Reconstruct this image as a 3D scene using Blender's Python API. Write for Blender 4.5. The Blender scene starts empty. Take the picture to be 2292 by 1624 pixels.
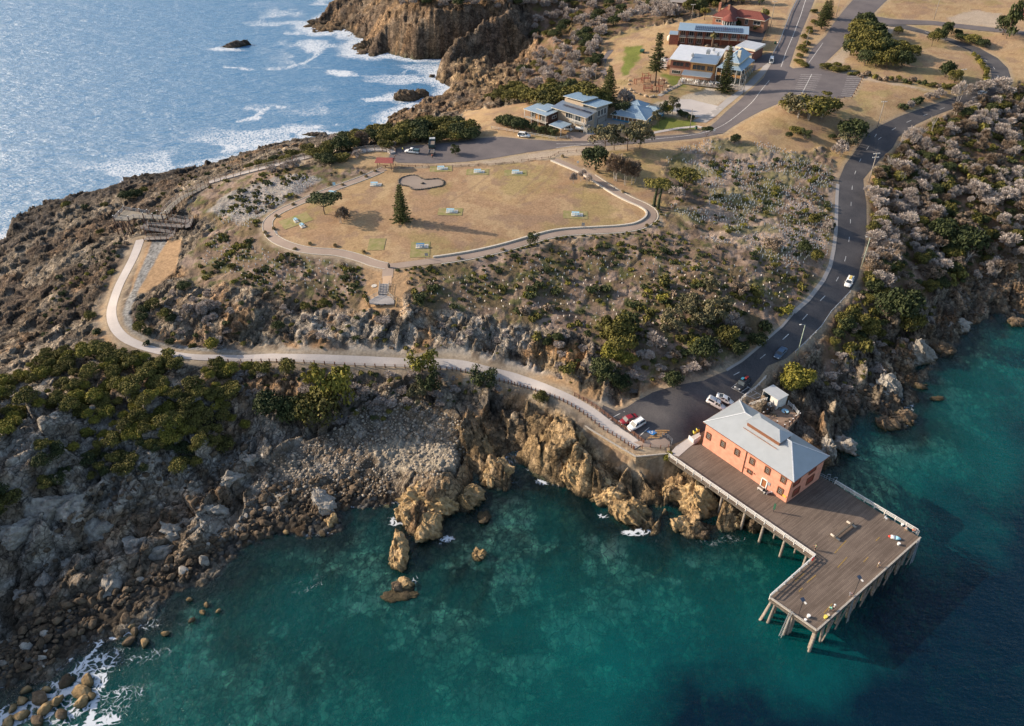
import bpy,bmesh,math,random
import numpy as np
from mathutils import Vector,Matrix,geometry
random.seed(7); RNG=np.random.default_rng(11)
C=bpy.context.scene.collection
SC=bpy.context.scene
# ---------------------------------------------------------------- camera
PITCH=math.radians(36.7); CAMZ=130.0; FD=1786.0; CU=1146.0; CV=812.5
cd=bpy.data.cameras.new('camera'); cam=bpy.data.objects.new('camera',cd); C.objects.link(cam)
cam.location=(0,0,CAMZ); cam.rotation_euler=(math.pi/2 - PITCH,0,0)
cd.sensor_width=36; cd.lens=36*FD/2292; cd.clip_start=1; cd.clip_end=9000
SC.camera=cam
# ---------------------------------------------------------------- light
SUN_EL=math.radians(23); SUN_DIR2=(-0.967,0.254)
az=math.atan2(SUN_DIR2[0],SUN_DIR2[1])
world=bpy.data.worlds.new('World'); SC.world=world; world.use_nodes=True
nt=world.node_tree; nt.nodes.clear()
sky=nt.nodes.new('ShaderNodeTexSky'); sky.sky_type='NISHITA'; sky.sun_disc=False
sky.sun_elevation=SUN_EL; sky.sun_rotation=az; sky.air_density=1.0; sky.dust_density=2.0
bg=nt.nodes.new('ShaderNodeBackground'); bg.inputs[1].default_value=0.15
wo=nt.nodes.new('ShaderNodeOutputWorld')
nt.links.new(sky.outputs[0],bg.inputs[0]); nt.links.new(bg.outputs[0],wo.inputs[0])
sd=bpy.data.lights.new('sun','SUN'); sd.energy=5.0; sd.angle=math.radians(0.6); sd.color=(1.0,0.84,0.66)
sun=bpy.data.objects.new('sun',sd); C.objects.link(sun)
sv=Vector((SUN_DIR2[0]*math.cos(SUN_EL),SUN_DIR2[1]*math.cos(SUN_EL),math.sin(SUN_EL)))
sun.rotation_euler=sv.to_track_quat('Z','Y').to_euler(); sun.location=(-100,150,200)
SC.view_settings.view_transform='Standard'; SC.view_settings.look='None'
SC.view_settings.exposure=0.55; SC.view_settings.gamma=1
SC.cycles.max_bounces=6; SC.cycles.transparent_max_bounces=16
# ---------------------------------------------------------------- view geometry: photo point (u,v) -> world at height z
cP,sP=math.cos(PITCH),math.sin(PITCH)
def W(u,v,z):
    dx=(u-CU)/FD; dy=(v-CV)/FD
    t=(CAMZ-z)/(sP+dy*cP)
    return Vector((dx*t,(cP-dy*sP)*t,z))
def Zat(u,v,x,y):
    """height of the point above (x,y) that is seen on image row v"""
    dy=(v-CV)/FD
    t=y/(cP-dy*sP)
    return CAMZ-(sP+dy*cP)*t
# ---------------------------------------------------------------- numpy noise
def _h(ix,iy,s):
    n=(ix.astype(np.int64)*374761393 + iy.astype(np.int64)*668265263 + s*974711) & 0xffffffff
    n=((n ^ (n >> 13))*1274126177) & 0xffffffff
    n=(n ^ (n >> 16)) & 0xffffff
    return n.astype(np.float32)/16777215.0
def vnoise(x,y,s=0):
    xi=np.floor(x); yi=np.floor(y); fx=x-xi; fy=y-yi
    ux=fx*fx*fx*(fx*(fx*6-15)+10); uy=fy*fy*fy*(fy*(fy*6-15)+10)
    a=_h(xi,yi,s); b=_h(xi+1,yi,s); c=_h(xi,yi+1,s); d=_h(xi+1,yi+1,s)
    return (a+(b-a)*ux)*(1-uy)+(c+(d-c)*ux)*uy
def fbm(x,y,sc,oct=4,s=0,gain=.5):
    x=x/sc; y=y/sc; r=0; a=1; t=0
    for i in range(oct):
        r=r+a*vnoise(x+17.3*i,y-9.1*i,s+i); t+=a; a*=gain
        x,y=(x*1.6+y*1.2),(y*1.6-x*1.2)
    return r/t
def ridged(x,y,sc,oct=4,s=0):
    x=x/sc; y=y/sc; r=0; a=1; t=0
    for i in range(oct):
        r=r+a*(1-np.abs(2*vnoise(x+7.7*i,y+3.3*i,s+i)-1)); t+=a; a*=.55
        x,y=(x*1.6+y*1.2),(y*1.6-x*1.2)
    return r/t
def worley(x,y,sc,s=0):
    """returns F1, F2, id hash"""
    x=x/sc; y=y/sc; xi=np.floor(x); yi=np.floor(y)
    f1=np.full(x.shape,9.,np.float32); f2=f1.copy(); idd=np.zeros(x.shape,np.float32)
    for i in (-1,0,1):
        for j in (-1,0,1):
            cx=xi+i; cy=yi+j
            d=np.sqrt((cx+_h(cx,cy,s)-x)**2+(cy+_h(cx,cy,s+5)-y)**2)
            m=d<f1
            f2=np.where(m,f1,np.minimum(f2,d)); idd=np.where(m,_h(cx,cy,s+9),idd); f1=np.where(m,d,f1)
    return f1,f2,idd
def facet(x,y,sc,s=0,tilt=1.):
    """fractured slabs: every cell is its own tilted plane"""
    x=x/sc; y=y/sc; xi=np.floor(x); yi=np.floor(y)
    f1=np.full(x.shape,9.,np.float32); h=np.zeros(x.shape,np.float32)
    for i in (-1,0,1):
        for j in (-1,0,1):
            cx=xi+i; cy=yi+j; dx=x-cx-_h(cx,cy,s); dy=y-cy-_h(cx,cy,s+5); d=dx*dx+dy*dy
            m=d<f1; f1=np.where(m,d,f1)
            h=np.where(m,(_h(cx,cy,s+11)-.5)*2*dx*tilt+(_h(cx,cy,s+13)-.5)*2*dy*tilt+(_h(cx,cy,s+17)-.5)*.7,h)
    return h*sc
def sstep(a,b,x):
    t=np.clip((x-a)/(b-a),0,1); return t*t*(3-2*t)
def sdist(x,y,poly):
    """signed distance to a closed polygon, negative inside"""
    d=np.full(x.shape,1e9,np.float32); ins=np.zeros(x.shape,bool)
    n=len(poly)
    for i in range(n):
        x0,y0=poly[i][0],poly[i][1]; x1,y1=poly[(i+1) % n][0],poly[(i+1) % n][1]
        ex,ey=x1-x0,y1-y0; L=ex*ex+ey*ey+1e-9
        t=np.clip(((x-x0)*ex+(y-y0)*ey)/L,0,1)
        d=np.minimum(d,(x-x0-t*ex)**2+(y-y0-t*ey)**2)
        c=((y0>y) != (y1>y))
        if abs(ey)>1e-9:ins ^= c & (x<x0+(y-y0)*ex/ey)
    d=np.sqrt(d); return np.where(ins,-d,d)
def pdist(x,y,pts):
    d=np.full(x.shape,1e9,np.float32)
    for (a,b) in zip(pts[:-1],pts[1:]):
        ex,ey=b[0]-a[0],b[1]-a[1]; L=ex*ex+ey*ey+1e-9
        t=np.clip(((x-a[0])*ex+(y-a[1])*ey)/L,0,1)
        d=np.minimum(d,(x-a[0]-t*ex)**2+(y-a[1]-t*ey)**2)
    return np.sqrt(d)
# ---------------------------------------------------------------- naming helpers
def tag(o,label=None,cat=None,group=None,kind=None):
    if label:o['label']=label
    if cat:o['category']=cat
    if group:o['group']=group
    if kind:o['kind']=kind
    return o
def empty(name,loc,rz=0,label=None,cat=None,group=None):
    o=bpy.data.objects.new(name,None); C.objects.link(o)
    o.location=loc; o.rotation_euler=(0,0,rz); o.empty_display_size=.3
    return tag(o,label,cat,group)
def copy_tree(o,parent=None):
    c=o.copy(); C.objects.link(c)
    if parent is not None:c.parent=parent
    for ch in list(o.children):copy_tree(ch,c)
    return c
class MB:
    """mesh builder"""
    def __init__(s):s.v=[]; s.f=[]; s.m=[]
    def quad(s,a,b,c,d,m=0):
        n=len(s.v); s.v+=[tuple(a),tuple(b),tuple(c),tuple(d)]; s.f.append((n,n+1,n+2,n+3)); s.m.append(m)
    def poly(s,pts,m=0):
        n=len(s.v); s.v+=[tuple(p) for p in pts]; s.f.append(tuple(range(n,n+len(pts)))); s.m.append(m)
    def box(s,c,d,rz=0,m=0,M=None):
        n=len(s.v); hx,hy,hz=d[0]/2,d[1]/2,d[2]/2; cr,sr=math.cos(rz),math.sin(rz)
        for X,Y,Z in ((-1,-1,-1),(1,-1,-1),(1,1,-1),(-1,1,-1),(-1,-1,1),(1,-1,1),(1,1,1),(-1,1,1)):
            x,y,z=X*hx,Y*hy,Z*hz
            p=Vector((c[0]+x*cr-y*sr,c[1]+x*sr+y*cr,c[2]+z))
            if M:p=M @ p
            s.v.append(tuple(p))
        for f in ((0,3,2,1),(4,5,6,7),(0,1,5,4),(1,2,6,5),(2,3,7,6),(3,0,4,7)):
            s.f.append(tuple(n+i for i in f)); s.m.append(m)
        return s
    def bar(s,a,b,w,h=None,m=0):
        """box beam from a to b, width w, height h"""
        a=Vector(a); b=Vector(b); h=h or w; d=b-a; L=d.length
        if L<1e-6:return s
        d /= L; up=Vector((0,0,1))
        if abs(d.z)>.99:up=Vector((0,1,0))
        sd=d.cross(up).normalized(); u=sd.cross(d).normalized(); n=len(s.v)
        for p in (a,b):
            for i,j in ((-1,-1),(1,-1),(1,1),(-1,1)):
                s.v.append(tuple(p+sd*(i*w/2)+u*(j*h/2)))
        for f in ((0,1,2,3),(7,6,5,4),(0,4,5,1),(1,5,6,2),(2,6,7,3),(3,7,4,0)):
            s.f.append(tuple(n+i for i in f)); s.m.append(m)
        return s
    def tube(s,pts,rads,k=8,m=0,cap=True):
        pts=[Vector(p) for p in pts]; n0=len(s.v)
        for i,p in enumerate(pts):
            d=(pts[min(i+1,len(pts)-1)]-pts[max(i-1,0)])
            if d.length<1e-7:d=Vector((0,0,1))
            d.normalize(); up=Vector((0,0,1)) if abs(d.z)<.9 else Vector((1,0,0))
            a=d.cross(up).normalized(); b=a.cross(d).normalized(); r=rads[i] if hasattr(rads,'__len__') else rads
            for j in range(k):
                t=2*math.pi*j/k; s.v.append(tuple(p+a*(r*math.cos(t))+b*(r*math.sin(t))))
        for i in range(len(pts)-1):
            for j in range(k):
                a=n0+i*k+j; b=n0+i*k+(j+1) % k
                s.f.append((a,b,b+k,a+k)); s.m.append(m)
        if cap:
            s.f.append(tuple(n0+j for j in range(k))[::-1]); s.m.append(m)
            s.f.append(tuple(n0+(len(pts)-1)*k+j for j in range(k))); s.m.append(m)
        return s
    def prism(s,pts,z0,z1,m=0):
        n=len(s.v); k=len(pts)
        for z in (z0,z1):
            for p in pts:s.v.append((p[0],p[1],z))
        s.f.append(tuple(n+i for i in range(k))[::-1]); s.m.append(m)
        s.f.append(tuple(n+k+i for i in range(k))); s.m.append(m)
        for i in range(k):
            j=(i+1) % k; s.f.append((n+i,n+j,n+k+j,n+k+i)); s.m.append(m)
        return s
    def loft(s,rings,m=0,cap=True):
        n=len(s.v); k=len(rings[0])
        for r in rings:s.v+=[tuple(p) for p in r]
        for i in range(len(rings)-1):
            for j in range(k):
                a=n+i*k+j; b=n+i*k+(j+1) % k; s.f.append((a,b,b+k,a+k)); s.m.append(m)
        if cap:
            s.f.append(tuple(n+j for j in range(k))[::-1]); s.m.append(m)
            s.f.append(tuple(n+(len(rings)-1)*k+j for j in range(k))); s.m.append(m)
        return s
    def build(s,name,mats,parent=None,smooth=False,M=None):
        me=bpy.data.meshes.new(name)
        me.from_pydata(s.v,[],s.f)
        if not isinstance(mats,(list,tuple)):mats=[mats]
        for mm in mats:me.materials.append(mm)
        if len(mats)>1:me.polygons.foreach_set('material_index',s.m)
        if smooth:me.polygons.foreach_set('use_smooth',[True]*len(me.polygons))
        if M is not None:me.transform(M)
        me.update()
        o=bpy.data.objects.new(name,me); C.objects.link(o)
        if parent is not None:o.parent=parent
        return o
def npmesh(name,V,F,mat,smooth=False):
    me=bpy.data.meshes.new(name); k=F.shape[1]
    me.vertices.add(len(V)); me.vertices.foreach_set('co',V.astype(np.float32).ravel())
    me.loops.add(F.size); me.loops.foreach_set('vertex_index',F.astype(np.int32).ravel())
    me.polygons.add(len(F)); me.polygons.foreach_set('loop_start',np.arange(0,F.size,k,dtype=np.int32))
    me.polygons.foreach_set('loop_total',np.full(len(F),k,np.int32))
    if smooth:me.polygons.foreach_set('use_smooth',np.ones(len(F),bool))
    if mat:me.materials.append(mat)
    me.update(calc_edges=True)
    return me
# ---------------------------------------------------------------- materials
def newmat(name):
    m=bpy.data.materials.new(name); m.use_nodes=True
    return m,m.node_tree,m.node_tree.nodes['Principled BSDF']
def mat(name,col,rough=.8,var=.15,sc=3.,bump=0.,bsc=None,metal=0.,spec=.3,col2=None):
    """plain painted or weathered surface with a little uneven colour"""
    m,t,b=newmat(name); N=t.nodes; L=t.links
    b.inputs['Roughness'].default_value=rough; b.inputs['Metallic'].default_value=metal
    b.inputs['Specular IOR Level'].default_value=spec
    tc=N.new('ShaderNodeTexCoord'); no=N.new('ShaderNodeTexNoise')
    no.inputs['Scale'].default_value=sc; no.inputs['Detail'].default_value=5
    L.new(tc.outputs['Object'],no.inputs['Vector'])
    mr=N.new('ShaderNodeMapRange'); mr.inputs[1].default_value=.3; mr.inputs[2].default_value=.7
    L.new(no.outputs['Fac'],mr.inputs[0])
    mx=N.new('ShaderNodeMix'); mx.data_type='RGBA'
    c2=col2 or tuple(c*(1-2*var) for c in col); c1=col if col2 else tuple(min(1,c*(1+var)) for c in col)
    mx.inputs['A'].default_value=(*c1,1); mx.inputs['B'].default_value=(*c2,1)
    L.new(mr.outputs[0],mx.inputs['Factor']); L.new(mx.outputs['Result'],b.inputs['Base Color'])
    if bump:
        n2=N.new('ShaderNodeTexNoise'); n2.inputs['Scale'].default_value=bsc or sc*4; n2.inputs['Detail'].default_value=4
        L.new(tc.outputs['Object'],n2.inputs['Vector'])
        bp=N.new('ShaderNodeBump'); bp.inputs['Strength'].default_value=bump; bp.inputs['Distance'].default_value=.1
        L.new(n2.outputs['Fac'],bp.inputs['Height']); L.new(bp.outputs[0],b.inputs['Normal'])
    return m

# ================================================================ TERRAIN
def ci(pts,z):return [(W(u,v,z).x,W(u,v,z).y) for u,v in pts]
# height control points: photo u, v, height
CTRL=[(650,480,20),(860,400,21.5),(1200,380,22),(1440,480,20.5),(860,580,19),(1100,480,21),(1300,500,20),(1180,540,19.5),(760,550,19.3),(900,370,21.7),
(900,335,22),(1150,320,22.5),(1300,320,23),(590,510,19),(510,480,17),(430,490,14),(380,530,12),(300,540,11.5),(290,475,9.5),(240,500,9),(340,480,11),(390,450,13.5),(440,430,15),(520,400,16.5),(600,370,18),(700,350,20),(790,335,21.5),
(310,535,11.5),(270,620,11.8),(245,700,12),(300,765,12),(400,797,11.8),(640,800,11),(900,815,9.8),(1090,835,9),(1250,880,8.5),(1350,930,7.5),(1440,985,6.8),(1490,985,6.5),
(1420,950,6.6),(1600,900,6.8),(1550,960,6.5),(1450,900,6.8),(1700,830,8),(1750,790,9),(1830,690,11.5),(1880,620,13.5),(1905,560,15),(1900,470,17.5),(1915,380,20),(1960,310,22),(2060,260,24.5),(2190,210,27),(2250,165,28.5),(2200,115,30),(2100,80,31.5),(2000,55,32.5),
(1600,290,24),(1680,230,26),(1740,160,28),(1780,80,31),(1815,0,35),(1900,0,36),(1840,130,29.5),(1900,190,28.5),(2000,230,27),(2100,200,28),(1770,235,28.3),(1700,285,25.5),(1880,300,23),(1760,320,23),
(1270,270,24),(1430,275,24.3),(1560,205,25),(1501,165,25.6),(1600,206,25),(1665,182,25.6),(1700,150,27),(1600,95,30),(1640,60,32),(1460,190,26),(1420,80,28),(1300,100,24),(1205,82,18),(1340,150,23.5),
(1000,10,26),(900,10,22),(850,20,15),(1100,10,29),(780,38,4),(830,60,6),(860,105,5),(1080,155,8),(1030,170,5),(1120,170,10),(1160,130,8),(1118,130,4),(1145,112,6),(1165,92,9),(1140,150,8),(1180,60,13),(1160,190,14),(1100,230,15),(1080,260,21),(1200,230,22),(980,290,18),(800,320,18),(700,345,14),(920,255,3.5),(880,270,4),(1000,225,6),
(560,345,7),(440,390,8),(280,420,7.5),(140,470,8),(60,540,8),(100,560,8),(200,450,7.5),(220,475,8),(330,430,9.5),(500,380,11.5),(620,340,11),
(150,620,8.5),(50,650,6.5),(100,700,8),(200,700,9.5),(50,800,9),(-100,700,6),(-120,850,9),
(150,830,12),(300,830,12.3),(450,850,11.6),(0,900,13),(200,900,12.6),(350,950,10),(100,1000,13),(0,1050,14),(-80,1100,15),(-120,980,15),(-200,1150,14),(-170,1300,12),(-260,1100,9),(250,1020,9),(-60,1400,3),
(100,1130,9),(0,1180,8),(200,1130,5.5),(300,1150,3),(450,1100,3),(500,1000,5),(600,950,5.3),(700,950,4.5),(640,830,10.3),(560,870,8.5),(800,900,5.5),(800,850,8),(700,1050,2.2),(850,1000,2.8),(850,1080,1.2),(600,1130,1.3),(400,1230,1.2),(200,1350,.9),(100,1330,1.3),(50,1420,.9),(0,1290,2.2),
(900,850,8),(1000,860,7),(1100,880,6),(1050,950,3),(960,980,2.8),(970,1080,4.5),(940,1150,3.3),(1020,1050,4),(1110,1050,3),(1020,930,5),(1060,990,3.6),(1150,1000,1),(1170,900,6),
(1200,930,6.6),(1220,950,6.4),(1240,1010,5.6),(1290,1045,4.8),(1290,960,5.5),(1325,985,4.5),(1345,1005,3.4),(1380,1045,2.4),(1425,1078,1.2),(1485,1068,1.1),(1400,1140,1.5),(1480,1110,1),(1600,1000,.8),(1700,1080,.6),(1620,1130,.8),
(700,740,13),(950,740,13.5),(900,705,15.8),(850,690,16.2),(700,660,15.5),(550,600,16.5),(450,600,14),(350,650,12.5),(350,720,12.8),(450,720,13.4),(550,720,14.2),(560,772,10.6),(420,770,10.7),(900,795,10),(1100,720,14),(1200,750,13),(1200,820,9.8),(1300,850,8.7),(1290,780,12.5),(1350,700,14),(1400,640,16),(1200,620,17.5),(1000,620,18),(1500,560,18.5),(1600,480,19.5),(1700,420,20.5),(1750,500,18.5),(1820,420,20),(1800,560,17),(1700,620,16.5),(1600,680,15.5),(1500,740,14),(1450,835,9.8),(1550,790,12.5),(1650,730,13.2),(1400,790,12.5),(1750,640,15),(1840,560,16),(1390,870,8.2),
(1960,500,15.5),(2000,600,12),(2100,400,18),(2200,400,17),(2250,500,12),(2200,600,5),(2100,650,5),(2000,700,7),(1950,750,5.5),(1900,820,4.5),(2050,750,2.5),(2250,640,3),(2292,690,1),(2000,850,1.6),(1850,900,3),(1800,930,4.5),(1770,900,5.6),(1720,900,6),(1740,860,6.2),(2050,350,20),(2200,300,22),(2280,300,20),(1820,830,5.5),(2280,200,27),(2280,80,33),(2200,30,34),(2050,20,35),(2500,400,16),(2500,100,32),(2500,620,4)]
EXTRA=[(0,700,45),(200,800,50),(400,700,48),(500,400,30),(-50,620,30),(-140,560,15)]
cp=[(*W(u,v,z)[:2],z) for u,v,z in CTRL]+EXTRA
cp=np.array(cp)
def tps(cp,lam):
    P=cp[:,:2]/100; n=len(P)
    d=np.linalg.norm(P[:,None]-P[None],axis=2); K=np.where(d>0,d*d*np.log(d+1e-12),0)
    A=np.zeros((n+3,n+3)); A[:n,:n]=K+lam*np.eye(n); A[:n,n]=1; A[:n,n+1:]=P; A[n,:n]=1; A[n+1:,:n]=P.T
    return np.linalg.solve(A,np.concatenate([cp[:,2],[0,0,0]])),P
wts,PP=tps(cp,2e-5)
GX0,GX1,GY0,GY1,GS=-480.,500.,36.,840.,1.25
gx=np.arange(GX0,GX1,GS); gy=np.arange(GY0,GY1,GS)
XX,YY=np.meshgrid(gx,gy)
def tps_eval(X,Y):
    X=X/100; Y=Y/100; r=wts[-3]+wts[-2]*X+wts[-1]*Y
    for (px,py),w in zip(PP,wts[:-3]):
        d2=(X-px)**2+(Y-py)**2+1e-12; r=r+w*.5*d2*np.log(d2)
    return r
GB=tps_eval(XX.astype(np.float32),YY.astype(np.float32))
GB=np.where((YY>400) & (XX<30),np.minimum(GB,23+4*sstep(470,540,YY)),GB)
_w=sstep(9,-5,sdist(XX,YY,ci([(970,180),(1010,145),(1060,130),(1120,118),(1160,112),(1172,150),(1140,190),(1040,208)],5)))
GB=GB*(1-_w)+np.minimum(GB,3.5+.055*np.maximum(XX+50,0)+1.5*fbm(XX,YY,18,3,2))*_w
def gsample(G,x,y):
    fx=np.clip((x-GX0)/GS,0,G.shape[1]-1.001); fy=np.clip((y-GY0)/GS,0,G.shape[0]-1.001)
    i=fx.astype(int); j=fy.astype(int); a=fx-i; b=fy-j
    return (G[j,i]*(1-a)+G[j,i+1]*a)*(1-b)+(G[j+1,i]*(1-a)+G[j+1,i+1]*a)*b
# shoreline: u, v, z used for placing it (z>0 where the photo shows only the bank's brow)
SHORE=[(-420,1760,0),(-150,1620,0),(0,1539,0),(115,1511,0),(163,1475,0),(188,1455,0),(206,1435,0),(267,1414,0),(311,1399,0),(306,1379,0),(349,1368,0),(354,1338,0),(407,1317,0),(471,1302,0),(519,1254,0),(535,1223,0),(584,1193,0),(634,1183,0),(688,1190,0),(729,1198,0),(759,1188,0),(762,1134,0),(813,1134,0),(864,1124,0),(899,1124,0),(902,1152,0),(922,1185,0),(953,1203,0),(981,1208,0),(981,1157,0),(1011,1142,0),(1055,1137,0),(1067,1122,0),(1060,1108,0),(1050,1057,0),(1047,1029,0),(1067,1057,0),(1095,1087,0),(1131,1093,0),(1146,1070,0),(1139,1039,0),(1167,1031,0),(1193,1039,0),(1195,1049,0),(1213,1062,0),(1246,1075,0),(1277,1082,0),(1300,1100,0),(1340,1110,0),(1355,1150,0),(1390,1175,0),(1440,1195,0),(1470,1190,0),(1480,1130,0),(1510,1150,0),(1530,1195,0),(1570,1205,0),(1610,1185,0),(1640,1190,0),(1690,1165,0),(1720,1120,0),(1760,1090,0),(1820,1070,0),(1858,1047,0),(1871,1016,0),(1871,986,0),(1897,965,0),(1907,945,0),(1892,917,0),(1930,942,0),(1943,919,0),(1983,930,0),(1988,950,0),(2016,958,0),(2047,942,0),(2039,917,0),(2050,896,0),(2039,863,0),(2075,848,0),(2070,833,0),(2093,823,0),(2090,797,0),(2118,792,0),(2141,769,0),(2154,744,0),(2156,726,0),(2205,716,0),(2292,700,0),(2600,680,0)]
SH2=[(960,-30,3),(800,-8,3),(747,18,3),(721,34,2),(680,61,0),(711,74,0),(772,69,0),(777,81,0),(813,88,0),(787,107,0),(785,120,0),(838,126,0),(864,117,0),(902,127,0),(927,132,0),(981,131,0),(1067,120,0),(1112,112,0),(1106,122,0),(1060,134,0),(1016,146,0),(981,155,0),(976,178,0),(1001,188,0),(1016,199,0),(1004,206,0),(983,221,0),(948,229,0),(894,242,1),(871,257,1),(868,272,2),(856,283,3),(775,290,5),(749,292,4),(716,311,1),(693,309,1),(634,308,2),(584,326,2),(520,347,3),(480,362,4),(430,372,4),(350,392,4),(280,405,4),(235,425,4),(160,445,4),(100,462,4),(60,480,4),(30,505,3),(18,530,1),(38,548,0),(20,565,0),(-20,575,0),(-80,600,0),(-160,680,0),(-260,800,0),(-350,1000,0),(-480,1300,0)]
shore=[W(*p)[:2] for p in SHORE]+[(520,230),(520,900),(-20,900),(-30,640)]+[W(*p)[:2] for p in SH2]
GD=-sdist(XX,YY,shore)           # positive on land
GD=GD+ (fbm(XX,YY,9,3,3)-.5)*3.0
bay=1-sstep(-150,40,YY-(290+0*XX))   # southern bay shelves gently
SHP=ci([(-100,1700),(0,1560),(350,1360),(560,1190),(800,1130),(1000,1100),(1100,1040),(1400,1120),(1500,1180),(1520,1260),(1440,1330),(1300,1400),(1330,1560),(1180,1700),(600,1800)],0)
SHP2=ci([(1990,870),(2120,830),(2160,900),(2090,1020),(2010,1110),(1930,1130),(1950,1000)],0)
def base_height(t,d,X,Y):
    w=np.where(Y>330,7.0,4.5)
    w=np.where((X<-60) & (Y<150),3.0,w)
    land=np.maximum(t,.5)*sstep(-.3,1,d/w)**.8
    dw=-d
    ocean=(X<-120) | (Y>300)
    sea=np.where(ocean,-np.clip(dw*.5,0,12),-np.clip(.25+dw*.085,0,4.6))
    shal_=sstep(14,-8,sdist(X,Y,SHP)); dp=np.maximum(sstep(40,-25,sdist(X,Y,SHP)),.8*sstep(10,-8,sdist(X,Y,SHP2)))
    sea=np.where(ocean,sea,-np.clip(.2+dw*.22,0,9.5)*(1-dp)-np.clip(.25+dw*.06,0,1.9)*dp)
    return np.where(d>0,land,sea)
GH=base_height(GB,GD,XX,YY)
def Hb(x,y):
    return gsample(GH,np.asarray(x,float),np.asarray(y,float))
def G(u,v,dz=0.):
    """photo point -> point on the ground"""
    z=12.0
    lo,hi=None,None
    # march from high to low
    prev=None
    for zz in np.arange(48,-7,-.5):
        p=W(u,v,zz); h=float(Hb(p.x,p.y))
        if h>=zz:
            a,b=zz,zz+.5
            for _ in range(12):
                m=(a+b)/2; p=W(u,v,m)
                if float(Hb(p.x,p.y))>=m:a=m
                else:b=m
            break
    p=W(u,v,(a+b)/2); p.z+=dz
    return p
def Gv(u,v):
    dx=(u-CU)/FD; dy=(v-CV)/FD; den=sP+dy*cP; fw=cP-dy*sP
    z=np.full(u.shape,-7.); done=np.zeros(u.shape,bool)
    for zz in np.arange(48,-7,-.4):
        t=(CAMZ-zz)/den; h=gsample(GH,dx*t,fw*t); hit=(~done) & (h>=zz); z[hit]=zz+.2; done |= hit
    t=(CAMZ-z)/den; return dx*t,fw*t
def chaikin0(p):
    for _ in range(2):p=[p[0]]+[(a[0]*w_+b[0]*(1-w_),a[1]*w_+b[1]*(1-w_)) for a,b in zip(p[:-1],p[1:]) for w_ in (.75,.25)]+[p[-1]]
    return p
def GP(pts):return [tuple(G(u,v)[:2]) for u,v in pts]
# ---- flattened / surface regions in photo coordinates
ROAD_W=[(1404,912),(1422,901),(1460,881),(1498,868),(1575,851),(1626,830),(1659,810),(1702,774),(1751,731),(1777,700),(1810,671),(1843,628),(1858,597),(1866,559),(1872,516),(1874,445),(1878,401),(1892,368),(1920,330),(1937,304),(1963,285),(2014,260),(2065,242),(2141,216),(2184,204),(2207,188),(2220,173),(2217,153),(2197,132),(2167,112),(2116,90),(2065,75),(2001,60),(1950,54),
 (1962,40),(2014,52),(2077,70),(2128,86),(2192,107),(2233,130),(2256,153),(2263,176),(2251,199),(2215,216),(2167,232),(2090,260),(2052,278),(2011,306),(1998,331),(1970,356),(1948,382),(1932,401),(1934,424),(1939,455),(1939,508),(1936,546),(1927,590),(1920,623),(1902,653),(1858,699),(1836,731),(1777,787),(1759,802),(1718,820),(1700,845),(1664,889),(1651,904),(1600,945),(1580,965),(1549,975),(1503,996),(1437,991),(1409,970),(1384,955),(1363,940),(1345,920),(1350,905),(1380,919)]
ROAD_U=[(871,352),(876,336),(897,331),(953,323),(1016,318),(1067,310),(1120,306),(1167,311),(1244,316),(1320,316),(1447,306),(1564,298),(1580,290),(1605,270),(1638,239),(1677,204),(1710,173),(1722,150),(1730,122),(1751,76),(1771,23),(1782,0),(1800,-40),(1842,-40),(1823,0),(1810,33),(1792,76),(1777,117),(1767,148),(1775,153),(1805,150),(1805,132),(1820,107),(1848,81),(1861,59),(1887,25),(1909,0),(1930,-40),(2010,-40),(1986,0),(1953,33),(1927,56),(1887,102),(1851,137),(1840,146),(1843,155),(1871,163),(1932,169),(1907,216),(1871,220),(1802,216),(1767,222),(1741,232),(1708,246),(1677,262),(1638,285),(1620,298),(1564,309),(1447,320),(1345,328),(1282,326),(1240,333),(1180,341),(1093,356),(1042,362),(966,366),(889,364)]
SIDE=[(1953,36),(2001,43),(2090,47),(2179,57),(2320,74),(2320,82),(2179,67),(2090,56),(2026,55),(1965,54)]
LAWN=[(861,378),(813,399),(762,417),(721,432),(685,447),(655,460),(622,475),(603,493),(602,509),(613,529),(636,543),(673,555),(711,560),(749,561),(782,568),(813,577),(838,586),(872,591),(902,590),(940,585),(991,578),(1055,567),(1118,554),(1167,540),(1193,532),(1244,518),(1295,514),(1345,512),(1396,509),(1433,502),(1455,488),(1455,475),(1438,462),(1413,452),(1380,437),(1340,411),(1305,388),(1270,373),(1236,357),(1150,366),(1050,373),(960,376)]
PATHC=[(861,378),(813,399),(762,417),(721,432),(685,447),(655,460),(622,475),(599,493),(598,511),(609,531),(635,546),(673,558),(711,563),(749,564),(782,571),(813,580),(838,590),(869,597),(902,593),(940,588),(991,582),(1055,572),(1118,558),(1167,544),(1193,536),(1244,522),(1295,518),(1345,516),(1396,513),(1435,506),(1460,489),(1460,473),(1442,460),(1417,450),(1384,434),(1345,409),(1310,386),(1274,371),(1241,357)]
LOWC=[(314,536),(300,575),(281,610),(263,645),(251,680),(248,705),(256,733),(277,757),(310,773),(345,784),(400,795),(440,800),(470,801),(584,800),(650,801),(740,804),(830,808),(920,811),(1000,814),(1040,818),(1090,830),(1140,843),(1167,852),(1200,862),(1245,878),(1283,896),(1320,918),(1355,945),(1395,975),(1430,1000)]
wW=GP(ROAD_W); wU=GP(ROAD_U); wS=GP(SIDE); wL=GP(LAWN); wP=GP(PATHC); wLow=GP(LOWC); wB=GP([(406,443),(440,426),(468,411),(520,396),(600,376),(655,364),(690,354),(722,346)])
SPUR=GP([(869,597),(867,640)])
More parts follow.
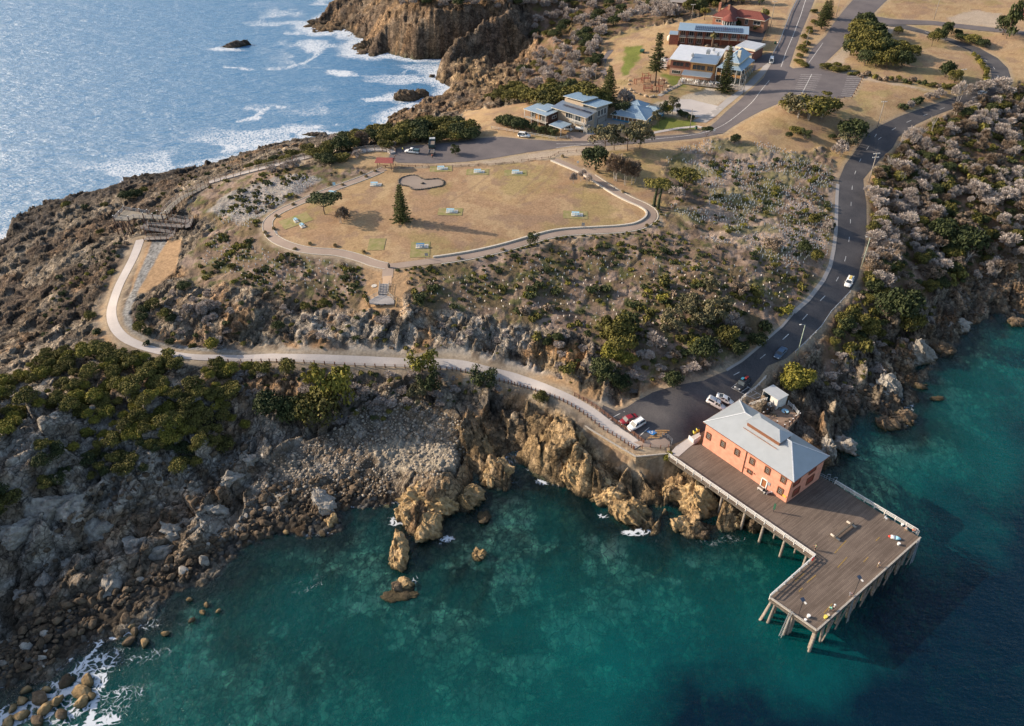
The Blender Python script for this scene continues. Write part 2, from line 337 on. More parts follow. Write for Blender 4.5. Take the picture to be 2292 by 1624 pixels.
# smooth the base under roads: cross-levelled by a local blur
flat=np.minimum.reduce([sdist(XX,YY,wW),sdist(XX,YY,wU),sdist(XX,YY,wS),sdist(XX,YY,wL)-1,pdist(XX,YY,wP)-2.0,pdist(XX,YY,wLow)-2.3,pdist(XX,YY,SPUR)-1.5,pdist(XX,YY,wB)-2.2]).astype(np.float32)
roadd=np.minimum.reduce([sdist(XX,YY,wW),sdist(XX,YY,wU),sdist(XX,YY,wS),pdist(XX,YY,wP)-1.4,pdist(XX,YY,wLow)-1.5]).astype(np.float32)
def blur(A,n):
    for _ in range(n):
        A=(np.roll(A,1,0)+np.roll(A,-1,0)+A*2)/4; A=(np.roll(A,1,1)+np.roll(A,-1,1)+A*2)/4
    return A
flat=np.minimum(flat,sdist(XX,YY,ci([(1296,940),(1330,966),(1380,998),(1424,1024),(1500,1018),(1506,985),(1440,960),(1370,925)],5.9)))
mfl=1-sstep(0,3.5,flat)
land=GD>6
GHs=blur(GH,10); GH=np.where(land,GH*(1-mfl)+GHs*mfl,GH)
PAD=sdist(XX,YY,ci([(1296,940),(1330,966),(1380,998),(1424,1024),(1500,1018),(1506,985),(1440,960),(1370,925)],5.9))
GH=np.where(PAD<0,np.maximum(GH,5.8),GH); GD=np.where(PAD<1,np.maximum(GD,3),GD)
# ---- material regions (photo coordinates)
def reg(pts):return sdist(XX,YY,GP(pts)).astype(np.float32)
R={}
R['grassN']=reg([(1035,250),(1120,240),(1170,228),(1260,215),(1345,205),(1350,150),(1345,95),(1400,70),(1540,45),(1640,10),(1700,-60),(2500,-60),(2500,180),(2280,180),(2262,210),(2170,240),(2060,285),(1990,345),(1950,400),(1945,440),(1925,425),(1880,400),(1850,330),(1790,345),(1700,330),(1600,305),(1560,330),(1500,350),(1480,400),(1500,470),(1440,455),(1330,395),(1240,352),(1090,368),(870,372),(790,370),(760,385),(740,370),(860,330),(1000,310),(1060,300),(1035,275)])
R['lawn']=reg(LAWN)
R['scrub']=reg([(430,560),(480,500),(410,470),(470,420),(600,375),(740,372),(870,375),(600,480),(590,530),(700,575),(840,600),(900,600),(1190,556),(1490,505),(1470,440),(1490,350),(1600,305),(1790,345),(1860,330),(1870,560),(1840,640),(1700,760),(1620,800),(1480,850),(1400,860),(1330,760),(1200,735),(1050,700),(930,692),(900,640),(830,640),(840,694),(700,690),(560,640),(430,640),(400,590)])
R['litter']=reg([(1945,440),(1990,345),(2060,285),(2292,180),(2500,200),(2500,640),(2250,600),(2130,640),(2080,660),(2000,720),(1930,780),(1850,830),(1830,770),(1930,640),(1945,500)])
R['litterN']=reg([(1180,-40),(1700,-60),(1640,5),(1540,40),(1400,68),(1345,95),(1345,205),(1170,225),(1160,190),(1200,120),(1190,60)])
R['mulch']=reg([(318,560),(345,545),(408,535),(405,560),(395,600),(370,625),(330,655),(290,660),(305,600)])
R['mulch2']=reg([(262,600),(240,650),(225,700),(232,770),(262,778),(250,730),(243,700),(250,660)])
R['mulch3']=reg([(815,585),(845,600),(905,602),(960,598),(930,640),(900,660),(905,700),(800,692),(820,640),(812,600)])
R['mulch4']=reg([(1180,850),(1245,862),(1290,885),(1345,905),(1330,860),(1250,845),(1200,838)])
R['gravel']=reg([(345,528),(325,580),(290,660),(272,700),(285,745),(340,775),(480,790),(700,795),(900,802),(1050,808),(1170,838),(1150,826),(1020,796),(900,792),(700,784),(480,778),(340,762),(300,735),(290,700),(310,650),(345,590),(380,530)])
R['cliffw']=reg([(705,690),(760,715),(900,720),(990,700),(1090,715),(1180,745),(1230,790),(1330,830),(1345,900),(1290,880),(1220,840),(1100,795),(950,790),(700,780),(640,770)])
R['goldr']=reg([(1175,885),(1230,900),(1300,940),(1400,1000),(1500,1040),(1520,1240),(1250,1130),(1140,1060),(1165,960)])
R['goldu']=reg([(1185,750),(1240,780),(1310,820),(1350,860),(1345,905),(1290,878),(1240,845),(1195,800)])
R['gz']=reg([(1490,350),(1530,330),(1600,308),(1700,318),(1790,345),(1860,380),(1868,470),(1855,560),(1760,600),(1680,560),(1600,540),(1500,470),(1580,460),(1590,430),(1540,400),(1500,380)])
R['sand']=reg([(1530,215),(1590,195),(1640,215),(1560,262),(1490,260),(1440,240)])
R['dirt']=reg([(1000,370),(1093,358),(1180,343),(1240,335),(1290,328),(1420,330),(1320,345),(1240,352),(1100,368)])
R['dirt2']=reg([(1840,148),(1890,105),(1930,60),(1960,55),(2010,62),(1990,80),(1905,120),(1880,150),(1990,185),(2120,205),(2110,212),(1935,180),(1850,162)])
R['dirt3']=reg([(2180,22),(2240,30),(2240,62),(2130,52),(2120,40)])
R['green1']=reg([(1390,160),(1400,105),(1440,100),(1430,130),(1400,170)])
R['green2']=reg([(1480,165),(1530,170),(1535,195),(1500,190)])
R['green3']=reg([(1450,290),(1480,262),(1560,270),(1560,290),(1480,292)])
R['pg']=reg([(1405,185),(1430,172),(1490,180),(1497,200),(1480,212),(1420,208)])
R['talus']=reg([(860,880),(960,900),(1030,990),(1000,1050),(900,1060),(870,1090),(720,1100),(560,1120),(600,1030),(720,960),(830,930)])
R['cob']=reg([(880,1040),(860,1070),(880,1140),(700,1210),(540,1240),(400,1330),(200,1450),(0,1560),(-200,1650),(-200,1500),(0,1455),(60,1370),(300,1300),(480,1225),(560,1150),(720,1100)])
R['cob2']=reg([(820,1000),(930,980),(1030,1010),(1020,1050),(930,1060),(860,1060)])
# grey speckled planted gravel
R['pgrav']=reg([(500,440),(640,390),(720,400),(650,445),(600,475),(540,500),(470,470)])
# ------------------------------------------------ fine grid
NU,NV=1050,900
v_im=np.linspace(1830,-190,NV)
ang=PITCH+np.arctan((v_im-CV)/FD)
Yr=(CAMZ-8)/np.tan(np.maximum(ang,math.radians(9.0)))
k=np.arange(NV); bad=np.r_[False,np.diff(Yr)<=.5*np.r_[.01,np.diff(Yr)[:-1]].clip(.01)]
Yr=np.maximum.accumulate(Yr+k*1e-3); Yr=np.concatenate([[40,46],Yr[Yr>50]])
uu=np.linspace(-1,1,NU)
FY,FU=np.meshgrid(Yr,uu,indexing='ij')
FX=(FU*(.60*FY+62)).astype(np.float32); FY=FY.astype(np.float32)
FX=np.clip(FX,GX0+3,GX1-3)
S=lambda A:gsample(A,FX,FY)
fd=S(GD); fflat=S(flat); froad=S(roadd)
def soft(name,w=1.2,nz=2.0):
    d=S(R[name])+(fbm(FX,FY,3.5,3,77)-.5)*2*nz
    return 1-sstep(-w,w,d)
m={k2:soft(k2,1.0,1.6) for k2 in R}
for k2 in ('lawn','pg','gravel','mulch','mulch3'):m[k2]=soft(k2,.4,.35)
base=S(GH)
gyv,gxv=np.gradient(GH,GS); slope=np.hypot(S(gxv),S(gyv))
grass=np.clip(m['grassN']+m['lawn'],0,1)
soil=np.clip(m['scrub']+m['litter']+m['litterN'],0,1)
soft_=np.clip(grass+m['mulch']+m['mulch2']+m['mulch3']+m['gravel']+m['sand']+m['dirt'],0,1)
keep=sstep(.2,4.0,fflat)
rock=np.clip(1-soft_-soil*.85,0,1)*keep
rock=np.maximum(rock,sstep(.75,1.1,slope)*keep*(1-m['lawn']))
cob=np.clip(m['cob']+m['cob2']+m['talus']*.7,0,1)*keep
rock=np.maximum(rock,np.maximum(m['goldr'],m['goldu'])*keep); rocky=np.clip(rock-cob,0,1)
# strata: rock beds run roughly across the slope (down-left to up-right)
ca,sa=math.cos(math.radians(62)),math.sin(math.radians(62))
SXx=FX*ca+FY*sa; SYy=-FX*sa+FY*ca
warp=(fbm(FX,FY,14,3,21)-.5)*9
r1=ridged(SXx*.45+warp,SYy+warp,7.0,4,31)
r2=ridged(SXx*.5+warp*.5,SYy*1.6+warp*.5,2.3,3,41)
f1,f2,wid=worley(SXx*.5+warp*.3,SYy+warp*.3,3.4,51)
blk=(wid-.5)*sstep(0,.25,f2-f1)
crack=1-sstep(.0,.09,f2-f1)
g1,g2,gid=worley(FX+.4*np.sin(FY),FY,1.0,61)
h1,h2,hid=worley(FX,FY,2.6,66)
dome=np.sqrt(np.clip(1-(g1/.62)**2,0,1)); dome2=np.sqrt(np.clip(1-(h1/.55)**2,0,1))
amp=1+.9*sstep(.25,.8,slope)
amp=np.where(FY>330,np.minimum(amp,1.25),amp)
H=base.copy()
tall=.6+.4*sstep(-25,5,FX)+.3*(FY>330)
fa=facet(SXx*.6+warp*.25,SYy+warp*.25,4.6,51,.85); fb=facet(SXx*.7,SYy*1.15,1.7,57,.9); fc=facet(FX*.9+FY*.3,FY,.75,59,.8)
far_=FY>330
strat=ridged(SXx*.16+warp*.8,SYy*1.0+warp*.9,1.5,3,43)
gm_=sstep(-28,-12,FX)*(1-sstep(152,166,FY)); fg=facet(FX*1.1-FY*.25,FY*.7+FX*.25,6.5,151,1.15); fg2=facet(FX+FY*.3,FY*.8,2.4,153,.8); g3,g4,gi3=worley(FX*1.1-FY*.25,FY*.7+FX*.25,6.5,151)
hz=(r1-.55)*1.0+fa*.5+fb*.48+fc*.38+(strat-.5)*.9+blk*.5-crack*.3
hg=fg*.5+fg2*.45+fc*.25+(strat-.5)*.7-(1-sstep(0,.08,g4-g3))*.7+(gi3-.5)*1.0
H+=rocky*tall*np.where(far_,.8,1)*(amp*(hz+far_*(r1-.55)*1.3)*(1-gm_)+np.minimum(amp,1.3)*hg*gm_)*sstep(-6,3,fd)*np.where(fd<0,.55,1)
H+=rocky*sstep(-20,-35,FX)*(1-sstep(140,155,FY))*(fg*.42-(1-sstep(0,.07,g4-g3))*.6)*sstep(2,8,fd)
stp=np.where(far_,3.2,1.25); tq=(H+.22*FX*np.where(far_,.4,1)+.12*FY)/stp+(n_t:=(fbm(FX,FY,12,3,171)-.5)*2.5); fq=tq-np.floor(tq); H=H+rocky*.55*(sstep(.15,.85,sstep(.25,.75,fq))-fq)*stp*sstep(1,4,fd)
H+=cob*(dome*.42*(.4+gid)+np.where(hid>.6,dome2*.7*hid,0)-.2)*sstep(-14,-2,fd)
H+=soil*keep*((fbm(FX,FY,6,4,71)-.5)*1.5+(fbm(FX,FY,1.2,3,73)-.5)*.35+fb*.16*sstep(.5,.62,fbm(FX,FY,10,3,74)))
H+=grass*sstep(.5,5,froad)*((fbm(FX,FY,16,3,75)-.5)*.07+(fbm(FX,FY,1.5,3,76)-.5)*.04)
# seabed reefs
sea=1-sstep(-3,0,fd)
reef=fbm(FX,FY,16,4,81)
H+=sea*np.where(fd<0,(reef-.5)*1.6+(r1-.5)*1.0,0)
H=np.where(fd<-1.2,np.minimum(H,-.28+.25*(reef-.5)),H)
H=np.where((fd>3),np.maximum(H,.25),H)
H-=.22*(1-sstep(-.8,.1,froad))
# ------------------------------------------------ albedo
def c3(*c):return np.array(c,np.float32)
def mixc(A,col,f):
    f=np.clip(f,0,1)[...,None]; return A*(1-f)+col*f
n1=fbm(FX,FY,22,4,91); n2=fbm(FX,FY,3.2,4,92); n3=fbm(FX,FY,.8,3,93); n4=fbm(FX,FY,8,4,94)
col=np.zeros(FX.shape+(3,),np.float32)+c3(.165,.125,.09)
col=mixc(col,c3(.27,.22,.16),sstep(.45,.62,r2*.6+n2*.4))
col=mixc(col,c3(.34,.19,.085),sstep(.56,.68,n4)*.6)
col=mixc(col,c3(.12,.10,.085),sstep(.5,.66,fbm(FX,FY,5,3,96))*.6)
west=sstep(-95,-125,FX)*sstep(160,190,FY)      # dark ocean-side rock
col=mixc(col,c3(.10,.07,.05),west*(.95-.5*n2))
col=col*(.72+.56*worley(SXx*.7,SYy*1.15,1.7,57)[2][...,None])
col=mixc(col,c3(.085,.075,.065),(1-sstep(8,20,fd))*sstep(175,200,FY)*sstep(-60,-80,FX)*.7)
col=mixc(col,c3(.31,.255,.19),sstep(-70,-95,FX)*sstep(10,20,fd)*sstep(.52,.66,fbm(SXx*.6,SYy,9,4,95))*.75)
hd_=sstep(330,345,FY)*sstep(60,30,FX); col=mixc(col,c3(.125,.08,.05),hd_*(.9-.6*n2)); col=mixc(col,c3(.27,.17,.09),hd_*sstep(.5,.64,fbm(FX,FY,11,4,99))*.7)
pm_=reg_f=sstep(6,-6,S(reg([(976,178),(1016,140),(1110,118),(1165,160),(1150,205),(1014,204)]))); col=mixc(col,c3(.33,.23,.13),pm_*sstep(.35,.6,n2)*.9)
shy=sstep(8,-2,S(R['cliffw'])); col=mixc(col,c3(.37,.325,.27),shy*sstep(.3,.5,n2)*.85)
blc=sstep(-20,-35,FX)*(1-sstep(140,155,FY)); sl=ridged(FX*.5+FY*.5,FY*.35-FX*.25,5,4,161); col=mixc(col,c3(.215,.17,.125),blc*.6); col=mixc(col,c3(.36,.325,.275),blc*sstep(.5,.68,sl)*.85); col=mixc(col,c3(.26,.17,.10),blc*sstep(.56,.68,n4)*.5)
# golden rocks by the wharf water
gold=np.maximum((1-sstep(4,14,fd))*sstep(-25,-10,FX)*(1-sstep(150,165,FY))*(1-sstep(45,60,FX)),np.maximum(m['goldr'],m['goldu'])*1.25*keep)
col=mixc(col,c3(.36,.24,.115)*(.6+.8*gi3[...,None]),gold*.7*(.55+.45*n2))
col=mixc(col,c3(.13,.10,.07),rock*crack*.55)
wet=(1-sstep(.3,1.5,H))*(fd>-4)
col=mixc(col,c3(.09,.075,.05),wet*.6)
# cobbles, each stone its own tone
stone=c3(.15,.12,.09)*(.55+.9*gid[...,None])+c3(.05,.015,-.01)*(hid[...,None]-.5)
stone=mixc(stone,c3(.30,.29,.27),np.clip((gid-.75)*4,0,1)*.6)
low=1-sstep(.8,2.2,base)
stone=stone*(1-.55*low[...,None])
stone=stone*(.6+.4*sstep(.02,.2,g2-g1))[...,None]
col=mixc(col,stone,cob)
col=mixc(col,c3(.34,.29,.22)*(.7+.6*gid[...,None]),m['cob2']*.9)
# soil, leaf litter
so=np.zeros_like(col)+c3(.16,.112,.08)
so=mixc(so,c3(.25,.185,.145),sstep(.45,.62,n2)); so=mixc(so,c3(.16,.115,.075),sstep(.52,.65,n4)*.6)
so=mixc(so,c3(.11,.083,.04),sstep(.5,.64,fbm(FX,FY,4.5,4,97))*.75)
so=mixc(so,c3(.085,.095,.028),sstep(.56,.68,fbm(FX,FY,2.2,4,98))*.7)
col=mixc(col,so,m['scrub']*(1-sstep(.9,1.4,slope)*.8))
col=mixc(col,so*c3(.9,.8,.72),np.clip(m['litter']+m['litterN'],0,1)*(1-sstep(.9,1.4,slope)*.8))
col=mixc(col,c3(.27,.25,.235)*(.75+.5*n3[...,None]),m['pgrav']*.8)
col=mixc(col,c3(.33,.25,.195)*(.8+.4*n3[...,None]),m['gz']*sstep(.40,.52,fbm(FX,FY,7,4,109))*.85); col=mixc(col,c3(.13,.13,.04),m['gz']*sstep(.52,.6,fbm(FX,FY,6,4,110))*.6)
# grass
gr=np.zeros_like(col)+c3(.355,.24,.128)
gr=mixc(gr,c3(.29,.185,.115),sstep(.42,.62,n1)*.7); gr=mixc(gr,c3(.40,.29,.165),sstep(.48,.62,n4)*.5)
gr=mixc(gr,c3(.24,.20,.075),sstep(.54,.7,fbm(FX,FY,12,4,101))*.5)
gr=mixc(gr,c3(.25,.15,.085),sstep(.56,.7,n2)*.45)
gr=gr*(.85+.3*n3[...,None])
for tk_ in ([(1225,362),(1215,385),(1185,412),(1150,440)],[(1245,366),(1235,392),(1205,420),(1165,450)],[(1110,380),(1060,420),(1010,450),(960,470)],[(900,385),(880,430),(905,470)]):
    gr=mixc(gr,c3(.23,.155,.10),(1-sstep(.1,.8,pdist(FX,FY,chaikin0(GP(tk_)))))*.55)
gr=mixc(gr,c3(.24,.16,.11),sstep(.60,.68,fbm(FX,FY,5,5,107))*.6)
col=mixc(col,gr,grass*keep.clip(.0001)*0+grass)
gc=c3(.14,.155,.035)
for k2 in ('green1','green2','green3'):col=mixc(col,gc*(.7+.6*n2[...,None]),m[k2])
for k2 in ('mulch','mulch2','mulch3','mulch4'):col=mixc(col,c3(.33,.215,.12)*(.7+.6*n3[...,None]),m[k2])
gv=worley(FX,FY,.5,103)[2]
col=mixc(col,c3(.20,.195,.185)*(.5+gv[...,None]),m['gravel'])
col=mixc(col,c3(.40,.34,.26)*(.85+.3*n2[...,None]),m['sand'])
for k2 in ('dirt','dirt2','dirt3'):col=mixc(col,c3(.38,.31,.24)*(.8+.4*n2[...,None]),m[k2]*.85)
col=mixc(col,c3(.30,.19,.11)*(.8+.4*n3[...,None]),m['pg'])
# orange earth scars
for (u,v,r) in ((1023,845,3.0),(1120,870,2.5),(1195,790,3.0),(1290,790,4),(1240,770,3)):
    p=G(u,v); d=np.hypot(FX-p.x,FY-p.y)
    col=mixc(col,c3(.45,.25,.11),(1-sstep(.3,1,d/r+(n2-.5)))*.9*(1-m['gravel']))
# verge beside roads
col=mixc(col,c3(.33,.26,.18)*(.75+.5*n2[...,None]),(1-sstep(.2,1.6+n2,froad))*(1-m['lawn'])*.7)
# seabed: pale sand and stones, dark weed
sb=np.zeros_like(col)+c3(.50,.66,.38)
wf=fbm(FX,FY,10,5,111)+.22*(fbm(FX,FY,1.6,3,112)-.5)
k1,k2_,kid=worley(FX+warp*.4,FY,1.5,115); m1,m2_,mid_=worley(FX,FY+warp*.3,.75,116)
sb=sb*(.35+.9*kid[...,None])*(.65+.7*mid_[...,None])*(.45+.55*sstep(0,.22,k2_-k1)[...,None])
sb=mixc(sb,c3(.075,.085,.035)*(.5+1.0*mid_[...,None]),sstep(.50,.56,wf)*.93)
sb=mixc(sb,c3(.85,.92,.6),sstep(.60,.66,fbm(FX*.6+FY*.4,FY,7,4,113))*(1-sstep(.44,.5,wf))*.6)
shal=(1-sstep(2,9,-fd))
sb=mixc(sb,c3(.06,.05,.035)*(.6+.8*mid_[...,None]),shal*.9)  # dark near-shore bed colour stands in for sky reflection on the water, partly weed
col=np.where((fd<-.8)[...,None],sb,col)
def grid_faces(nr,nc):
    i=np.arange(nr-1)[:,None]*nc+np.arange(nc-1)[None]
    return np.stack([i,i+1,i+1+nc,i+nc],-1).reshape(-1,4)
# ground material
gm,t,b=newmat('ground_surface'); N=t.nodes; L=t.links
b.inputs['Roughness'].default_value=.95; b.inputs['Specular IOR Level'].default_value=.15
at=N.new('ShaderNodeAttribute'); at.attribute_name='col'
geo=N.new('ShaderNodeNewGeometry')
no=N.new('ShaderNodeTexNoise'); no.inputs['Scale'].default_value=1.8; no.inputs['Detail'].default_value=8; no.inputs['Roughness'].default_value=.7
L.new(geo.outputs['Position'],no.inputs['Vector'])
mr=N.new('ShaderNodeMapRange'); mr.inputs[1].default_value=.3; mr.inputs[2].default_value=.7; mr.inputs[3].default_value=.68; mr.inputs[4].default_value=1.3
L.new(no.outputs['Fac'],mr.inputs[0])
mx=N.new('ShaderNodeMix'); mx.data_type='RGBA'; mx.blend_type='MULTIPLY'; mx.inputs['Factor'].default_value=1
L.new(at.outputs['Color'],mx.inputs['A']); L.new(mr.outputs[0],mx.inputs['B']); L.new(mx.outputs['Result'],b.inputs['Base Color'])
at2=N.new('ShaderNodeAttribute'); at2.attribute_name='rough'
rk=N.new('ShaderNodeAttribute'); rk.attribute_name='rock'
wpn=N.new('ShaderNodeTexNoise'); wpn.inputs['Scale'].default_value=.35; wpn.inputs['Detail'].default_value=4; L.new(geo.outputs['Position'],wpn.inputs['Vector'])
wv=N.new('ShaderNodeVectorMath'); wv.operation='MULTIPLY_ADD'; L.new(wpn.outputs['Color'],wv.inputs[0]); wv.inputs[1].default_value=(3,3,3); L.new(geo.outputs['Position'],wv.inputs[2])
mpp=N.new('ShaderNodeMapping'); mpp.inputs['Rotation'].default_value=(.5,.35,.9); mpp.inputs['Scale'].default_value=(1,.45,1.3); L.new(wv.outputs[0],mpp.inputs['Vector'])
def vor_(sc,feat='F1'):
    v_=N.new('ShaderNodeTexVoronoi'); v_.feature=feat; v_.inputs['Scale'].default_value=sc; L.new(mpp.outputs[0],v_.inputs['Vector']); return v_
v1,v2,v3=vor_(.34),vor_(1.05),vor_(.5,'DISTANCE_TO_EDGE')
def mm(op,x,y=None,z=None):
    n=N.new('ShaderNodeMath'); n.operation=op
    for i,q in enumerate((x,y,z)):
        if q is None:continue
        if isinstance(q,(int,float)):n.inputs[i].default_value=q
        else:L.new(q,n.inputs[i])
    return n.outputs[0]
ck=N.new('ShaderNodeMapRange'); ck.inputs[1].default_value=0; ck.inputs[2].default_value=.07; ck.inputs[3].default_value=.35; ck.inputs[4].default_value=1; L.new(v3.outputs['Distance'],ck.inputs[0])
sc1=N.new('ShaderNodeSeparateColor'); L.new(v1.outputs['Color'],sc1.inputs[0]); sc2=N.new('ShaderNodeSeparateColor'); L.new(v2.outputs['Color'],sc2.inputs[0])
tone=mm('MULTIPLY',mm('MULTIPLY',mm('MULTIPLY_ADD',sc1.outputs[0],.85,.6),mm('MULTIPLY_ADD',sc2.outputs[0],.7,.65)),ck.outputs[0])
tf=mm('MULTIPLY_ADD',mm('SUBTRACT',tone,1.0),rk.outputs['Fac'],1.0)
mx2=N.new('ShaderNodeMix'); mx2.data_type='RGBA'; mx2.blend_type='MULTIPLY'; mx2.inputs['Factor'].default_value=1
L.new(mx.outputs['Result'],mx2.inputs['A']); L.new(tf,mx2.inputs['B']); L.new(mx2.outputs['Result'],b.inputs['Base Color'])
nr2=N.new('ShaderNodeTexNoise'); nr2.inputs['Scale'].default_value=.55; nr2.inputs['Detail'].default_value=7; nr2.inputs['Roughness'].default_value=.6; L.new(mpp.outputs[0],nr2.inputs['Vector'])
hh=mm('ADD',mm('MULTIPLY',no.outputs['Fac'],.7),mm('MULTIPLY',rk.outputs['Fac'],mm('SUBTRACT',mm('MULTIPLY',ck.outputs[0],.35),mm('MULTIPLY',mm('ABSOLUTE',mm('SUBTRACT',nr2.outputs['Fac'],.5)),6.0))))
bp=N.new('ShaderNodeBump'); bp.inputs['Distance'].default_value=.6; L.new(at2.outputs['Fac'],bp.inputs['Strength'])
L.new(hh,bp.inputs['Height']); L.new(bp.outputs[0],b.inputs['Normal'])
V=np.stack([FX,FY,H],-1).reshape(-1,3)
me=npmesh('ground',V,grid_faces(*FX.shape),gm)
a=me.attributes.new('col','FLOAT_COLOR','POINT'); a.data.foreach_set('color',np.concatenate([col.reshape(-1,3),np.ones((V.shape[0],1))],1).astype(np.float32).ravel())
a=me.attributes.new('rough','FLOAT','POINT'); a.data.foreach_set('value',(.15+.75*np.clip(rock+soil*.4,0,1)).astype(np.float32).ravel())
a=me.attributes.new('rock','FLOAT','POINT'); a.data.foreach_set('value',np.clip(rocky+cob*.3,0,1).astype(np.float32).ravel())
ground=bpy.data.objects.new('ground',me); C.objects.link(ground); tag(ground,kind='structure')
# sampling of the finished surface: rows/cols are monotonic, so index directly
def Hf(x,y):
    x=np.atleast_1d(np.asarray(x,float)); y=np.atleast_1d(np.asarray(y,float))
    r=np.clip(np.interp(y,Yr,np.arange(len(Yr))),0,len(Yr)-1.001); i=r.astype(int); a=r-i
    c=np.clip((x/(.60*y+62)+1)/2*(NU-1),0,NU-1.001); j=c.astype(int); b=c-j
    return (H[i,j]*(1-b)+H[i,j+1]*b)*(1-a)+(H[i+1,j]*(1-b)+H[i+1,j+1]*b)*a
def on(x,y):return float(Hf(x,y)[0])
def P(u,v,dz=0.):
    p=G(u,v); p.z=on(p.x,p.y)+dz; return p

# ================================================================ WATER
def G0(u,v):p=W(u,v,0); return (p.x,p.y)
st=2
WX=FX[::st,::st]; WY=FY[::st,::st]; wd=gsample(GD,WX,WY); dep=np.maximum(-H[::st,::st],0.02)
foam=np.zeros_like(WX)
def blob(u,v,ru,rv,a,rot=0.):
    """foam patch placed on the sea surface; ru, rv metres"""
    global foam
    x,y=G0(u,v); c,s=math.cos(rot),math.sin(rot)
    dx=WX-x; dy=WY-y; e=np.sqrt(((dx*c+dy*s)/ru)**2+((-dx*s+dy*c)/rv)**2)
    foam=np.maximum(foam,.86*a*(1-sstep(.2,1.3,e+(fbm(WX,WY,7,3,5)-.5)*1.0)))
def streak(pts,w,a):
    global foam
    q=[G0(*p) for p in pts]; d=pdist(WX+(fbm(WX,WY,9,3,8)-.5)*7,WY+(fbm(WX,WY,9,3,9)-.5)*7,q)
    foam=np.maximum(foam,a*(1-sstep(.2,1.3,d/w)))
ocean_m=((WX<-95) | (WY>270)).astype(float)
foam=np.maximum(foam,ocean_m*(1-sstep(1,9+14*fbm(WX,WY,18,3,4),-wd))*.74*(WY>200))
foam=np.maximum(foam,ocean_m*(1-sstep(15,85,-wd))*.62*sstep(.42,.62,fbm(WX+WY*.4,WY*1.6,26,4,6))*(WY>200))
foam=np.maximum(foam,(1-ocean_m)*(1-sstep(.3,1.5,-wd))*.5*sstep(.5,.7,fbm(WX,WY,14,3,14)))
blob(765,163,14,7,1.0,-.5); blob(705,105,9,18,.9,.3); blob(712,98,18,4,.95); blob(650,150,28,5,.6,.1); blob(600,235,20,5,.6,.2); blob(700,200,22,8,.5)
blob(850,222,13,6,.95,.1); blob(990,168,12,14,.9); blob(880,128,9,4,.95); blob(700,74,22,5,.95); blob(640,30,26,22,.65); blob(600,10,40,20,.5)
blob(660,290,26,9,.8,.3); blob(560,325,22,7,.85,.5); blob(500,108,11,5,.95); blob(525,112,16,5,.7); blob(720,300,18,6,.9); blob(600,300,30,10,.55); blob(390,212,10,3,.55,.4)
blob(450,365,24,5,.7,.4); blob(740,250,26,6,.45); blob(660,255,24,4,.5); blob(820,170,14,3,.6); blob(900,145,12,3,.6); blob(520,180,30,3,.45,.2); blob(570,245,9,4,.7)
streak([(500,150),(560,158),(640,155),(690,135),(715,120),(705,100)],3.2,.7)
streak([(540,270),(580,262),(600,240),(640,238)],2.4,.75); streak([(760,100),(810,60),(850,95)],2,.4)
streak([(600,300),(650,280),(720,285)],3,.55); streak([(480,345),(560,300),(640,262)],3,.4); streak([(880,165),(960,150),(1040,138)],1.6,.6)
# bottom-left breakers and bay laces
streak([(20,1600),(90,1560),(150,1540),(215,1545)],2.0,.9); streak([(0,1620),(60,1600),(110,1570),(190,1520)],2.2,.95); streak([(110,1530),(150,1500),(190,1470),(215,1440)],1.2,.8)
streak([(205,1440),(250,1420),(285,1410),(320,1395)],1.1,.75); streak([(170,1624),(230,1595),(262,1590)],1.4,.9); streak([(215,1545),(235,1570),(225,1600)],1.6,.8)
blob(130,1535,6,3,.75,.5); blob(60,1590,8,4,.8,.4); blob(240,1590,5,3,.6); blob(300,1440,7,3,.5,.5); blob(350,1395,5,3,.55,.5); blob(330,1380,3,1,.8)
blob(200,1500,9,4,.75,.5); blob(330,1470,9,3,.55,.4); blob(150,1590,10,5,.85,.3); blob(250,1560,8,4,.6,.4); blob(400,1400,8,2.5,.5,.4); blob(20,1600,8,4,.8)
blob(888,1168,2.6,1.6,.85); blob(1003,1206,3.2,1.8,.9); blob(1420,1192,5,1.3,.95,.1); blob(1212,1078,2,1.4,.9); blob(928,1302,1.5,2,.7); blob(1470,1210,3,1,.4); blob(1640,1205,5,2,.5); blob(1590,1215,4,1.5,.5)
blob(670,1315,11,4,.42,.4); blob(690,1320,5,1.5,.55,.6); blob(1052,1040,.8,2,.8)
blob(1345,1155,3,1.2,.75); blob(1250,1085,3,1.2,.6); blob(1190,1050,2.5,1,.6); blob(985,1215,3,1.2,.6); blob(880,1195,3,1,.5); blob(1150,1080,2.5,1,.55)
# far open sea beyond the ground grid is a ring of large quads joined to this sheet
wm,t,b=newmat('sea_water'); N=t.nodes; L=t.links; N.remove(b)
out=N['Material Output']
geo=N.new('ShaderNodeNewGeometry')
def noise(scale,detail,vec,rough=.5):
    n=N.new('ShaderNodeTexNoise'); n.inputs['Scale'].default_value=scale; n.inputs['Detail'].default_value=detail; n.inputs['Roughness'].default_value=rough
    L.new(vec,n.inputs['Vector']); return n.outputs['Fac']
def mth(op,a,b2=None,c=None,clamp=False):
    n=N.new('ShaderNodeMath'); n.operation=op; n.use_clamp=clamp
    for i,x in enumerate((a,b2,c)):
        if x is None:continue
        if isinstance(x,(int,float)):n.inputs[i].default_value=x
        else:L.new(x,n.inputs[i])
    return n.outputs[0]
mp=N.new('ShaderNodeMapping'); mp.inputs['Rotation'].default_value=(0,0,math.radians(-18)); mp.inputs['Scale'].default_value=(.42,1,1)
L.new(geo.outputs['Position'],mp.inputs['Vector'])
da=N.new('ShaderNodeAttribute'); da.attribute_name='depth'
fa=N.new('ShaderNodeAttribute'); fa.attribute_name='foam'
oa=N.new('ShaderNodeAttribute'); oa.attribute_name='open'
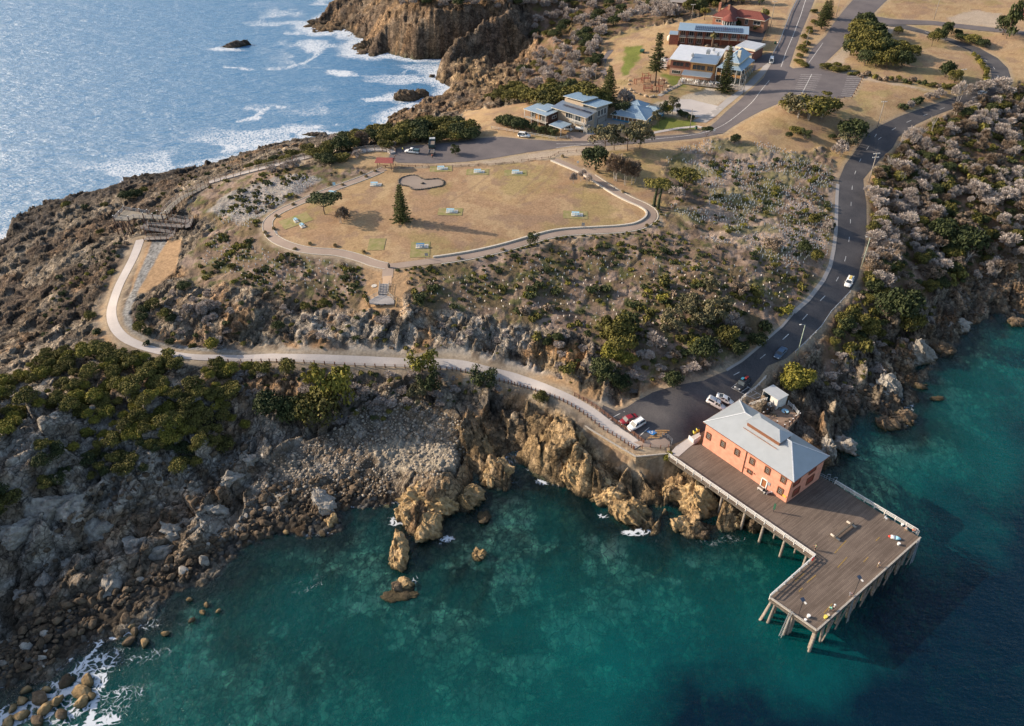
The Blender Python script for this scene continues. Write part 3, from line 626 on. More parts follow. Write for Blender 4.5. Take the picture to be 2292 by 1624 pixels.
w1=noise(.32,6,mp.outputs[0],.62); w2=noise(1.6,4,mp.outputs[0],.6); w0=noise(.13,5,mp.outputs[0],.6)
hgt=mth('MULTIPLY_ADD',mth('MULTIPLY',w0,oa.outputs['Fac']),9.0,mth('MULTIPLY',w1,mth('MULTIPLY_ADD',oa.outputs['Fac'],2.7,.8)))
hgt=mth('MULTIPLY_ADD',w2,.40,hgt)
bp=N.new('ShaderNodeBump'); bp.inputs['Distance'].default_value=1.0; bp.inputs['Strength'].default_value=.75
L.new(hgt,bp.inputs['Height'])
# bed seen through water, tinted with depth
tr=N.new('ShaderNodeBsdfTransparent')
def expf(k):return mth('POWER',math.e,mth('MULTIPLY',da.outputs['Fac'],-k))
cmb=N.new('ShaderNodeCombineColor'); L.new(expf(.30),cmb.inputs[0]); L.new(expf(.06),cmb.inputs[1]); L.new(expf(.085),cmb.inputs[2])
L.new(cmb.outputs[0],tr.inputs['Color'])
body=N.new('ShaderNodeBsdfDiffuse')
mxb=N.new('ShaderNodeMix'); mxb.data_type='RGBA'; mxb.inputs['B'].default_value=(.055,.18,.34,1)
dr=N.new('ShaderNodeMapRange'); dr.inputs[1].default_value=1.4; dr.inputs[2].default_value=8.5; L.new(mth('ADD',da.outputs['Fac'],mth('MULTIPLY_ADD',noise(.045,4,geo.outputs['Position']),8,-3.4)),dr.inputs[0])
mxd=N.new('ShaderNodeMix'); mxd.data_type='RGBA'; mxd.inputs['A'].default_value=(.002,.22,.215,1); mxd.inputs['B'].default_value=(.0005,.014,.032,1); L.new(dr.outputs[0],mxd.inputs['Factor']); L.new(mxd.outputs['Result'],mxb.inputs['A'])
L.new(oa.outputs['Fac'],mxb.inputs['Factor']); L.new(mxb.outputs['Result'],body.inputs['Color'])
ms=N.new('ShaderNodeMixShader'); L.new(mth('MAXIMUM',mth('SUBTRACT',1.0,expf(.12),clamp=True),mth('MULTIPLY',oa.outputs['Fac'],.93)),ms.inputs[0])
L.new(tr.outputs[0],ms.inputs[1]); L.new(body.outputs[0],ms.inputs[2])
gl=N.new('ShaderNodeBsdfGlossy'); L.new(mth('MULTIPLY_ADD',oa.outputs['Fac'],.24,.10),gl.inputs['Roughness']); L.new(bp.outputs[0],gl.inputs['Normal'])
fr=N.new('ShaderNodeFresnel'); fr.inputs['IOR'].default_value=1.34; L.new(bp.outputs[0],fr.inputs['Normal'])
m2=N.new('ShaderNodeMixShader'); L.new(fr.outputs[0],m2.inputs[0]); L.new(ms.outputs[0],m2.inputs[1]); L.new(gl.outputs[0],m2.inputs[2])
fo=N.new('ShaderNodeBsdfDiffuse'); fo.inputs['Color'].default_value=(.58,.62,.66,1)
wp=N.new('ShaderNodeMix'); wp.data_type='RGBA'; wp.inputs['Factor'].default_value=.12
nv=N.new('ShaderNodeTexNoise'); nv.inputs['Scale'].default_value=.5; L.new(geo.outputs['Position'],nv.inputs['Vector'])
add=N.new('ShaderNodeVectorMath'); add.operation='MULTIPLY_ADD'; L.new(nv.outputs['Color'],add.inputs[0]); add.inputs[1].default_value=(3,3,0); L.new(geo.outputs['Position'],add.inputs[2])
n_a=noise(1.1,5,add.outputs[0],.65)
vor=N.new('ShaderNodeTexVoronoi'); vor.feature='DISTANCE_TO_EDGE'; vor.inputs['Scale'].default_value=.8; L.new(add.outputs[0],vor.inputs['Vector'])
lace=mth('SUBTRACT',1.0,mth('MULTIPLY',vor.outputs['Distance'],3.2),clamp=True)
pat=mth('ADD',mth('MULTIPLY',n_a,.55),mth('MULTIPLY',lace,.45))
thr=mth('MULTIPLY_ADD',mth('MULTIPLY',fa.outputs['Fac'],mth('MULTIPLY_ADD',oa.outputs['Fac'],.12,.80)),-1.0,1.10)
ff=N.new('ShaderNodeMapRange'); ff.interpolation_type='SMOOTHSTEP'; ff.inputs[3].default_value=0; ff.inputs[4].default_value=.95
L.new(pat,ff.inputs[0]); L.new(mth('SUBTRACT',thr,.10),ff.inputs[1]); L.new(mth('ADD',thr,.12),ff.inputs[2])
m3=N.new('ShaderNodeMixShader'); L.new(mth('MULTIPLY',ff.outputs[0],mth('GREATER_THAN',fa.outputs['Fac'],.02)),m3.inputs[0]); L.new(m2.outputs[0],m3.inputs[1]); L.new(fo.outputs[0],m3.inputs[2])
L.new(m3.outputs[0],out.inputs['Surface'])
# vertices: grid + skirt to the horizon
nr,nc=WX.shape
opn=sstep(.3,1,np.maximum(sstep(-105,-140,WX)*(WY>150),sstep(285,310,WY)*(WX<80)))
VW=np.stack([WX,WY,np.zeros_like(WX)],-1).reshape(-1,3); FW=grid_faces(nr,nc)
ringI=np.concatenate([np.arange(nc),(np.arange(1,nr))*nc+nc-1,(nr-1)*nc+np.arange(nc-2,-1,-1),np.arange(nr-2,0,-1)*nc])
pr=VW[ringI]; cen=np.array([0,300,0]); dirn=pr-cen; far=cen+dirn/np.linalg.norm(dirn,axis=1)[:,None]*6000; far[:,2]=0
n0=len(VW); VW=np.concatenate([VW,far]); kk=len(ringI); i=np.arange(kk); j=(i+1) % kk
FW=np.concatenate([FW,np.stack([ringI[i],n0+i,n0+j,ringI[j]],1)])
mew=npmesh('water',VW,FW,wm,smooth=True)
def pattr(nm,arr,fill):
    a=mew.attributes.new(nm,'FLOAT','POINT'); a.data.foreach_set('value',np.concatenate([arr.ravel(),np.full(kk,fill)]).astype(np.float32))
pattr('depth',dep,12); pattr('foam',np.clip(foam,0,1),0); pattr('open',opn,1)
water=bpy.data.objects.new('water',mew); C.objects.link(water); tag(water,kind='structure')

# ================================================================ ROADS AND PATHS
def GHz(x,y):return float(gsample(GH,np.float64(x),np.float64(y)))
def resample(pts,step,closed=False):
    pts=[Vector(p[:2]) for p in pts]
    if closed:pts=pts+[pts[0]]
    out=[pts[0]]
    for a,b in zip(pts[:-1],pts[1:]):
        n=max(1,int((b-a).length/step))
        for i in range(1,n+1):out.append(a.lerp(b,i/n))
    return out[:-1] if closed else out
def chaikin(pts,n=2,closed=False):
    pts=[Vector(p[:2]) for p in pts]
    for _ in range(n):
        o=[] if closed else [pts[0]]
        m_=len(pts)
        for i in range(m_ if closed else m_-1):
            a,b=pts[i],pts[(i+1) % m_]; o+=[a*.75+b*.25,a*.25+b*.75]
        if not closed:o.append(pts[-1])
        pts=o
    return pts
def drape(name,poly,m,dz=.03,step=2.2,parent=None):
    bd=resample(poly,step,True); n=len(bd)
    xs=[p.x for p in bd]; ys=[p.y for p in bd]
    gx_,gy_=np.meshgrid(np.arange(min(xs),max(xs),step),np.arange(min(ys),max(ys),step))
    d=sdist(gx_,gy_,[tuple(p) for p in bd]); inn=d<-.5*step
    pts=bd+[Vector((float(a),float(b))) for a,b in zip(gx_[inn],gy_[inn])]
    r=geometry.delaunay_2d_cdt(pts,[(i,(i+1) % n) for i in range(n)],[list(range(n))],1,1e-4)
    vs,fs=r[0],r[2]
    V=[(p.x,p.y,GHz(p.x,p.y)+dz) for p in vs]
    me=bpy.data.meshes.new(name); me.from_pydata(V,[],fs); me.materials.append(m)
    for p in me.polygons:p.use_smooth=True
    me.update()
    if sum(p.normal.z for p in me.polygons)<0:me.flip_normals()
    o=bpy.data.objects.new(name,me); C.objects.link(o)
    if parent:o.parent=parent
    return o
def ribbon(name,pts,w,m,dz=.03,step=1.5,parent=None,build=True,mb=None):
    p=resample(pts,step); mb=mb or MB(); n=len(p); k=max(2,int(w/1.0)+1)
    nb=len(mb.v)
    for i,q in enumerate(p):
        d=(p[min(i+1,n-1)]-p[max(i-1,0)]).normalized(); s=Vector((-d.y,d.x))
        for j in range(k):
            r=q+s*w*(j/(k-1)-.5); mb.v.append((r.x,r.y,GHz(r.x,r.y)+dz))
    for i in range(n-1):
        for j in range(k-1):
            a=nb+i*k+j; mb.f.append((a,a+k,a+k+1,a+1)); mb.m.append(0)
    if not build:return mb
    return mb.build(name,m,parent)
def asphalt(name,c,c2):
    m,t,b=newmat(name); N=t.nodes; L=t.links; b.inputs['Roughness'].default_value=.9; b.inputs['Specular IOR Level'].default_value=.25
    g=N.new('ShaderNodeNewGeometry'); n1=N.new('ShaderNodeTexNoise'); n1.inputs['Scale'].default_value=.16; n1.inputs['Detail'].default_value=6
    n2=N.new('ShaderNodeTexNoise'); n2.inputs['Scale'].default_value=3; n2.inputs['Detail'].default_value=5
    L.new(g.outputs['Position'],n1.inputs['Vector']); L.new(g.outputs['Position'],n2.inputs['Vector'])
    a=N.new('ShaderNodeMath'); a.operation='MULTIPLY_ADD'; L.new(n1.outputs['Fac'],a.inputs[0]); a.inputs[1].default_value=.6
    q=N.new('ShaderNodeMath'); q.operation='MULTIPLY'; q.inputs[1].default_value=.4; L.new(n2.outputs['Fac'],q.inputs[0]); L.new(q.outputs[0],a.inputs[2])
    mr=N.new('ShaderNodeMapRange'); mr.inputs[1].default_value=.36; mr.inputs[2].default_value=.64; L.new(a.outputs[0],mr.inputs[0])
    mx=N.new('ShaderNodeMix'); mx.data_type='RGBA'; mx.inputs['A'].default_value=(*c,1); mx.inputs['B'].default_value=(*c2,1)
    L.new(mr.outputs[0],mx.inputs['Factor']); L.new(mx.outputs['Result'],b.inputs['Base Color']); return m
M={}
M['asph']=asphalt('asphalt_dark',(.050,.049,.054),(.105,.097,.096)); M['asphu']=asphalt('asphalt_worn',(.105,.092,.095),(.155,.135,.132))
M['brownpath']=asphalt('brown_paving',(.27,.205,.165),(.34,.265,.215)); M['conc']=asphalt('pale_concrete',(.40,.36,.335),(.50,.455,.42))
M['conc2']=asphalt('grey_concrete',(.29,.27,.25),(.36,.33,.31)); M['tanpath']=asphalt('tan_paving',(.42,.29,.19),(.47,.33,.22))
M['white']=mat('white_paint',(.78,.77,.74),.6,.08); M['yellow']=mat('yellow_paint',(.62,.42,.07),.6,.1); M['bluep']=mat('blue_paint',(.02,.16,.42),.6,.1)
M['curb']=mat('curb_concrete',(.52,.47,.40),.8,.12); M['line']=mat('line_paint',(.62,.60,.57),.7,.25,1.2)
def st_(o,**k):tag(o,kind='structure',**k); return o
st_(drape('road',wW,M['asph'],.03)); st_(drape('road',wU,M['asphu'],.03)); st_(drape('road',wS,M['asphu'],.055))
loopw=chaikin(wP,2); loww=chaikin(wLow,2)
st_(ribbon('path',loopw,2.7,M['brownpath'],.05)); st_(ribbon('path',loww,2.6,M['conc'],.05))
st_(ribbon('path',GP([(869,596),(868,610),(867,622)]),3.0,M['brownpath'],.056)); st_(ribbon('path',GP([(867,618),(866,641)]),2.5,M['tanpath'],.064))
# low edging walls of the loop
def wall(name,pts,w,h,m,label=None,cat=None,step=1.6,parent=None,sink=.25,offz=None,group=None):
    p=resample(pts,step); mb=MB(); n=len(p); rings=[]
    for i,q in enumerate(p):
        d=(p[min(i+1,n-1)]-p[max(i-1,0)]).normalized(); s=Vector((-d.y,d.x))*w/2; z=GHz(q.x,q.y) if offz is None else offz(q)
        rings.append([(q.x-s.x,q.y-s.y,z-sink),(q.x+s.x,q.y+s.y,z-sink),(q.x+s.x,q.y+s.y,z+h),(q.x-s.x,q.y-s.y,z+h)])
    mb.loft(rings); o=mb.build(name,m,parent)
    if label:tag(o,label,cat,group)
    return o
def offset(pts,d):
    pts=[Vector(p[:2]) for p in pts]; n=len(pts); o=[]
    for i,q in enumerate(pts):
        t_=(pts[min(i+1,n-1)]-pts[max(i-1,0)]).normalized(); o.append(q+Vector((-t_.y,t_.x))*d)
    return o
nl=len(loopw); ir=int(nl*.585)
o=offset(loopw,1.75)[int(nl*.515):]
wall('seat_wall',o,.55,.42,M['curb'],'long pale concrete seating wall curving along the right side of the lawn','seat wall')
wall('kerb',offset(loopw,1.5)[2:int(nl*.45)],.2,.14,M['curb'],'thin pale kerb along the left side of the lawn path','kerb')
wall('kerb',offset(loopw,-1.5)[:int(nl*.455)],.2,.16,M['curb'],'thin pale kerb on the outer edge of the lawn path','kerb')
wall('kerb',offset(loopw,-1.75)[int(nl*.52):int(nl*.93)],.3,.12,M['curb'],'weathered kerb on the outer bend of the path at right','kerb')
# kerbs of the wharf road (concrete gutter on the uphill side)
ribbon_g=ribbon('gutter',GP([(1777,699),(1810,670),(1843,627),(1858,596),(1866,558),(1871,516),(1873,445),(1875,412)]),1.1,M['conc2'],.07); tag(ribbon_g,'pale concrete gutter along the uphill edge of the wharf road','gutter')
ribbon_g=ribbon('gutter',GP([(1626,829),(1659,809),(1702,773),(1751,730),(1777,699)]),.6,M['conc2'],.075); tag(ribbon_g,'narrow concrete gutter on the shaded lower bend of the wharf road','gutter')
# footpaths, drives
st_(drape('path',GP([(1548,272),(1568,262),(1598,246),(1625,222),(1652,204),(1678,180),(1700,160),(1716,135),(1728,140),(1712,165),(1686,192),(1655,215),(1630,235),(1605,258),(1580,275)]),M['conc2'],.065))
st_(drape('driveway',GP([(1306,284),(1330,268),(1372,264),(1400,272),(1392,292),(1345,300),(1320,302),(1305,300)]),M['conc2'],.066))
st_(drape('driveway',GP([(1270,296),(1300,296),(1322,304),(1320,316),(1282,316),(1266,303)]),M['brownpath'],.068))
st_(ribbon('path',GP([(1450,300),(1480,294),(1520,287),(1560,283),(1572,286)]),1.5,M['conc'],.07))
st_(drape('courtyard',GP([(1515,223),(1545,222),(1622,240),(1600,262),(1545,262),(1490,246)]),M['conc'],.06))
st_(drape('car_park',GP([(1690,128),(1728,118),(1722,138),(1706,150),(1692,158),(1680,160),(1688,145)]),M['asphu'],.085))
st_(drape('car_park',GP([(1676,68),(1715,68),(1702,100),(1690,98),(1672,92)]),M['asph'],.085))
st_(ribbon('path',GP([(1352,168),(1348,150),(1352,132),(1368,112)]),2.6,M['asphu'],.07)); 
st_(ribbon('path',GP([(1475,215),(1492,204),(1520,190),(1530,178)]),1.8,M['conc2'],.08))
# markings
def mark(D,w,m=None,dz=.045,name='road_marking',smooth=0):
    q=GP(D)
    if smooth:q=chaikin(q,smooth)
    return st_(ribbon(name,q,w,m or M['line'],dz,1.2))
CL=chaikin(GP([(1962,300),(1925,356),(1911,395),(1907,419),(1904,470),(1903,516),(1897,562),(1884,608),(1861,648),(1823,686),(1769,746),(1716,792),(1651,838),(1575,873)]),2)
def dashes(line,on_,off,w,dz=.045,name='road_marking',start=0.):
    L_=[0]; p=resample(line,.5)
    mb=MB(); cur=[]; dist=start
    for a,b in zip(p[:-1],p[1:]):
        dist+=(b-a).length
        if dist % (on_+off)<on_:cur.append(a)
        else:
            if len(cur)>2:ribbon('',cur,w,None,dz,.8,build=False,mb=mb)
            cur=[]
    if len(cur)>2:ribbon('',cur,w,None,dz,.8,build=False,mb=mb)
    return st_(mb.build(name,M['line']))
dashes(CL,3.2,7.5,.17)
dashes(chaikin(GP([(2070,71),(2130,96),(2185,122),(2212,138),(2230,158),(2236,178),(2222,198),(2192,214),(2154,228),(2090,250),(2039,269),(1990,294),(1962,315)]),2),3,6.5,.17)
mark([(1244,331),(1320,322),(1345,321.5)],.18); mark([(1245,322),(1330,322)],.14)
mark([(1447,313),(1520,306),(1570,299),(1620,281),(1655,255),(1685,228),(1705,200),(1722,180)],.2,smooth=2)
mark([(1778,150),(1782,128),(1797,90),(1810,55),(1826,20),(1838,-20)][:1]+[(1779,146)],.2) if False else None
mark([(1748,150),(1758,120),(1775,80),(1792,35),(1803,0),(1812,-30)],.24)
mark([(1893,156),(1838,143)][:0]+[(1809,142),(1842,96)][:2],.2)
for i in range(11):   # angled bays in the upper car park
    f=i/10; a=(1792-18*f,167+44*f); b_=(1840-22*f,168+46*f); mark([a,b_],.14)
for i in range(11):
    f=i/10; a=(1896-14*f,172+42*f); b_=(1930-22*f,172+44*f); mark([a,b_],.14)
mark([(1817,166),(1795,209)],.2)
# lot markings by the wharf, world laid out from the photo
for a,b_ in (((1400,975-7),(1452,951)),((1437,985),(1497,953)),((1655,905),(1627,891)),((1675,878),(1640,862))):pass
dashes(GP([(1499,967),(1545,935),(1590,905),(1620,884)]),.9,.75,.22)
mark([(1430,978),(1453,957)],.16); mark([(1364,939),(1398,921)],.16); mark([(1618,893),(1651,913)],.14)
mb=MB()
for i in range(7):
    f=i/6; ribbon('',GP([(1442+44*f*.55,988-20*f*.9-6*f),(1466+36*f*.9,988-24*f)]),.3,None,.05,1,build=False,mb=mb)
st_(mb.build('road_marking',mat('ochre_hatch',(.42,.25,.11),.7,.2)))
mb=MB()
hp=[(1637,868),(1656,853),(1706,886),(1690,893)]
for a,b_ in ((0,1),(1,2),(2,3),(3,0)):ribbon('',GP([hp[a],hp[b_]]),.16,None,.05,1,build=False,mb=mb)
for f in (.2,.4,.6,.8):ribbon('',GP([(1637+53*f,868+25*f),(1656+50*f,853+33*f)]),.14,None,.05,1,build=False,mb=mb)
st_(mb.build('road_marking',M['line']))
# blue accessible bay with a white wheelchair sign
c=P(1459,967); t_=(Vector(GP([(1453,957)])[0])-Vector(GP([(1430,978)])[0])).normalized(); ang_=math.atan2(t_.y,t_.x)
mb=MB(); mb.box((0,0,0),(1.9,1.6,.004),0,0)
for p,q,w_ in (((-.1,.45),(-.1,-.05),.14),((-.1,-.05),(.3,-.05),.12),((.3,-.05),(.45,-.45),.12),((-.1,.2),(.2,.2),.1)):
    mb.bar((*p,.006),(*q,.006),w_,.004,1)
ring=[(-.1+.42*math.cos(a),-.25+.35*math.sin(a)) for a in np.linspace(2.0,6.0,12)]
for p,q in zip(ring[:-1],ring[1:]):mb.bar((*p,.006),(*q,.006),.09,.004,1)
o=mb.build('parking_symbol',[M['bluep'],M['white']]); o.location=(c.x,c.y,GHz(c.x,c.y)+.05); o.rotation_euler=(0,0,ang_-math.pi/2); st_(o)

# ================================================================ WHARF
DZ=6.0
def wood(name,c1,c2,ang,spacing=.24):
    """boards running along direction ang (object space)"""
    m,t,b=newmat(name); N=t.nodes; L=t.links; b.inputs['Roughness'].default_value=.85; b.inputs['Specular IOR Level'].default_value=.3
    tc=N.new('ShaderNodeTexCoord'); mp=N.new('ShaderNodeMapping'); mp.inputs['Rotation'].default_value=(0,0,-ang); L.new(tc.outputs['Object'],mp.inputs['Vector'])
    sx=N.new('ShaderNodeSeparateXYZ'); L.new(mp.outputs[0],sx.inputs[0])
    fl=N.new('ShaderNodeMath'); fl.operation='DIVIDE'; fl.inputs[1].default_value=spacing; L.new(sx.outputs['Y'],fl.inputs[0])
    f2_=N.new('ShaderNodeMath'); f2_.operation='FLOOR'; L.new(fl.outputs[0],f2_.inputs[0])
    xs=N.new('ShaderNodeMath'); xs.operation='MULTIPLY_ADD'; L.new(f2_.outputs[0],xs.inputs[0]); xs.inputs[1].default_value=3.7
    xd=N.new('ShaderNodeMath'); xd.operation='MULTIPLY'; xd.inputs[1].default_value=.22; L.new(sx.outputs['X'],xd.inputs[0]); L.new(xd.outputs[0],xs.inputs[2])
    xf=N.new('ShaderNodeMath'); xf.operation='FLOOR'; L.new(xs.outputs[0],xf.inputs[0])
    cb=N.new('ShaderNodeCombineXYZ'); L.new(f2_.outputs[0],cb.inputs[0]); L.new(xf.outputs[0],cb.inputs[1])
    wn=N.new('ShaderNodeTexWhiteNoise'); wn.noise_dimensions='2D'; L.new(cb.outputs[0],wn.inputs['Vector'])
    no=N.new('ShaderNodeTexNoise'); no.inputs['Scale'].default_value=.22; no.inputs['Detail'].default_value=6; no.inputs['Roughness'].default_value=.65; L.new(tc.outputs['Object'],no.inputs['Vector'])
    ad=N.new('ShaderNodeMath'); ad.operation='MULTIPLY_ADD'; L.new(wn.outputs['Value'],ad.inputs[0]); ad.inputs[1].default_value=.5
    n5=N.new('ShaderNodeMapRange'); n5.inputs[1].default_value=.3; n5.inputs[2].default_value=.7; n5.inputs[4].default_value=.5; L.new(no.outputs['Fac'],n5.inputs[0]); L.new(n5.outputs[0],ad.inputs[2])
    mx=N.new('ShaderNodeMix'); mx.data_type='RGBA'; mx.inputs['A'].default_value=(*c1,1); mx.inputs['B'].default_value=(*c2,1); L.new(ad.outputs[0],mx.inputs['Factor'])
    fr_=N.new('ShaderNodeMath'); fr_.operation='FRACT'; L.new(fl.outputs[0],fr_.inputs[0])
    gt=N.new('ShaderNodeMath'); gt.operation='GREATER_THAN'; gt.inputs[1].default_value=.12; L.new(fr_.outputs[0],gt.inputs[0])
    m2_=N.new('ShaderNodeMix'); m2_.data_type='RGBA'; m2_.inputs['A'].default_value=(*[c*.3 for c in c1],1); L.new(gt.outputs[0],m2_.inputs['Factor']); L.new(mx.outputs['Result'],m2_.inputs['B'])
    L.new(m2_.outputs['Result'],b.inputs['Base Color']); return m
dk={k_:W(u,v,DZ) for k_,(u,v) in dict(P0=(1497,1023),P1=(1823,1249),P2=(1723,1338),P3=(1828,1412),P4=(2060,1204),P5=(1868,1083)).items()}
# bring the seaward arm to a clean rectangle
ax=(dk['P4']-dk['P3']).xy.normalized(); pl_ang=math.atan2(ax.y,ax.x)
A_=W(1760,1126,DZ); B_=W(1572,996,DZ); C_=W(1826,1070,DZ)
M['deck']=wood('deck_boards',(.095,.070,.054),(.205,.158,.126),pl_ang)
M['wpost']=mat('weathered_white_timber',(.66,.64,.60),.8,.15,6); M['pile']=mat('grey_pile_timber',(.30,.27,.23),.9,.3,2.5,col2=(.16,.12,.09))
M['beam']=mat('wet_dark_timber',(.13,.11,.09),.9,.25,3); M['kerbw']=mat('bleached_timber',(.40,.36,.31),.85,.2,4)
wharf=empty('wharf',(dk['P2'].x,dk['P2'].y,0),0,'timber wharf on piles with brown deck boards and white side rails over the green water','wharf')
wi=lambda o:(setattr(o,'matrix_parent_inverse',wharf.matrix_world.inverted()),setattr(o,'parent',wharf))
OFF=Vector((dk['P2'].x,dk['P2'].y,0))
def wb(mb,name,m,parent=None,smooth=False):
    mb.v=[(a-OFF.x,b-OFF.y,c) for a,b,c in mb.v]
    return mb.build(name,m,parent or wharf,smooth)
backn=(C_-A_).xy.normalized()
Bk=W(1836,1052,DZ); bl=Vector((*(B_.xy+backn*12.2),DZ)); ap=W(1572,977,DZ)
outline=[dk['P0'],dk['P1'],dk['P2'],dk['P3'],dk['P4'],dk['P5'],Vector((*(A_.xy+backn*12.6+(A_-B_).xy.normalized()*1.0),DZ)),Vector((*(B_.xy+backn*12.6),DZ)),Vector((*(B_.xy+(B_-A_).xy.normalized()*.4-backn*0.3),DZ)),W(1531,1000,DZ)]
mb=MB(); mb.prism([(p.x,p.y) for p in outline],DZ-.28,DZ); wb(mb,'deck',M['deck'])
def along(a,b,s): # points every s metres
    n=max(1,round((b-a).length/s)); return [a.lerp(b,i/n) for i in range(n+1)]
mb=MB()
for a,b in (('P2','P3'),('P3','P4')):mb.bar(dk[a]+Vector((0,0,.14)),dk[b]+Vector((0,0,.14)),.32,.28)
wb(mb,'kerb_beam',M['kerbw'])
mb=MB()
for a,b in (('P0','P1'),('P1','P2'),('P2','P3'),('P3','P4'),('P4','P5')):mb.bar(dk[a]+Vector((0,0,-.55)),dk[b]+Vector((0,0,-.55)),.35,.5)
for i in range(9):
    f=(i+.5)/9; a=dk['P3'].lerp(dk['P4'],f); inn=(dk['P2']-dk['P3']); mb.bar(a+Vector((0,0,-.6)),a+inn*1.0+Vector((0,0,-.6)),.35,.4)
wb(mb,'bearer',M['beam'])
def railing(a,b,h=1.05,nm='railing',infill=None):
    a=a.copy(); b=b.copy(); d=(b-a); L_=d.length; d.normalize()
    mb=MB()
    for z in (.35,.68):mb.bar(a+Vector((0,0,z)),b+Vector((0,0,z)),.07,.15)
    mb.bar(a+Vector((0,0,h)),b+Vector((0,0,h)),.20,.10)
    o=wb(mb,nm,M['wpost'])
    for p in along(a,b,2.3):
        m2=MB(); m2.bar(p+Vector((0,0,-.5)),p+Vector((0,0,h-.05)),.17); q=wb(m2,'post',M['wpost'],o)
    return o
railing(dk['P0'],dk['P1']); railing(dk['P1'],dk['P2']); railing(dk['P5'],W(2052,1193,DZ))
# grey metal rails behind the building end
M['galv']=mat('galvanised_steel',(.42,.44,.46),.45,.1,metal=.6)
mb=MB(); g0=Vector((*(A_.xy+backn*12.2),DZ)); g1=dk['P5']
for z in (.5,1.0):mb.bar(g0+Vector((0,0,z)),g1+Vector((0,0,z)),.06)
for p in along(g0,g1,1.4):mb.bar(p,p+Vector((0,0,1.05)),.07)
for p in (g0.lerp(g1,.6),g1):
    for s in (-.35,.35):mb.bar(p+Vector((s,.3,0)),p+Vector((s,.3,1.6)),.08)
    mb.bar(p+Vector((-.35,.3,1.6)),p+Vector((.35,.3,1.6)),.08)
wb(mb,'hand_rail',M['galv'])
def pile(x,y,lean=(0,0),r=.28,top=DZ-.3,cap=0.):
    mb=MB(); zb=-5.2; mb.tube([(x+lean[0]*(top-zb)/6,y+lean[1]*(top-zb)/6,zb),(x+lean[0]*.5,y+lean[1]*.5,(top+zb)/2),(x,y,top)],[r*1.1,r*1.05,r],9)
    if cap:mb.tube([(x+.02,y,-.2),(x,y,.9)],[r*1.25,r*1.2],9,0)
    wb(mb,'pile',M['pile'],smooth=True)
sea_n=Vector((ax.y,-ax.x))      # outward normal of the seaward face
for i in range(13):
    f=(i+.15)/12.3; p=dk['P3'].lerp(dk['P4'],min(f,.995)).xy-sea_n*.45; pile(p.x,p.y,tuple(sea_n*(.9 if i % 3==1 else .15)))
    if i % 2==0:q=p-sea_n*4.2; pile(q.x,q.y)
    if i % 3==0:q=p-sea_n*8.4; pile(q.x,q.y)
e1=(dk['P1']-dk['P0']).xy.normalized(); en=Vector((e1.y,-e1.x))
for i,s in enumerate((12.5,17.5,24.5,30.0,36.0,42.0)):
    L0=(dk['P1']-dk['P0']).length; s=s*L0/44; p=dk['P0'].xy+e1*s-en*.4
    pile(p.x,p.y,(-.15,-.1)); q=p-en*3+e1*1.4; pile(q.x,q.y,r=.2); q=p-en*8; pile(q.x,q.y)
p=dk['P2'].xy+ax*.4+(-sea_n)*-.5; 
pile(p.x,p.y,(-2.6,-.6)); pile(p.x+.6,p.y-.2,(-1.3,-1.3)); pile(p.x+1.6,p.y+1.4,(.2,-.3),.2)
for f,l in ((.46,(-1.0,-1.2)),(.5,(-.2,-.4)),(.985,(-.55,-.9))):
    p=dk['P2'].lerp(dk['P3'],f).xy+ax*.4; pile(p.x,p.y,l)
for i in range(4):
    f=(i+.3)/4; p=dk['P1'].lerp(dk['P2'],f).xy-(-ax)*0+sea_n*.4; pile(p.x,p.y)
for i in range(4):
    p=dk['P5'].lerp(dk['P4'],(i+.3)/4).xy-ax*.5; pile(p.x,p.y)
for i in range(8):     # diagonal braces on the seaward face
    a=dk['P3'].lerp(dk['P4'],(i+.6)/8.6); b=dk['P3'].lerp(dk['P4'],(i+1.25)/8.6); s3=Vector((*(sea_n*.35),0))
    mb=MB(); mb.bar(a+s3*1.8+Vector((0,0,-4.6)),b+s3+Vector((0,0,-.8)),.22,.3); wb(mb,'brace',M['pile'])
# fender ladder frames
def ladder(a,out,name='ladder',w_=.5,down=6.0,up=1.0):
    """a: top point at deck edge, out: horizontal lean of its foot"""
    mb=MB(); t_=Vector((-out.y,out.x,0)).normalized()*w_/2; top=a+Vector((0,0,up)); bot=a+Vector((out.x,out.y,-down))
    for s in (-1,1):mb.bar(top+t_*s,bot+t_*s,.09)
    for i in range(18):c_=top.lerp(bot,(i+1)/19); mb.bar(c_-t_,c_+t_,.06)
    wb(mb,name,M['galv'])
ladder(dk['P2'].lerp(dk['P3'],.47)+Vector((*(-ax*.25),0)),-ax*1.2)
ladder(dk['P3'].lerp(dk['P4'],.955)+Vector((*(sea_n*.3),0)),sea_n*.5,w_=1.1); ladder(dk['P3'].lerp(dk['P4'],.31)+Vector((*(sea_n*.3),0)),sea_n*.5,up=.2)
# faded yellow rail marks set in the deck
M['fyel']=mat('faded_yellow',(.34,.22,.06),.8,.4,5)
for a,b in (((1779,1301),(1800,1283)),((1806,1304),(1826,1287)),((1875,1270),(1896,1247)),((1868,1238),(1894,1210)),((1933,1258),(1943,1247)),((1960,1211),(1969,1202)),((1844,1372),(1863,1351)),((1788,1324),(1796,1316))):
    mb=MB(); mb.bar(W(*a,DZ+.006),W(*b,DZ+.006),.16,.008); wb(mb,'yellow_marking',M['fyel'])
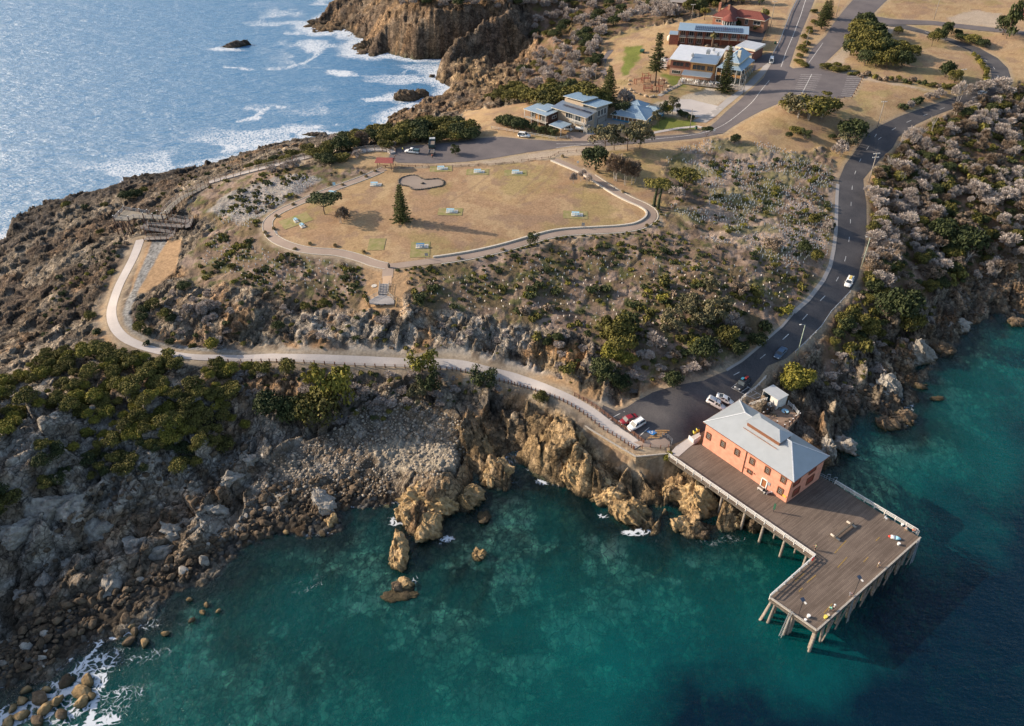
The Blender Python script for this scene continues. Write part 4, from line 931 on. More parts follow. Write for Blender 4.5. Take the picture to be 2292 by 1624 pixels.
# pale concrete apron where the wharf meets the road
mb=MB(); apv=[W(1500,1014,DZ),W(1556,1010,DZ)-Vector((0,0,0)),W(1567,986,DZ),W(1571,970,DZ),W(1530,985,DZ),W(1505,1001,DZ)]
apv=[W(1499,1016,DZ),W(1519,1022,DZ),W(1542,1002,DZ),W(1566,984,DZ),W(1566,968,DZ),W(1545,978,DZ),W(1512,1000,DZ)]
mb.prism([(p.x,p.y) for p in apv],DZ-.5,DZ+.05); o=mb.build('apron',M['conc']); st_(o)
# ---------------------------------------------------------------- salmon building
M['salmon']=mat('salmon_render',(.64,.28,.19),.85,.10,.9,bump=.1); M['trim']=mat('brown_trim',(.20,.085,.045),.7,.15); M['reddoor']=mat('dark_red_shutter',(.25,.055,.035),.7,.15)
M['glass']=mat('dark_window_glass',(.035,.045,.055),.15,.2,spec=.6); M['door']=mat('brown_door',(.30,.12,.05),.6,.15)
def corr(name,col,sc=6.,rough=.45,axis='X',metal=.35):
    m,t,b=newmat(name); N=t.nodes; L=t.links
    b.inputs['Roughness'].default_value=rough; b.inputs['Metallic'].default_value=metal
    tc=N.new('ShaderNodeTexCoord'); wv=N.new('ShaderNodeTexWave'); wv.bands_direction=axis; wv.inputs['Scale'].default_value=sc; L.new(tc.outputs['Object'],wv.inputs['Vector'])
    bp=N.new('ShaderNodeBump'); bp.inputs['Strength'].default_value=.35; bp.inputs['Distance'].default_value=.03; L.new(wv.outputs['Fac'],bp.inputs['Height']); L.new(bp.outputs[0],b.inputs['Normal'])
    no=N.new('ShaderNodeTexNoise'); no.inputs['Scale'].default_value=.6; no.inputs['Detail'].default_value=6; L.new(tc.outputs['Object'],no.inputs['Vector'])
    mx=N.new('ShaderNodeMix'); mx.data_type='RGBA'; mx.inputs['A'].default_value=(*[c*.86 for c in col],1); mx.inputs['B'].default_value=(*[min(1,c*1.1) for c in col],1)
    L.new(no.outputs['Fac'],mx.inputs['Factor']); L.new(mx.outputs['Result'],b.inputs['Base Color']); return m
M['roofg']=corr('grey_iron_roof',(.37,.395,.41))
Lb=(B_-A_).xy.length; u1=(B_-A_).xy.normalized(); nn=Vector((-u1.y,u1.x)); 
if nn.dot((C_-A_).xy)<0:nn=-nn
Wb=(C_-A_).xy.dot(nn)*1.02; HW=6.9
bang=math.atan2(u1.y,u1.x)
hb=empty('wharf_building',(A_.x,A_.y,DZ),bang,'two-storey salmon pink building with a grey hipped roof and raised roof lantern on the wharf','building')
ysg=1 if (Vector((-math.sin(bang),math.cos(bang))).dot(nn)>0) else -1
def loc2(x,y):return (x,ysg*y)
def rect_ray(u,v,plane_pt,plane_n):
    o_=Vector((0,0,CAMZ)); d=(W(u,v,0)-o_); return o_+d*((plane_pt-o_).dot(plane_n)/d.dot(plane_n))
def wall_long(u,v):
    p=rect_ray(u,v,A_,Vector((nn.x,nn.y,0))); return (p-A_).xy.dot(u1),p.z-DZ
def wall_end(u,v):
    p=rect_ray(u,v,A_,Vector((u1.x,u1.y,0))); return (p-A_).xy.dot(nn),p.z-DZ
mb=MB(); mb.prism([loc2(0,0),loc2(Lb,0),loc2(Lb,Wb),loc2(0,Wb)],-.3,HW); mb.build('wall',M['salmon'],hb)
ov=.55; rr=3.35; e=HW
hipx=Wb*.5+.3
E=[(-ov,-ov),(Lb+ov,-ov),(Lb+ov,Wb+ov),(-ov,Wb+ov)]; r1_=(hipx-.6,Wb/2); r2_=(Lb-hipx+.6,Wb/2)
mb=MB(); f3_=lambda p,z:(*loc2(*p),z)
mb.poly([f3_(E[0],e),f3_(E[1],e),f3_(r2_,e+rr),f3_(r1_,e+rr)]); mb.poly([f3_(E[1],e),f3_(E[2],e),f3_(r2_,e+rr)])
mb.poly([f3_(E[2],e),f3_(E[3],e),f3_(r1_,e+rr),f3_(r2_,e+rr)]); mb.poly([f3_(E[3],e),f3_(E[0],e),f3_(r1_,e+rr)])
roof=mb.build('roof',M['roofg'],hb)
mb=MB(); 
for i in range(4):mb.bar(f3_(E[i],e-.08),f3_(E[(i+1) % 4],e-.08),.14,.16)
mb.build('gutter',M['trim'],hb)
mb=MB(); mb.prism([loc2(*p) for p in E],e-.06,e-.01); mb.build('soffit',M['trim'],hb)
mb=MB()
for a,b in ((E[0],r1_),(E[3],r1_),(E[1],r2_),(E[2],r2_)):mb.bar(f3_(a,e+.02),f3_(b,e+rr+.03),.22,.06)
mb.bar(f3_(r1_,e+rr+.03),f3_(r2_,e+rr+.03),.25,.07); mb.build('ridge_cap',mat('pale_ridge_metal',(.58,.60,.62),.5,.1),roof)
# lantern
lx0,lx1,lw=Lb*.30,Lb*.665,2.0; ly=Wb/2; lz=e+rr-1.35
mb=MB(); mb.prism([loc2(lx0,ly-lw),loc2(lx1,ly-lw),loc2(lx1,ly+lw),loc2(lx0,ly+lw)],lz,lz+1.45); lant=mb.build('lantern',M['trim'],roof)
mb=MB(); z0=lz+1.45; o4=.35; Q=[(lx0-o4,ly-lw-o4),(lx1+o4,ly-lw-o4),(lx1+o4,ly+lw+o4),(lx0-o4,ly+lw+o4)]; q1=(lx0+lw*.9,ly); q2=(lx1-lw*.9,ly)
mb.poly([f3_(Q[0],z0),f3_(Q[1],z0),f3_(q2,z0+1.1),f3_(q1,z0+1.1)]); mb.poly([f3_(Q[1],z0),f3_(Q[2],z0),f3_(q2,z0+1.1)]); mb.poly([f3_(Q[2],z0),f3_(Q[3],z0),f3_(q1,z0+1.1),f3_(q2,z0+1.1)]); mb.poly([f3_(Q[3],z0),f3_(Q[0],z0),f3_(q1,z0+1.1)])
mb.build('lantern_roof',M['roofg'],roof)
mb=MB(); mb.bar(f3_((lx0-.2,ly-lw-.9),z0-1.75+.35),f3_((lx1+.2,ly-lw-.9),z0-1.4),.1,.1); mb.build('flashing',mat('rusty_metal',(.33,.15,.08),.8,.3),roof)
def win(x,z,w_,h_,wallf='long',bars=(3,4),frame=None,glass=None,name='window',sill=True):
    fr_=MB(); d=.09
    def pt(a,c_,dpt):return (*loc2(a,-dpt),c_) if wallf=='long' else (*loc2(-dpt,a),c_)
    for a,b in (((x-w_/2,z-h_/2),(x+w_/2,z-h_/2)),((x-w_/2,z+h_/2),(x+w_/2,z+h_/2)),((x-w_/2,z-h_/2),(x-w_/2,z+h_/2)),((x+w_/2,z-h_/2),(x+w_/2,z+h_/2))):
        fr_.bar(pt(*a,d/2),pt(*b,d/2),.2,.2)
    o=fr_.build(name,frame or M['trim'],hb)
    g=MB(); g.quad(pt(x-w_/2,z-h_/2,.02),pt(x+w_/2,z-h_/2,.02),pt(x+w_/2,z+h_/2,.02),pt(x-w_/2,z+h_/2,.02)); g.build('glass' if glass is None else 'shutter',glass or M['glass'],o)
    if bars:
        g=MB()
        for i in range(1,bars[0]):a=x-w_/2+w_*i/bars[0]; g.bar(pt(a,z-h_/2,.05),pt(a,z+h_/2,.05),.05)
        for i in range(1,bars[1]):a=z-h_/2+h_*i/bars[1]; g.bar(pt(x-w_/2,a,.05),pt(x+w_/2,a,.05),.05)
        g.build('glazing_bar',mat('bar_paint',(.35,.27,.2),.7) if 'barm' not in M else M['barm'],o)
    return o
M['barm']=mat('glazing_bar_paint',(.38,.30,.24),.7,.1)
D7=lambda a,b:(1400.7+a/3.927,846.3+b/3.927)
for c_ in ((728,508),(853,578),(978,650),(1110,730),(1245,810),(1385,890)):
    x,z=wall_long(*D7(*c_)); win(x,z,1.15,1.75)
x,z=wall_long(*D7(1088,820)); win(x,z,1.15,1.0,bars=(2,2)); x,z=wall_long(*D7(1357,990)); win(x,z,1.25,1.8)
x,z=wall_long(*D7(1218,915)); o=win(x,1.15,1.35,2.3,bars=None,frame=M['white'],glass=M['door'],name='door')
for x in (wall_long(*D7(1045,730))[0],.05):mb=MB(); mb.bar((*loc2(x,-.09),0),(*loc2(x,-.09),HW-.2),.12); mb.build('downpipe',M['trim'],hb)
for c_ in ((1050,788),(1130,838)):
    x,z=wall_long(*D7(*c_)); mb=MB(); mb.box((*loc2(x,-.05),z),(.35,.08,.3)); mb.build('vent',M['trim'],hb)
x,z=wall_long(*D7(1258,928)); mb=MB(); mb.box((*loc2(x,-.06),z),(.8,.05,.9)); mb.build('notice_board',mat('grey_notice',(.28,.29,.30),.5),hb)
x,z=wall_long(*D7(1393,1035)); mb=MB(); mb.box((*loc2(x,-.06),z),(.9,.05,.5)); mb.build('notice_board',M['yellow'],hb)
for (a,b),w_,h_ in (((1505,905),2.2,2.1),((1495,995),2.2,1.9),((1645,795),2.4,2.1),((1618,890),2.4,1.9)):
    y,z=wall_end(*D7(a,b)); win(y,z,w_,h_,'end',None,M['trim'],M['reddoor'])
# front: downpipe at the corner, barrel bench group by the door
def tagged(mb,name,m,label,cat,group=None,smooth=False,loc=None):
    o=mb.build(name,m,None,smooth); tag(o,label,cat,group)
    return o
c0=W(*D7(1190,995),DZ); bn=empty('bench',(c0.x,c0.y,DZ),bang,'pale timber bench beside a dark winch in front of the building door','bench')
mb=MB(); mb.box((0,0,.42),(2.0,.4,.07)); mb.build('seat',M['wpost'],bn)
for s in (-.8,.8):mb=MB(); mb.box((s,0,.2),(.1,.36,.39)); mb.build('leg',M['wpost'],bn)
c0=W(*D7(1258,1015),DZ); bn=empty('bench',(c0.x,c0.y,DZ),bang+1.2,'short pale timber bench right of the winch by the building corner','bench')
mb=MB(); mb.box((0,0,.42),(1.5,.4,.07)); mb.build('seat',M['wpost'],bn)
for s in (-.6,.6):mb=MB(); mb.box((s,0,.2),(.1,.36,.39)); mb.build('leg',M['wpost'],bn)
M['black']=mat('black_paint',(.03,.03,.035),.6,.1); M['dgreen']=mat('dark_green_paint',(.03,.10,.06),.6,.1)
c0=W(*D7(1222,1008),DZ); wn_=empty('winch',(c0.x,c0.y,DZ),bang,'old dark iron winch wheel standing between two benches on the deck','winch')
mb=MB(); mb.tube([(-.3,0,.55),(.3,0,.55)],.22,12); mb.build('drum',M['black'],wn_,True)
for s in (-.35,.35):mb=MB(); mb.tube([(s,0,.55),(s+.04,0,.55)],.5,14); mb.box((s,0,.2),(.06,.5,.4)); mb.build('wheel',M['black'],wn_)
c0=W(1731,1145,DZ); sg=empty('information_sign',(c0.x,c0.y,DZ),bang,'narrow dark green upright sign panel standing on the deck near the building corner','sign')
mb=MB(); mb.box((0,0,1.5),(.45,.08,1.7)); mb.build('panel',M['dgreen'],sg)
mb=MB(); mb.box((0,0,.35),(.1,.1,.7)); mb.build('post',M['black'],sg)
# long timber seat on blocks
a=W(1909,1173,DZ); b=W(1866,1207,DZ); mid=(a+b)/2; ang2=math.atan2((a-b).y,(a-b).x); L2=(a-b).length
bn=empty('timber_bollard_seat',(mid.x,mid.y,DZ),ang2,'long dark timber beam resting on pale end logs in the middle of the wharf','bench')
mb=MB(); mb.box((0,0,.55),(L2,.38,.34)); mb.build('beam',M['beam'],bn)
for s in (-1,1):mb=MB(); mb.tube([(s*L2*.42,-1.0,.22),(s*L2*.42,1.1,.22)],.22,10); mb.build('log',M['kerbw'],bn,True)
# solar lamps
def lamp(u,v,label,h=4.6):
    c_=W(u,v,DZ); e_=empty('solar_lamp',(c_.x,c_.y,DZ),.4,label,'lamp','solar lamps on the wharf')
    mb=MB(); mb.tube([(0,0,0),(0,0,h)],.06,6); mb.build('pole',M['black'],e_)
    mb=MB(); mb.bar((0,-.1,h),(.0,.55,h+.25),.75,.05); mb.build('solar_panel',mat('solar_blue',(.05,.07,.11),.25),e_)
    mb=MB(); mb.box((.1,-.45,h-.1),(.3,.5,.12)); mb.build('lamp_head',M['wpost'],e_)
lamp(1911,1330,'solar lamp on a tall black pole beside the fisherman bent over the edge'); lamp(1786,1380,'solar lamp on a tall black pole near the ladder at the wharf end')
# tubs and buckets
def bucket(u,v,r,h,m,label,cat='bucket',lid=None,grp=None):
    c_=W(u,v,DZ); e_=empty('bucket',(c_.x,c_.y,DZ),0,label,cat,grp)
    mb=MB(); mb.tube([(0,0,0),(0,0,h)],[r*.82,r],12); mb.build('tub',m,e_)
    mb=MB(); mb.tube([(0,0,h+.005),(0,0,h+.04)],[r*1.05,r*1.05],12); mb.build('lid',lid or m,e_)
M['lemon']=mat('yellow_plastic',(.75,.62,.12),.5); M['beige']=mat('beige_plastic',(.55,.47,.33),.6)
bucket(1809,1381,.32,.5,M['white'],'round white tub, larger one beside the wharf end ladder'); bucket(1802,1389,.25,.35,M['white'],'white bucket closest to the bottom edge of the wharf'); bucket(1847,1383,.33,.5,M['lemon'],'yellow bucket near the bottom corner of the wharf'); bucket(1853,1379,.28,.4,M['beige'],'beige bucket touching the yellow bucket')
bucket(2011,1219,.3,.45,M['white'],'white bucket beside the coloured kayak at right of the wharf'); bucket(2019,1176,.28,.4,M['white'],'white bucket by the back rail near the seated fisherman')
# small dinghy-shaped gear bundle
c_=W(2002,1205,DZ); e_=empty('kayak',(c_.x,c_.y,DZ),-.35,'short red, white and blue kayak lying on the dark stained deck','kayak')
prof=[(-1.25,.05,.1),(-1.0,.32,.2),(-.5,.48,.28),(.2,.52,.3),(.8,.38,.26),(1.15,.15,.15)]
def ring_(x,w_,h_):return [(x,w_*math.cos(t_),.25+h_*math.sin(t_)) for t_ in np.linspace(0,2*math.pi,11)[:-1]]
mb=MB(); mb.loft([ring_(*p) for p in prof[:2]]+[ring_(-.8,.4,.25)]); mb.build('bow',mat('red_plastic',(.6,.05,.03),.4),e_,True)
mb=MB(); mb.loft([ring_(-.8,.4,.25),ring_(*prof[2]),ring_(*prof[3])]); mb.build('hull',M['white'],e_,True)
mb=MB(); mb.loft([ring_(*prof[3]),ring_(*prof[4]),ring_(*prof[5])]); mb.build('stern',mat('pale_blue_plastic',(.25,.5,.62),.4),e_,True)
# life ring on the corner rail
c_=W(2044,1192,DZ); e_=empty('life_ring',(c_.x,c_.y,DZ),0,'orange life ring in its holder on the rail at the far corner of the wharf','life ring')
mb=MB(); ringp=[(.33*math.cos(t_),0,.85+.33*math.sin(t_)) for t_ in np.linspace(0,2*math.pi,15)]; mb.tube(ringp,.09,6,cap=False); mb.build('ring',mat('orange_foam',(.75,.16,.04),.6),e_,True)
mb=MB(); mb.box((0,.15,.6),(.12,.1,1.2)); mb.build('post',M['wpost'],e_)
c_=W(1818,1256,DZ); tagged(MB().box((c_.x,c_.y,DZ+.7),(.5,.25,.7),.8),'rescue_box',mat('red_box',(.5,.03,.03),.5),'small red rescue equipment box on the inner corner of the white rail','box')
c_=W(1982,1162,DZ); e_=empty('folding_chair',(c_.x,c_.y,DZ),.5,'small white folding chair beside the back rail of the wharf','chair')
mb=MB(); mb.box((0,0,.42),(.45,.45,.04)); mb.build('seat',M['white'],e_); mb=MB(); mb.box((0,.22,.7),(.45,.04,.4)); mb.build('backrest',M['white'],e_)
for s,s2 in ((-1,-1),(1,-1),(-1,1),(1,1)):mb=MB(); mb.bar((s*.2,s2*.2,.4),(s*.25,s2*.28,0),.04); mb.build('leg',M['white'],e_)
# gate frame at the corner
c_=dk['P4']-Vector((*(sea_n*1.2),0)); mb=MB()
for dx in (-.6,.6):mb.bar(c_+Vector((ax.x*0+dx*sea_n.x,dx*sea_n.y,0)),c_+Vector((dx*sea_n.x,dx*sea_n.y,1.5)),.08)
for z in (.5,1.0,1.5):mb.bar(c_+Vector((-.6*sea_n.x,-.6*sea_n.y,z)),c_+Vector((.6*sea_n.x,.6*sea_n.y,z)),.07)
wb(mb,'ladder_gate',M['galv'])
# ---------------------------------------------------------------- white ramp wall at the left end of the building
mb=MB(); p=[W(*D7(555,540),DZ),W(*D7(640,490),DZ)]
q=[(1542,985),(1553,994),(1566,985)]
for a,b in ((W(1541,982,DZ),W(1552,992,DZ)),(W(1552,992,DZ),W(1567,982,DZ))):mb.bar(a+Vector((0,0,.55)),b+Vector((0,0,.55)),.18,1.1)
tagged(mb,'ramp_wall',M['wpost'],'low white wall wrapping the side entrance at the left end of the pink building','wall')
for (a,b),lb in (((1549+5,971),'left'),((1561,966),'right')):
    c_=P(a,b); e_=empty('wheelie_bin',(c_.x,c_.y,GHz(c_.x,c_.y)+.02),.3,'yellow-fronted black bin nearer the road' if lb=='left' else 'yellow-fronted black bin against the pink building corner','bin',None)
    mb=MB(); mb.box((0,0,.5),(.6,.6,1.0)); mb.build('body',M['lemon'],e_); mb=MB(); mb.box((0,0,1.04),(.66,.68,.07)); mb.build('lid',M['black'],e_)
    for s in (-.25,.25):mb=MB(); mb.tube([(s,.32,.12),(s+.06,.32,.12)],.12,8); mb.build('wheel',M['black'],e_)

# ================================================================ VEHICLES
M['tyre']=mat('tyre_rubber',(.025,.025,.025),.9,.1); M['rim']=mat('alloy_rim',(.5,.5,.52),.35,.1,metal=.7)
M['headl']=mat('lamp_glass',(.75,.75,.72),.2,.05); M['taill']=mat('red_lamp',(.35,.01,.01),.3,.05)
def paint(name,c):return mat(name,c,.3,.03,2,spec=.6)
M['pw']=paint('white_car_paint',(.74,.74,.72)); M['pr']=paint('dark_red_car_paint',(.20,.012,.018)); M['pk']=paint('black_car_paint',(.02,.022,.025)); M['pb']=paint('slate_blue_car_paint',(.07,.12,.19)); M['pt']=paint('dark_teal_body',(.035,.07,.075))
def sec(x,hw,z0,z1,ins=.12):
    """rounded body section"""
    return [(x,-hw+ins,z0),(x,hw-ins,z0),(x,hw,z0+.18),(x,hw,z1-.16),(x,hw-ins,z1),(x,-hw+ins,z1),(x,-hw,z1-.16),(x,-hw,z0+.18)]
def car(u0,v0,u1,v1,kind,pm,name,label,cat,onroad=True,zz=None,L=None):
    """u0,v0 rear and u1,v1 front on the photo"""
    a=G(u0,v0); b=G(u1,v1); c_=(a+b)/2; ang_=math.atan2((b-a).y,(b-a).x)
    spec=dict(sedan=(4.7,1.8,1.42,.92,(-1.75,-1.05,.45,1.15)),coupe=(4.6,1.8,1.36,.9,(-1.7,-.85,.35,1.1)),wagon=(4.8,1.85,1.5,.95,(-2.25,-1.85,.45,1.2)),suv=(4.7,1.88,1.7,1.05,(-2.2,-1.95,.4,1.15)),
        four=(4.9,1.95,1.95,1.15,(-2.3,-2.2,.45,.95)),van=(4.9,1.75,2.0,1.05,(-2.3,-2.25,1.25,2.1)),ute=(5.2,1.82,1.72,1.05,(-.55,-.4,.55,1.15)),hatch=(4.2,1.75,1.5,.95,(-1.9,-1.4,.4,1.1)))[kind]
    L_,W_,H_,bl_,gh=spec
    z=GHz(c_.x,c_.y)+.06 if zz is None else zz
    s0=GHz(a.x,a.y); s1=GHz(b.x,b.y)
    e_=empty(name,(c_.x,c_.y,z),ang_,label,cat); e_.rotation_euler=(0,-math.atan2(s1-s0,max(2,(b-a).length)),ang_)
    hl=L_/2; hw=W_/2
    mb=MB(); fr_=bl_-.22 if kind not in ('van','four') else bl_-.08
    mb.loft([sec(-hl,hw-.12,.38,bl_-.1),sec(-hl+.25,hw,.25,bl_),sec(gh[0],hw,.22,bl_),sec(gh[3]-.1,hw,.22,bl_-.02),sec(hl-.5,hw-.03,.22,fr_+.04),sec(hl-.08,hw-.16,.3,fr_-.12)])
    body=mb.build('body',pm,e_,True)
    mb=MB(); iw=hw-.2
    b4=lambda x,w_,z_:[(x,-w_,z_),(x,w_,z_)]
    mb.loft([[(gh[0],-hw+.08,bl_-.03),(gh[0],hw-.08,bl_-.03),(gh[3],hw-.08,bl_-.05),(gh[3],-hw+.08,bl_-.05)],[(gh[1],-iw,H_-.04),(gh[1],iw,H_-.04),(gh[2],iw,H_-.04),(gh[2],-iw,H_-.04)]])
    mb.build('window',M['glass'],e_)
    mb=MB(); mb.loft([[(gh[1]-.03,-iw-.03,H_-.07),(gh[1]-.03,iw+.03,H_-.07),(gh[2]+.05,iw+.03,H_-.07),(gh[2]+.05,-iw-.03,H_-.07)],[(gh[1]+.1,-iw+.06,H_),(gh[1]+.1,iw-.06,H_),(gh[2]-.08,iw-.06,H_),(gh[2]-.08,-iw+.06,H_)]])
    for s in (-1,1):       # pillars
        for (xa,xb) in ((gh[0],gh[1]),(gh[3],gh[2]),(gh[0]*.4+gh[3]*.5,gh[1]*.4+gh[2]*.5)):
            mb.bar((xa,s*(hw-.07),bl_-.03),(xb,s*(iw+.01),H_-.05),.07)
    mb.build('roof',pm,e_)
    for x in (-hl*.62,hl*.62):
        for s in (-1,1):
            mb=MB(); mb.tube([(x,s*(hw-.24),.33),(x,s*(hw+.01),.33)],.33,12); w_=mb.build('wheel',M['tyre'],e_)
            mb=MB(); mb.tube([(x,s*(hw-.1),.33),(x,s*(hw+.025),.33)],.19,10); mb.build('rim',M['rim'],w_)
    for s in (-1,1):
        mb=MB(); mb.box((hl-.16,s*(hw-.36),fr_-.12),(.2,.34,.16)); mb.build('headlight',M['headl'],e_)
        mb=MB(); mb.box((-hl+.06,s*(hw-.3),bl_-.2),(.16,.22,.2)); mb.build('tail_light',M['taill'],e_)
        mb=MB(); mb.box((gh[3]-.25,s*(hw+.1),bl_+.04),(.14,.2,.14)); mb.build('mirror',pm,e_)
    return e_,L_,W_,H_
e_,*_=car(1422,937,1391,950,'sedan',M['pr'],'parked_car','dark red sedan parked beside the white car by the walkway rail','car')
e_,*_=car(1440,946,1408,965,'suv',M['pw'],'parked_car','white wagon with roof rails parked beside the red sedan','car')
mb=MB()
for s in (-.6,.6):mb.bar((-1.8,s,1.75),(.3,s,1.75),.05)
mb.build('roof_rail',M['rim'],e_)
e_,*_=car(1584,899,1617,918,'ute',M['pw'],'parked_ute','white utility with a canopy and roof racks parked nearest the dashed line','ute')
mb=MB(); mb.loft([[(-2.5,-.85,1.0),(-2.5,.85,1.0),(-.6,.85,1.0),(-.6,-.85,1.0)],[(-2.35,-.7,1.75),(-2.35,.7,1.75),(-.6,.7,1.75),(-.6,-.7,1.75)]]); cn=mb.build('canopy',M['pw'],e_)
for s in (-1,1):mb=MB(); mb.quad((-2.3,s*.83,1.15),(-.8,s*.83,1.15),(-.8,s*.74,1.6),(-2.3,s*.74,1.6)); mb.build('canopy_window',M['glass'],cn)
mb=MB()
for x in (-2.0,-1.5,-1.0):mb.bar((x,-.75,1.82),(x,.75,1.82),.06)
mb.build('roof_rack',M['galv'],e_)
car(1604,889,1637,906,'coupe',M['pw'],'parked_car','white coupe with dark windows parked behind the white utility','car')
e_,*_=car(1671,856,1651,874,'four',M['pk'],'parked_four_wheel_drive','black four-wheel drive with loaded roof rack and bull bar by the white fence','four-wheel drive')
mb=MB(); 
for y in (-.7,-.25,.25,.7):mb.bar((-2.0,y,2.08),(.4,y,2.08),.05)
for x in (-2,-1.2,-.4,.4):mb.bar((x,-.75,2.08),(x,.75,2.08),.05)
rk=mb.build('roof_rack',M['black'],e_); mb=MB(); mb.box((-1.2,.2,2.2),(1.0,.5,.2)); mb.build('load',mat('red_bag',(.45,.05,.04),.7),rk); mb=MB(); mb.box((-.3,-.3,2.2),(.8,.6,.22)); mb.build('load',mat('blue_bag',(.04,.2,.3),.7),rk)
mb=MB(); mb.bar((2.55,-.8,.8),(2.55,.8,.8),.08); mb.bar((2.55,-.5,.4),(2.55,-.5,1.1),.07); mb.bar((2.55,.5,.4),(2.55,.5,1.1),.07); mb.bar((2.55,-.5,1.1),(2.55,.5,1.1),.07); mb.build('bull_bar',M['rim'],e_)
car(1753,786,1739,802,'sedan',M['pb'],'moving_car','slate blue car driving down the shaded road near the guard rail','car')
e_,*_=car(1905,624,1895,645,'wagon',M['pw'],'moving_car','white wagon with a yellow roof load driving down the road below the bend','car')
mb=MB(); mb.box((-.7,0,1.62),(1.5,.7,.16)); mb.build('load',mat('yellow_board',(.55,.42,.12),.6),e_)
car(1727,133,1725,146,'van',M['pw'],'delivery_van','white van on the shaded road beside the hotel','van')
car(1162,305,1185,308,'suv',M['pw'],'parked_car','white car parked on the gravel before the rail fence of the modern house','car')
car(1262,289,1278,293,'hatch',M['pw'],'parked_car','white car under the flat carport roof','car')
car(1703,64,1701,72,'hatch',paint('maroon_car_paint',(.10,.012,.02)),'parked_car','dark maroon car in the driveway of the red-roofed house','car')
car(2190,214,2205,209,'hatch',M['pw'],'parked_car','white car on the upper road half hidden behind grey dead scrub','car')
e_,*_=car(936,344,909,341,'ute',M['pw'],'work_ute','white work utility with an open dark tray on the upper car park','ute')
mb=MB(); mb.box((-1.6,0,1.25),(2.0,1.8,.5)); mb.build('tray',M['pt'],e_); mb=MB(); mb.tube([(-2.75,0,.9),(-2.6,0,.9)],.36,10); mb.build('spare_wheel',M['tyre'],e_)
# tipper truck and trailer
def truck():
    a=G(966,338); b=G(969,321); ang_=math.atan2((b-a).y,(b-a).x); c_=(a+b)/2
    e_=empty('tipper_truck',(c_.x,c_.y,GHz(c_.x,c_.y)+.05),ang_,'tipper truck with white cab and dark tray on the upper car park','truck')
    mb=MB(); mb.loft([[(1.6,-1,.6),(1.6,1,.6),(1.6,1,2.5),(1.6,-1,2.5)],[(2.9,-1,.6),(2.9,1,.6),(2.9,1,2.5),(2.9,-1,2.5)],[(3.2,-.98,.6),(3.2,.98,.6),(3.2,.98,1.6),(3.2,-.98,1.6)]]); mb.build('cab',M['pw'],e_)
    mb=MB(); mb.quad((3.21,-.85,1.55),(3.21,.85,1.55),(2.93,.85,2.35),(2.93,-.85,2.35)); mb.build('windscreen',M['glass'],e_)
    mb=MB()
    for c2,d2 in (((-.9,0,.95),(4.6,2.2,.15)),((-.9,-1.05,1.5),(4.6,.1,1.1)),((-.9,1.05,1.5),(4.6,.1,1.1)),((1.35,0,1.6),(.1,2.2,1.3)),((-3.15,0,1.5),(.1,2.2,1.1))):mb.box(c2,d2)
    mb.build('tipper_tray',M['pt'],e_)
    mb=MB(); mb.box((-.9,0,1.5),(4.3,1.95,.5)); mb.build('load',mat('rubble',(.22,.18,.15),.95,.3,6),e_)
    for x in (-2.2,-1.1,2.3):
        for s in (-1,1):mb=MB(); mb.tube([(x,s*.75,.5),(x,s*1.05,.5)],.48,12); mb.build('wheel',M['tyre'],e_)
    c_=G(966,346); e_=empty('box_trailer',(c_.x,c_.y,GHz(c_.x,c_.y)+.05),ang_,'open trailer filled with rubble behind the tipper truck','trailer')
    mb=MB()
    for c2,d2 in (((0,0,.6),(3,1.9,.1)),((0,-.95,.95),(3,.06,.7)),((0,.95,.95),(3,.06,.7)),((1.5,0,.95),(.06,1.9,.7))):mb.box(c2,d2)
    mb.build('tray',mat('grey_trailer',(.33,.33,.33),.6),e_)
    mb=MB(); mb.box((0,0,.9),(2.8,1.75,.35)); mb.build('load',mat('broken_bitumen',(.13,.11,.10),.95,.3,6),e_)
    mb=MB(); mb.bar((1.5,0,.5),(2.7,0,.5),.1); mb.build('drawbar',M['black'],e_)
    for s in (-1,1):mb=MB(); mb.tube([(0,s*.97,.35),(0,s*1.15,.35)],.34,12); mb.build('wheel',M['tyre'],e_)
truck()
c_=G(1303,294); e_=empty('boat',(c_.x,c_.y,GHz(c_.x,c_.y)+.06),-.25,'white fishing boat on a trailer beside the modern house','boat')
def hr(x,w_,k_):return [(x,-w_,1.35),(x,-w_*.75,.8),(x,0,k_),(x,w_*.75,.8),(x,w_,1.35)]
mb=MB(); mb.loft([hr(-2.6,1.0,.6),hr(0,1.1,.55),hr(1.6,.8,.65),hr(2.9,.06,1.1)]); mb.build('hull',M['pw'],e_,True)
mb=MB(); mb.loft([[(-.6,-.7,1.3),(-.6,.7,1.3),(.9,.5,1.3),(.9,-.5,1.3)][::1],[(-.5,-.6,1.95),(-.5,.6,1.95),(.3,.45,1.95),(.3,-.45,1.95)]]); mb.build('cabin',M['pw'],e_)
mb=MB(); mb.bar((-2.5,0,.35),(3.6,0,.45),.14); mb.build('trailer',M['galv'],e_)
mb=MB(); mb.box((-2.85,0,1.1),(.35,.35,.9)); mb.build('outboard_motor',M['black'],e_)
for s in (-1,1):mb=MB(); mb.tube([(-.8,s*.85,.33),(-.8,s*1.05,.33)],.32,12); mb.build('wheel',M['tyre'],e_)
c_=G(1437,118); e_=empty('box_trailer',(c_.x,c_.y,GHz(c_.x,c_.y)+.05),1.2,'small dark green trailer on the track above the playground','trailer')
mb=MB(); mb.box((0,0,.9),(2.6,1.6,.8)); mb.build('box',M['dgreen'],e_)
for s in (-1,1):mb=MB(); mb.tube([(0,s*.85,.35),(0,s*1.0,.35)],.34,12); mb.build('wheel',M['tyre'],e_)
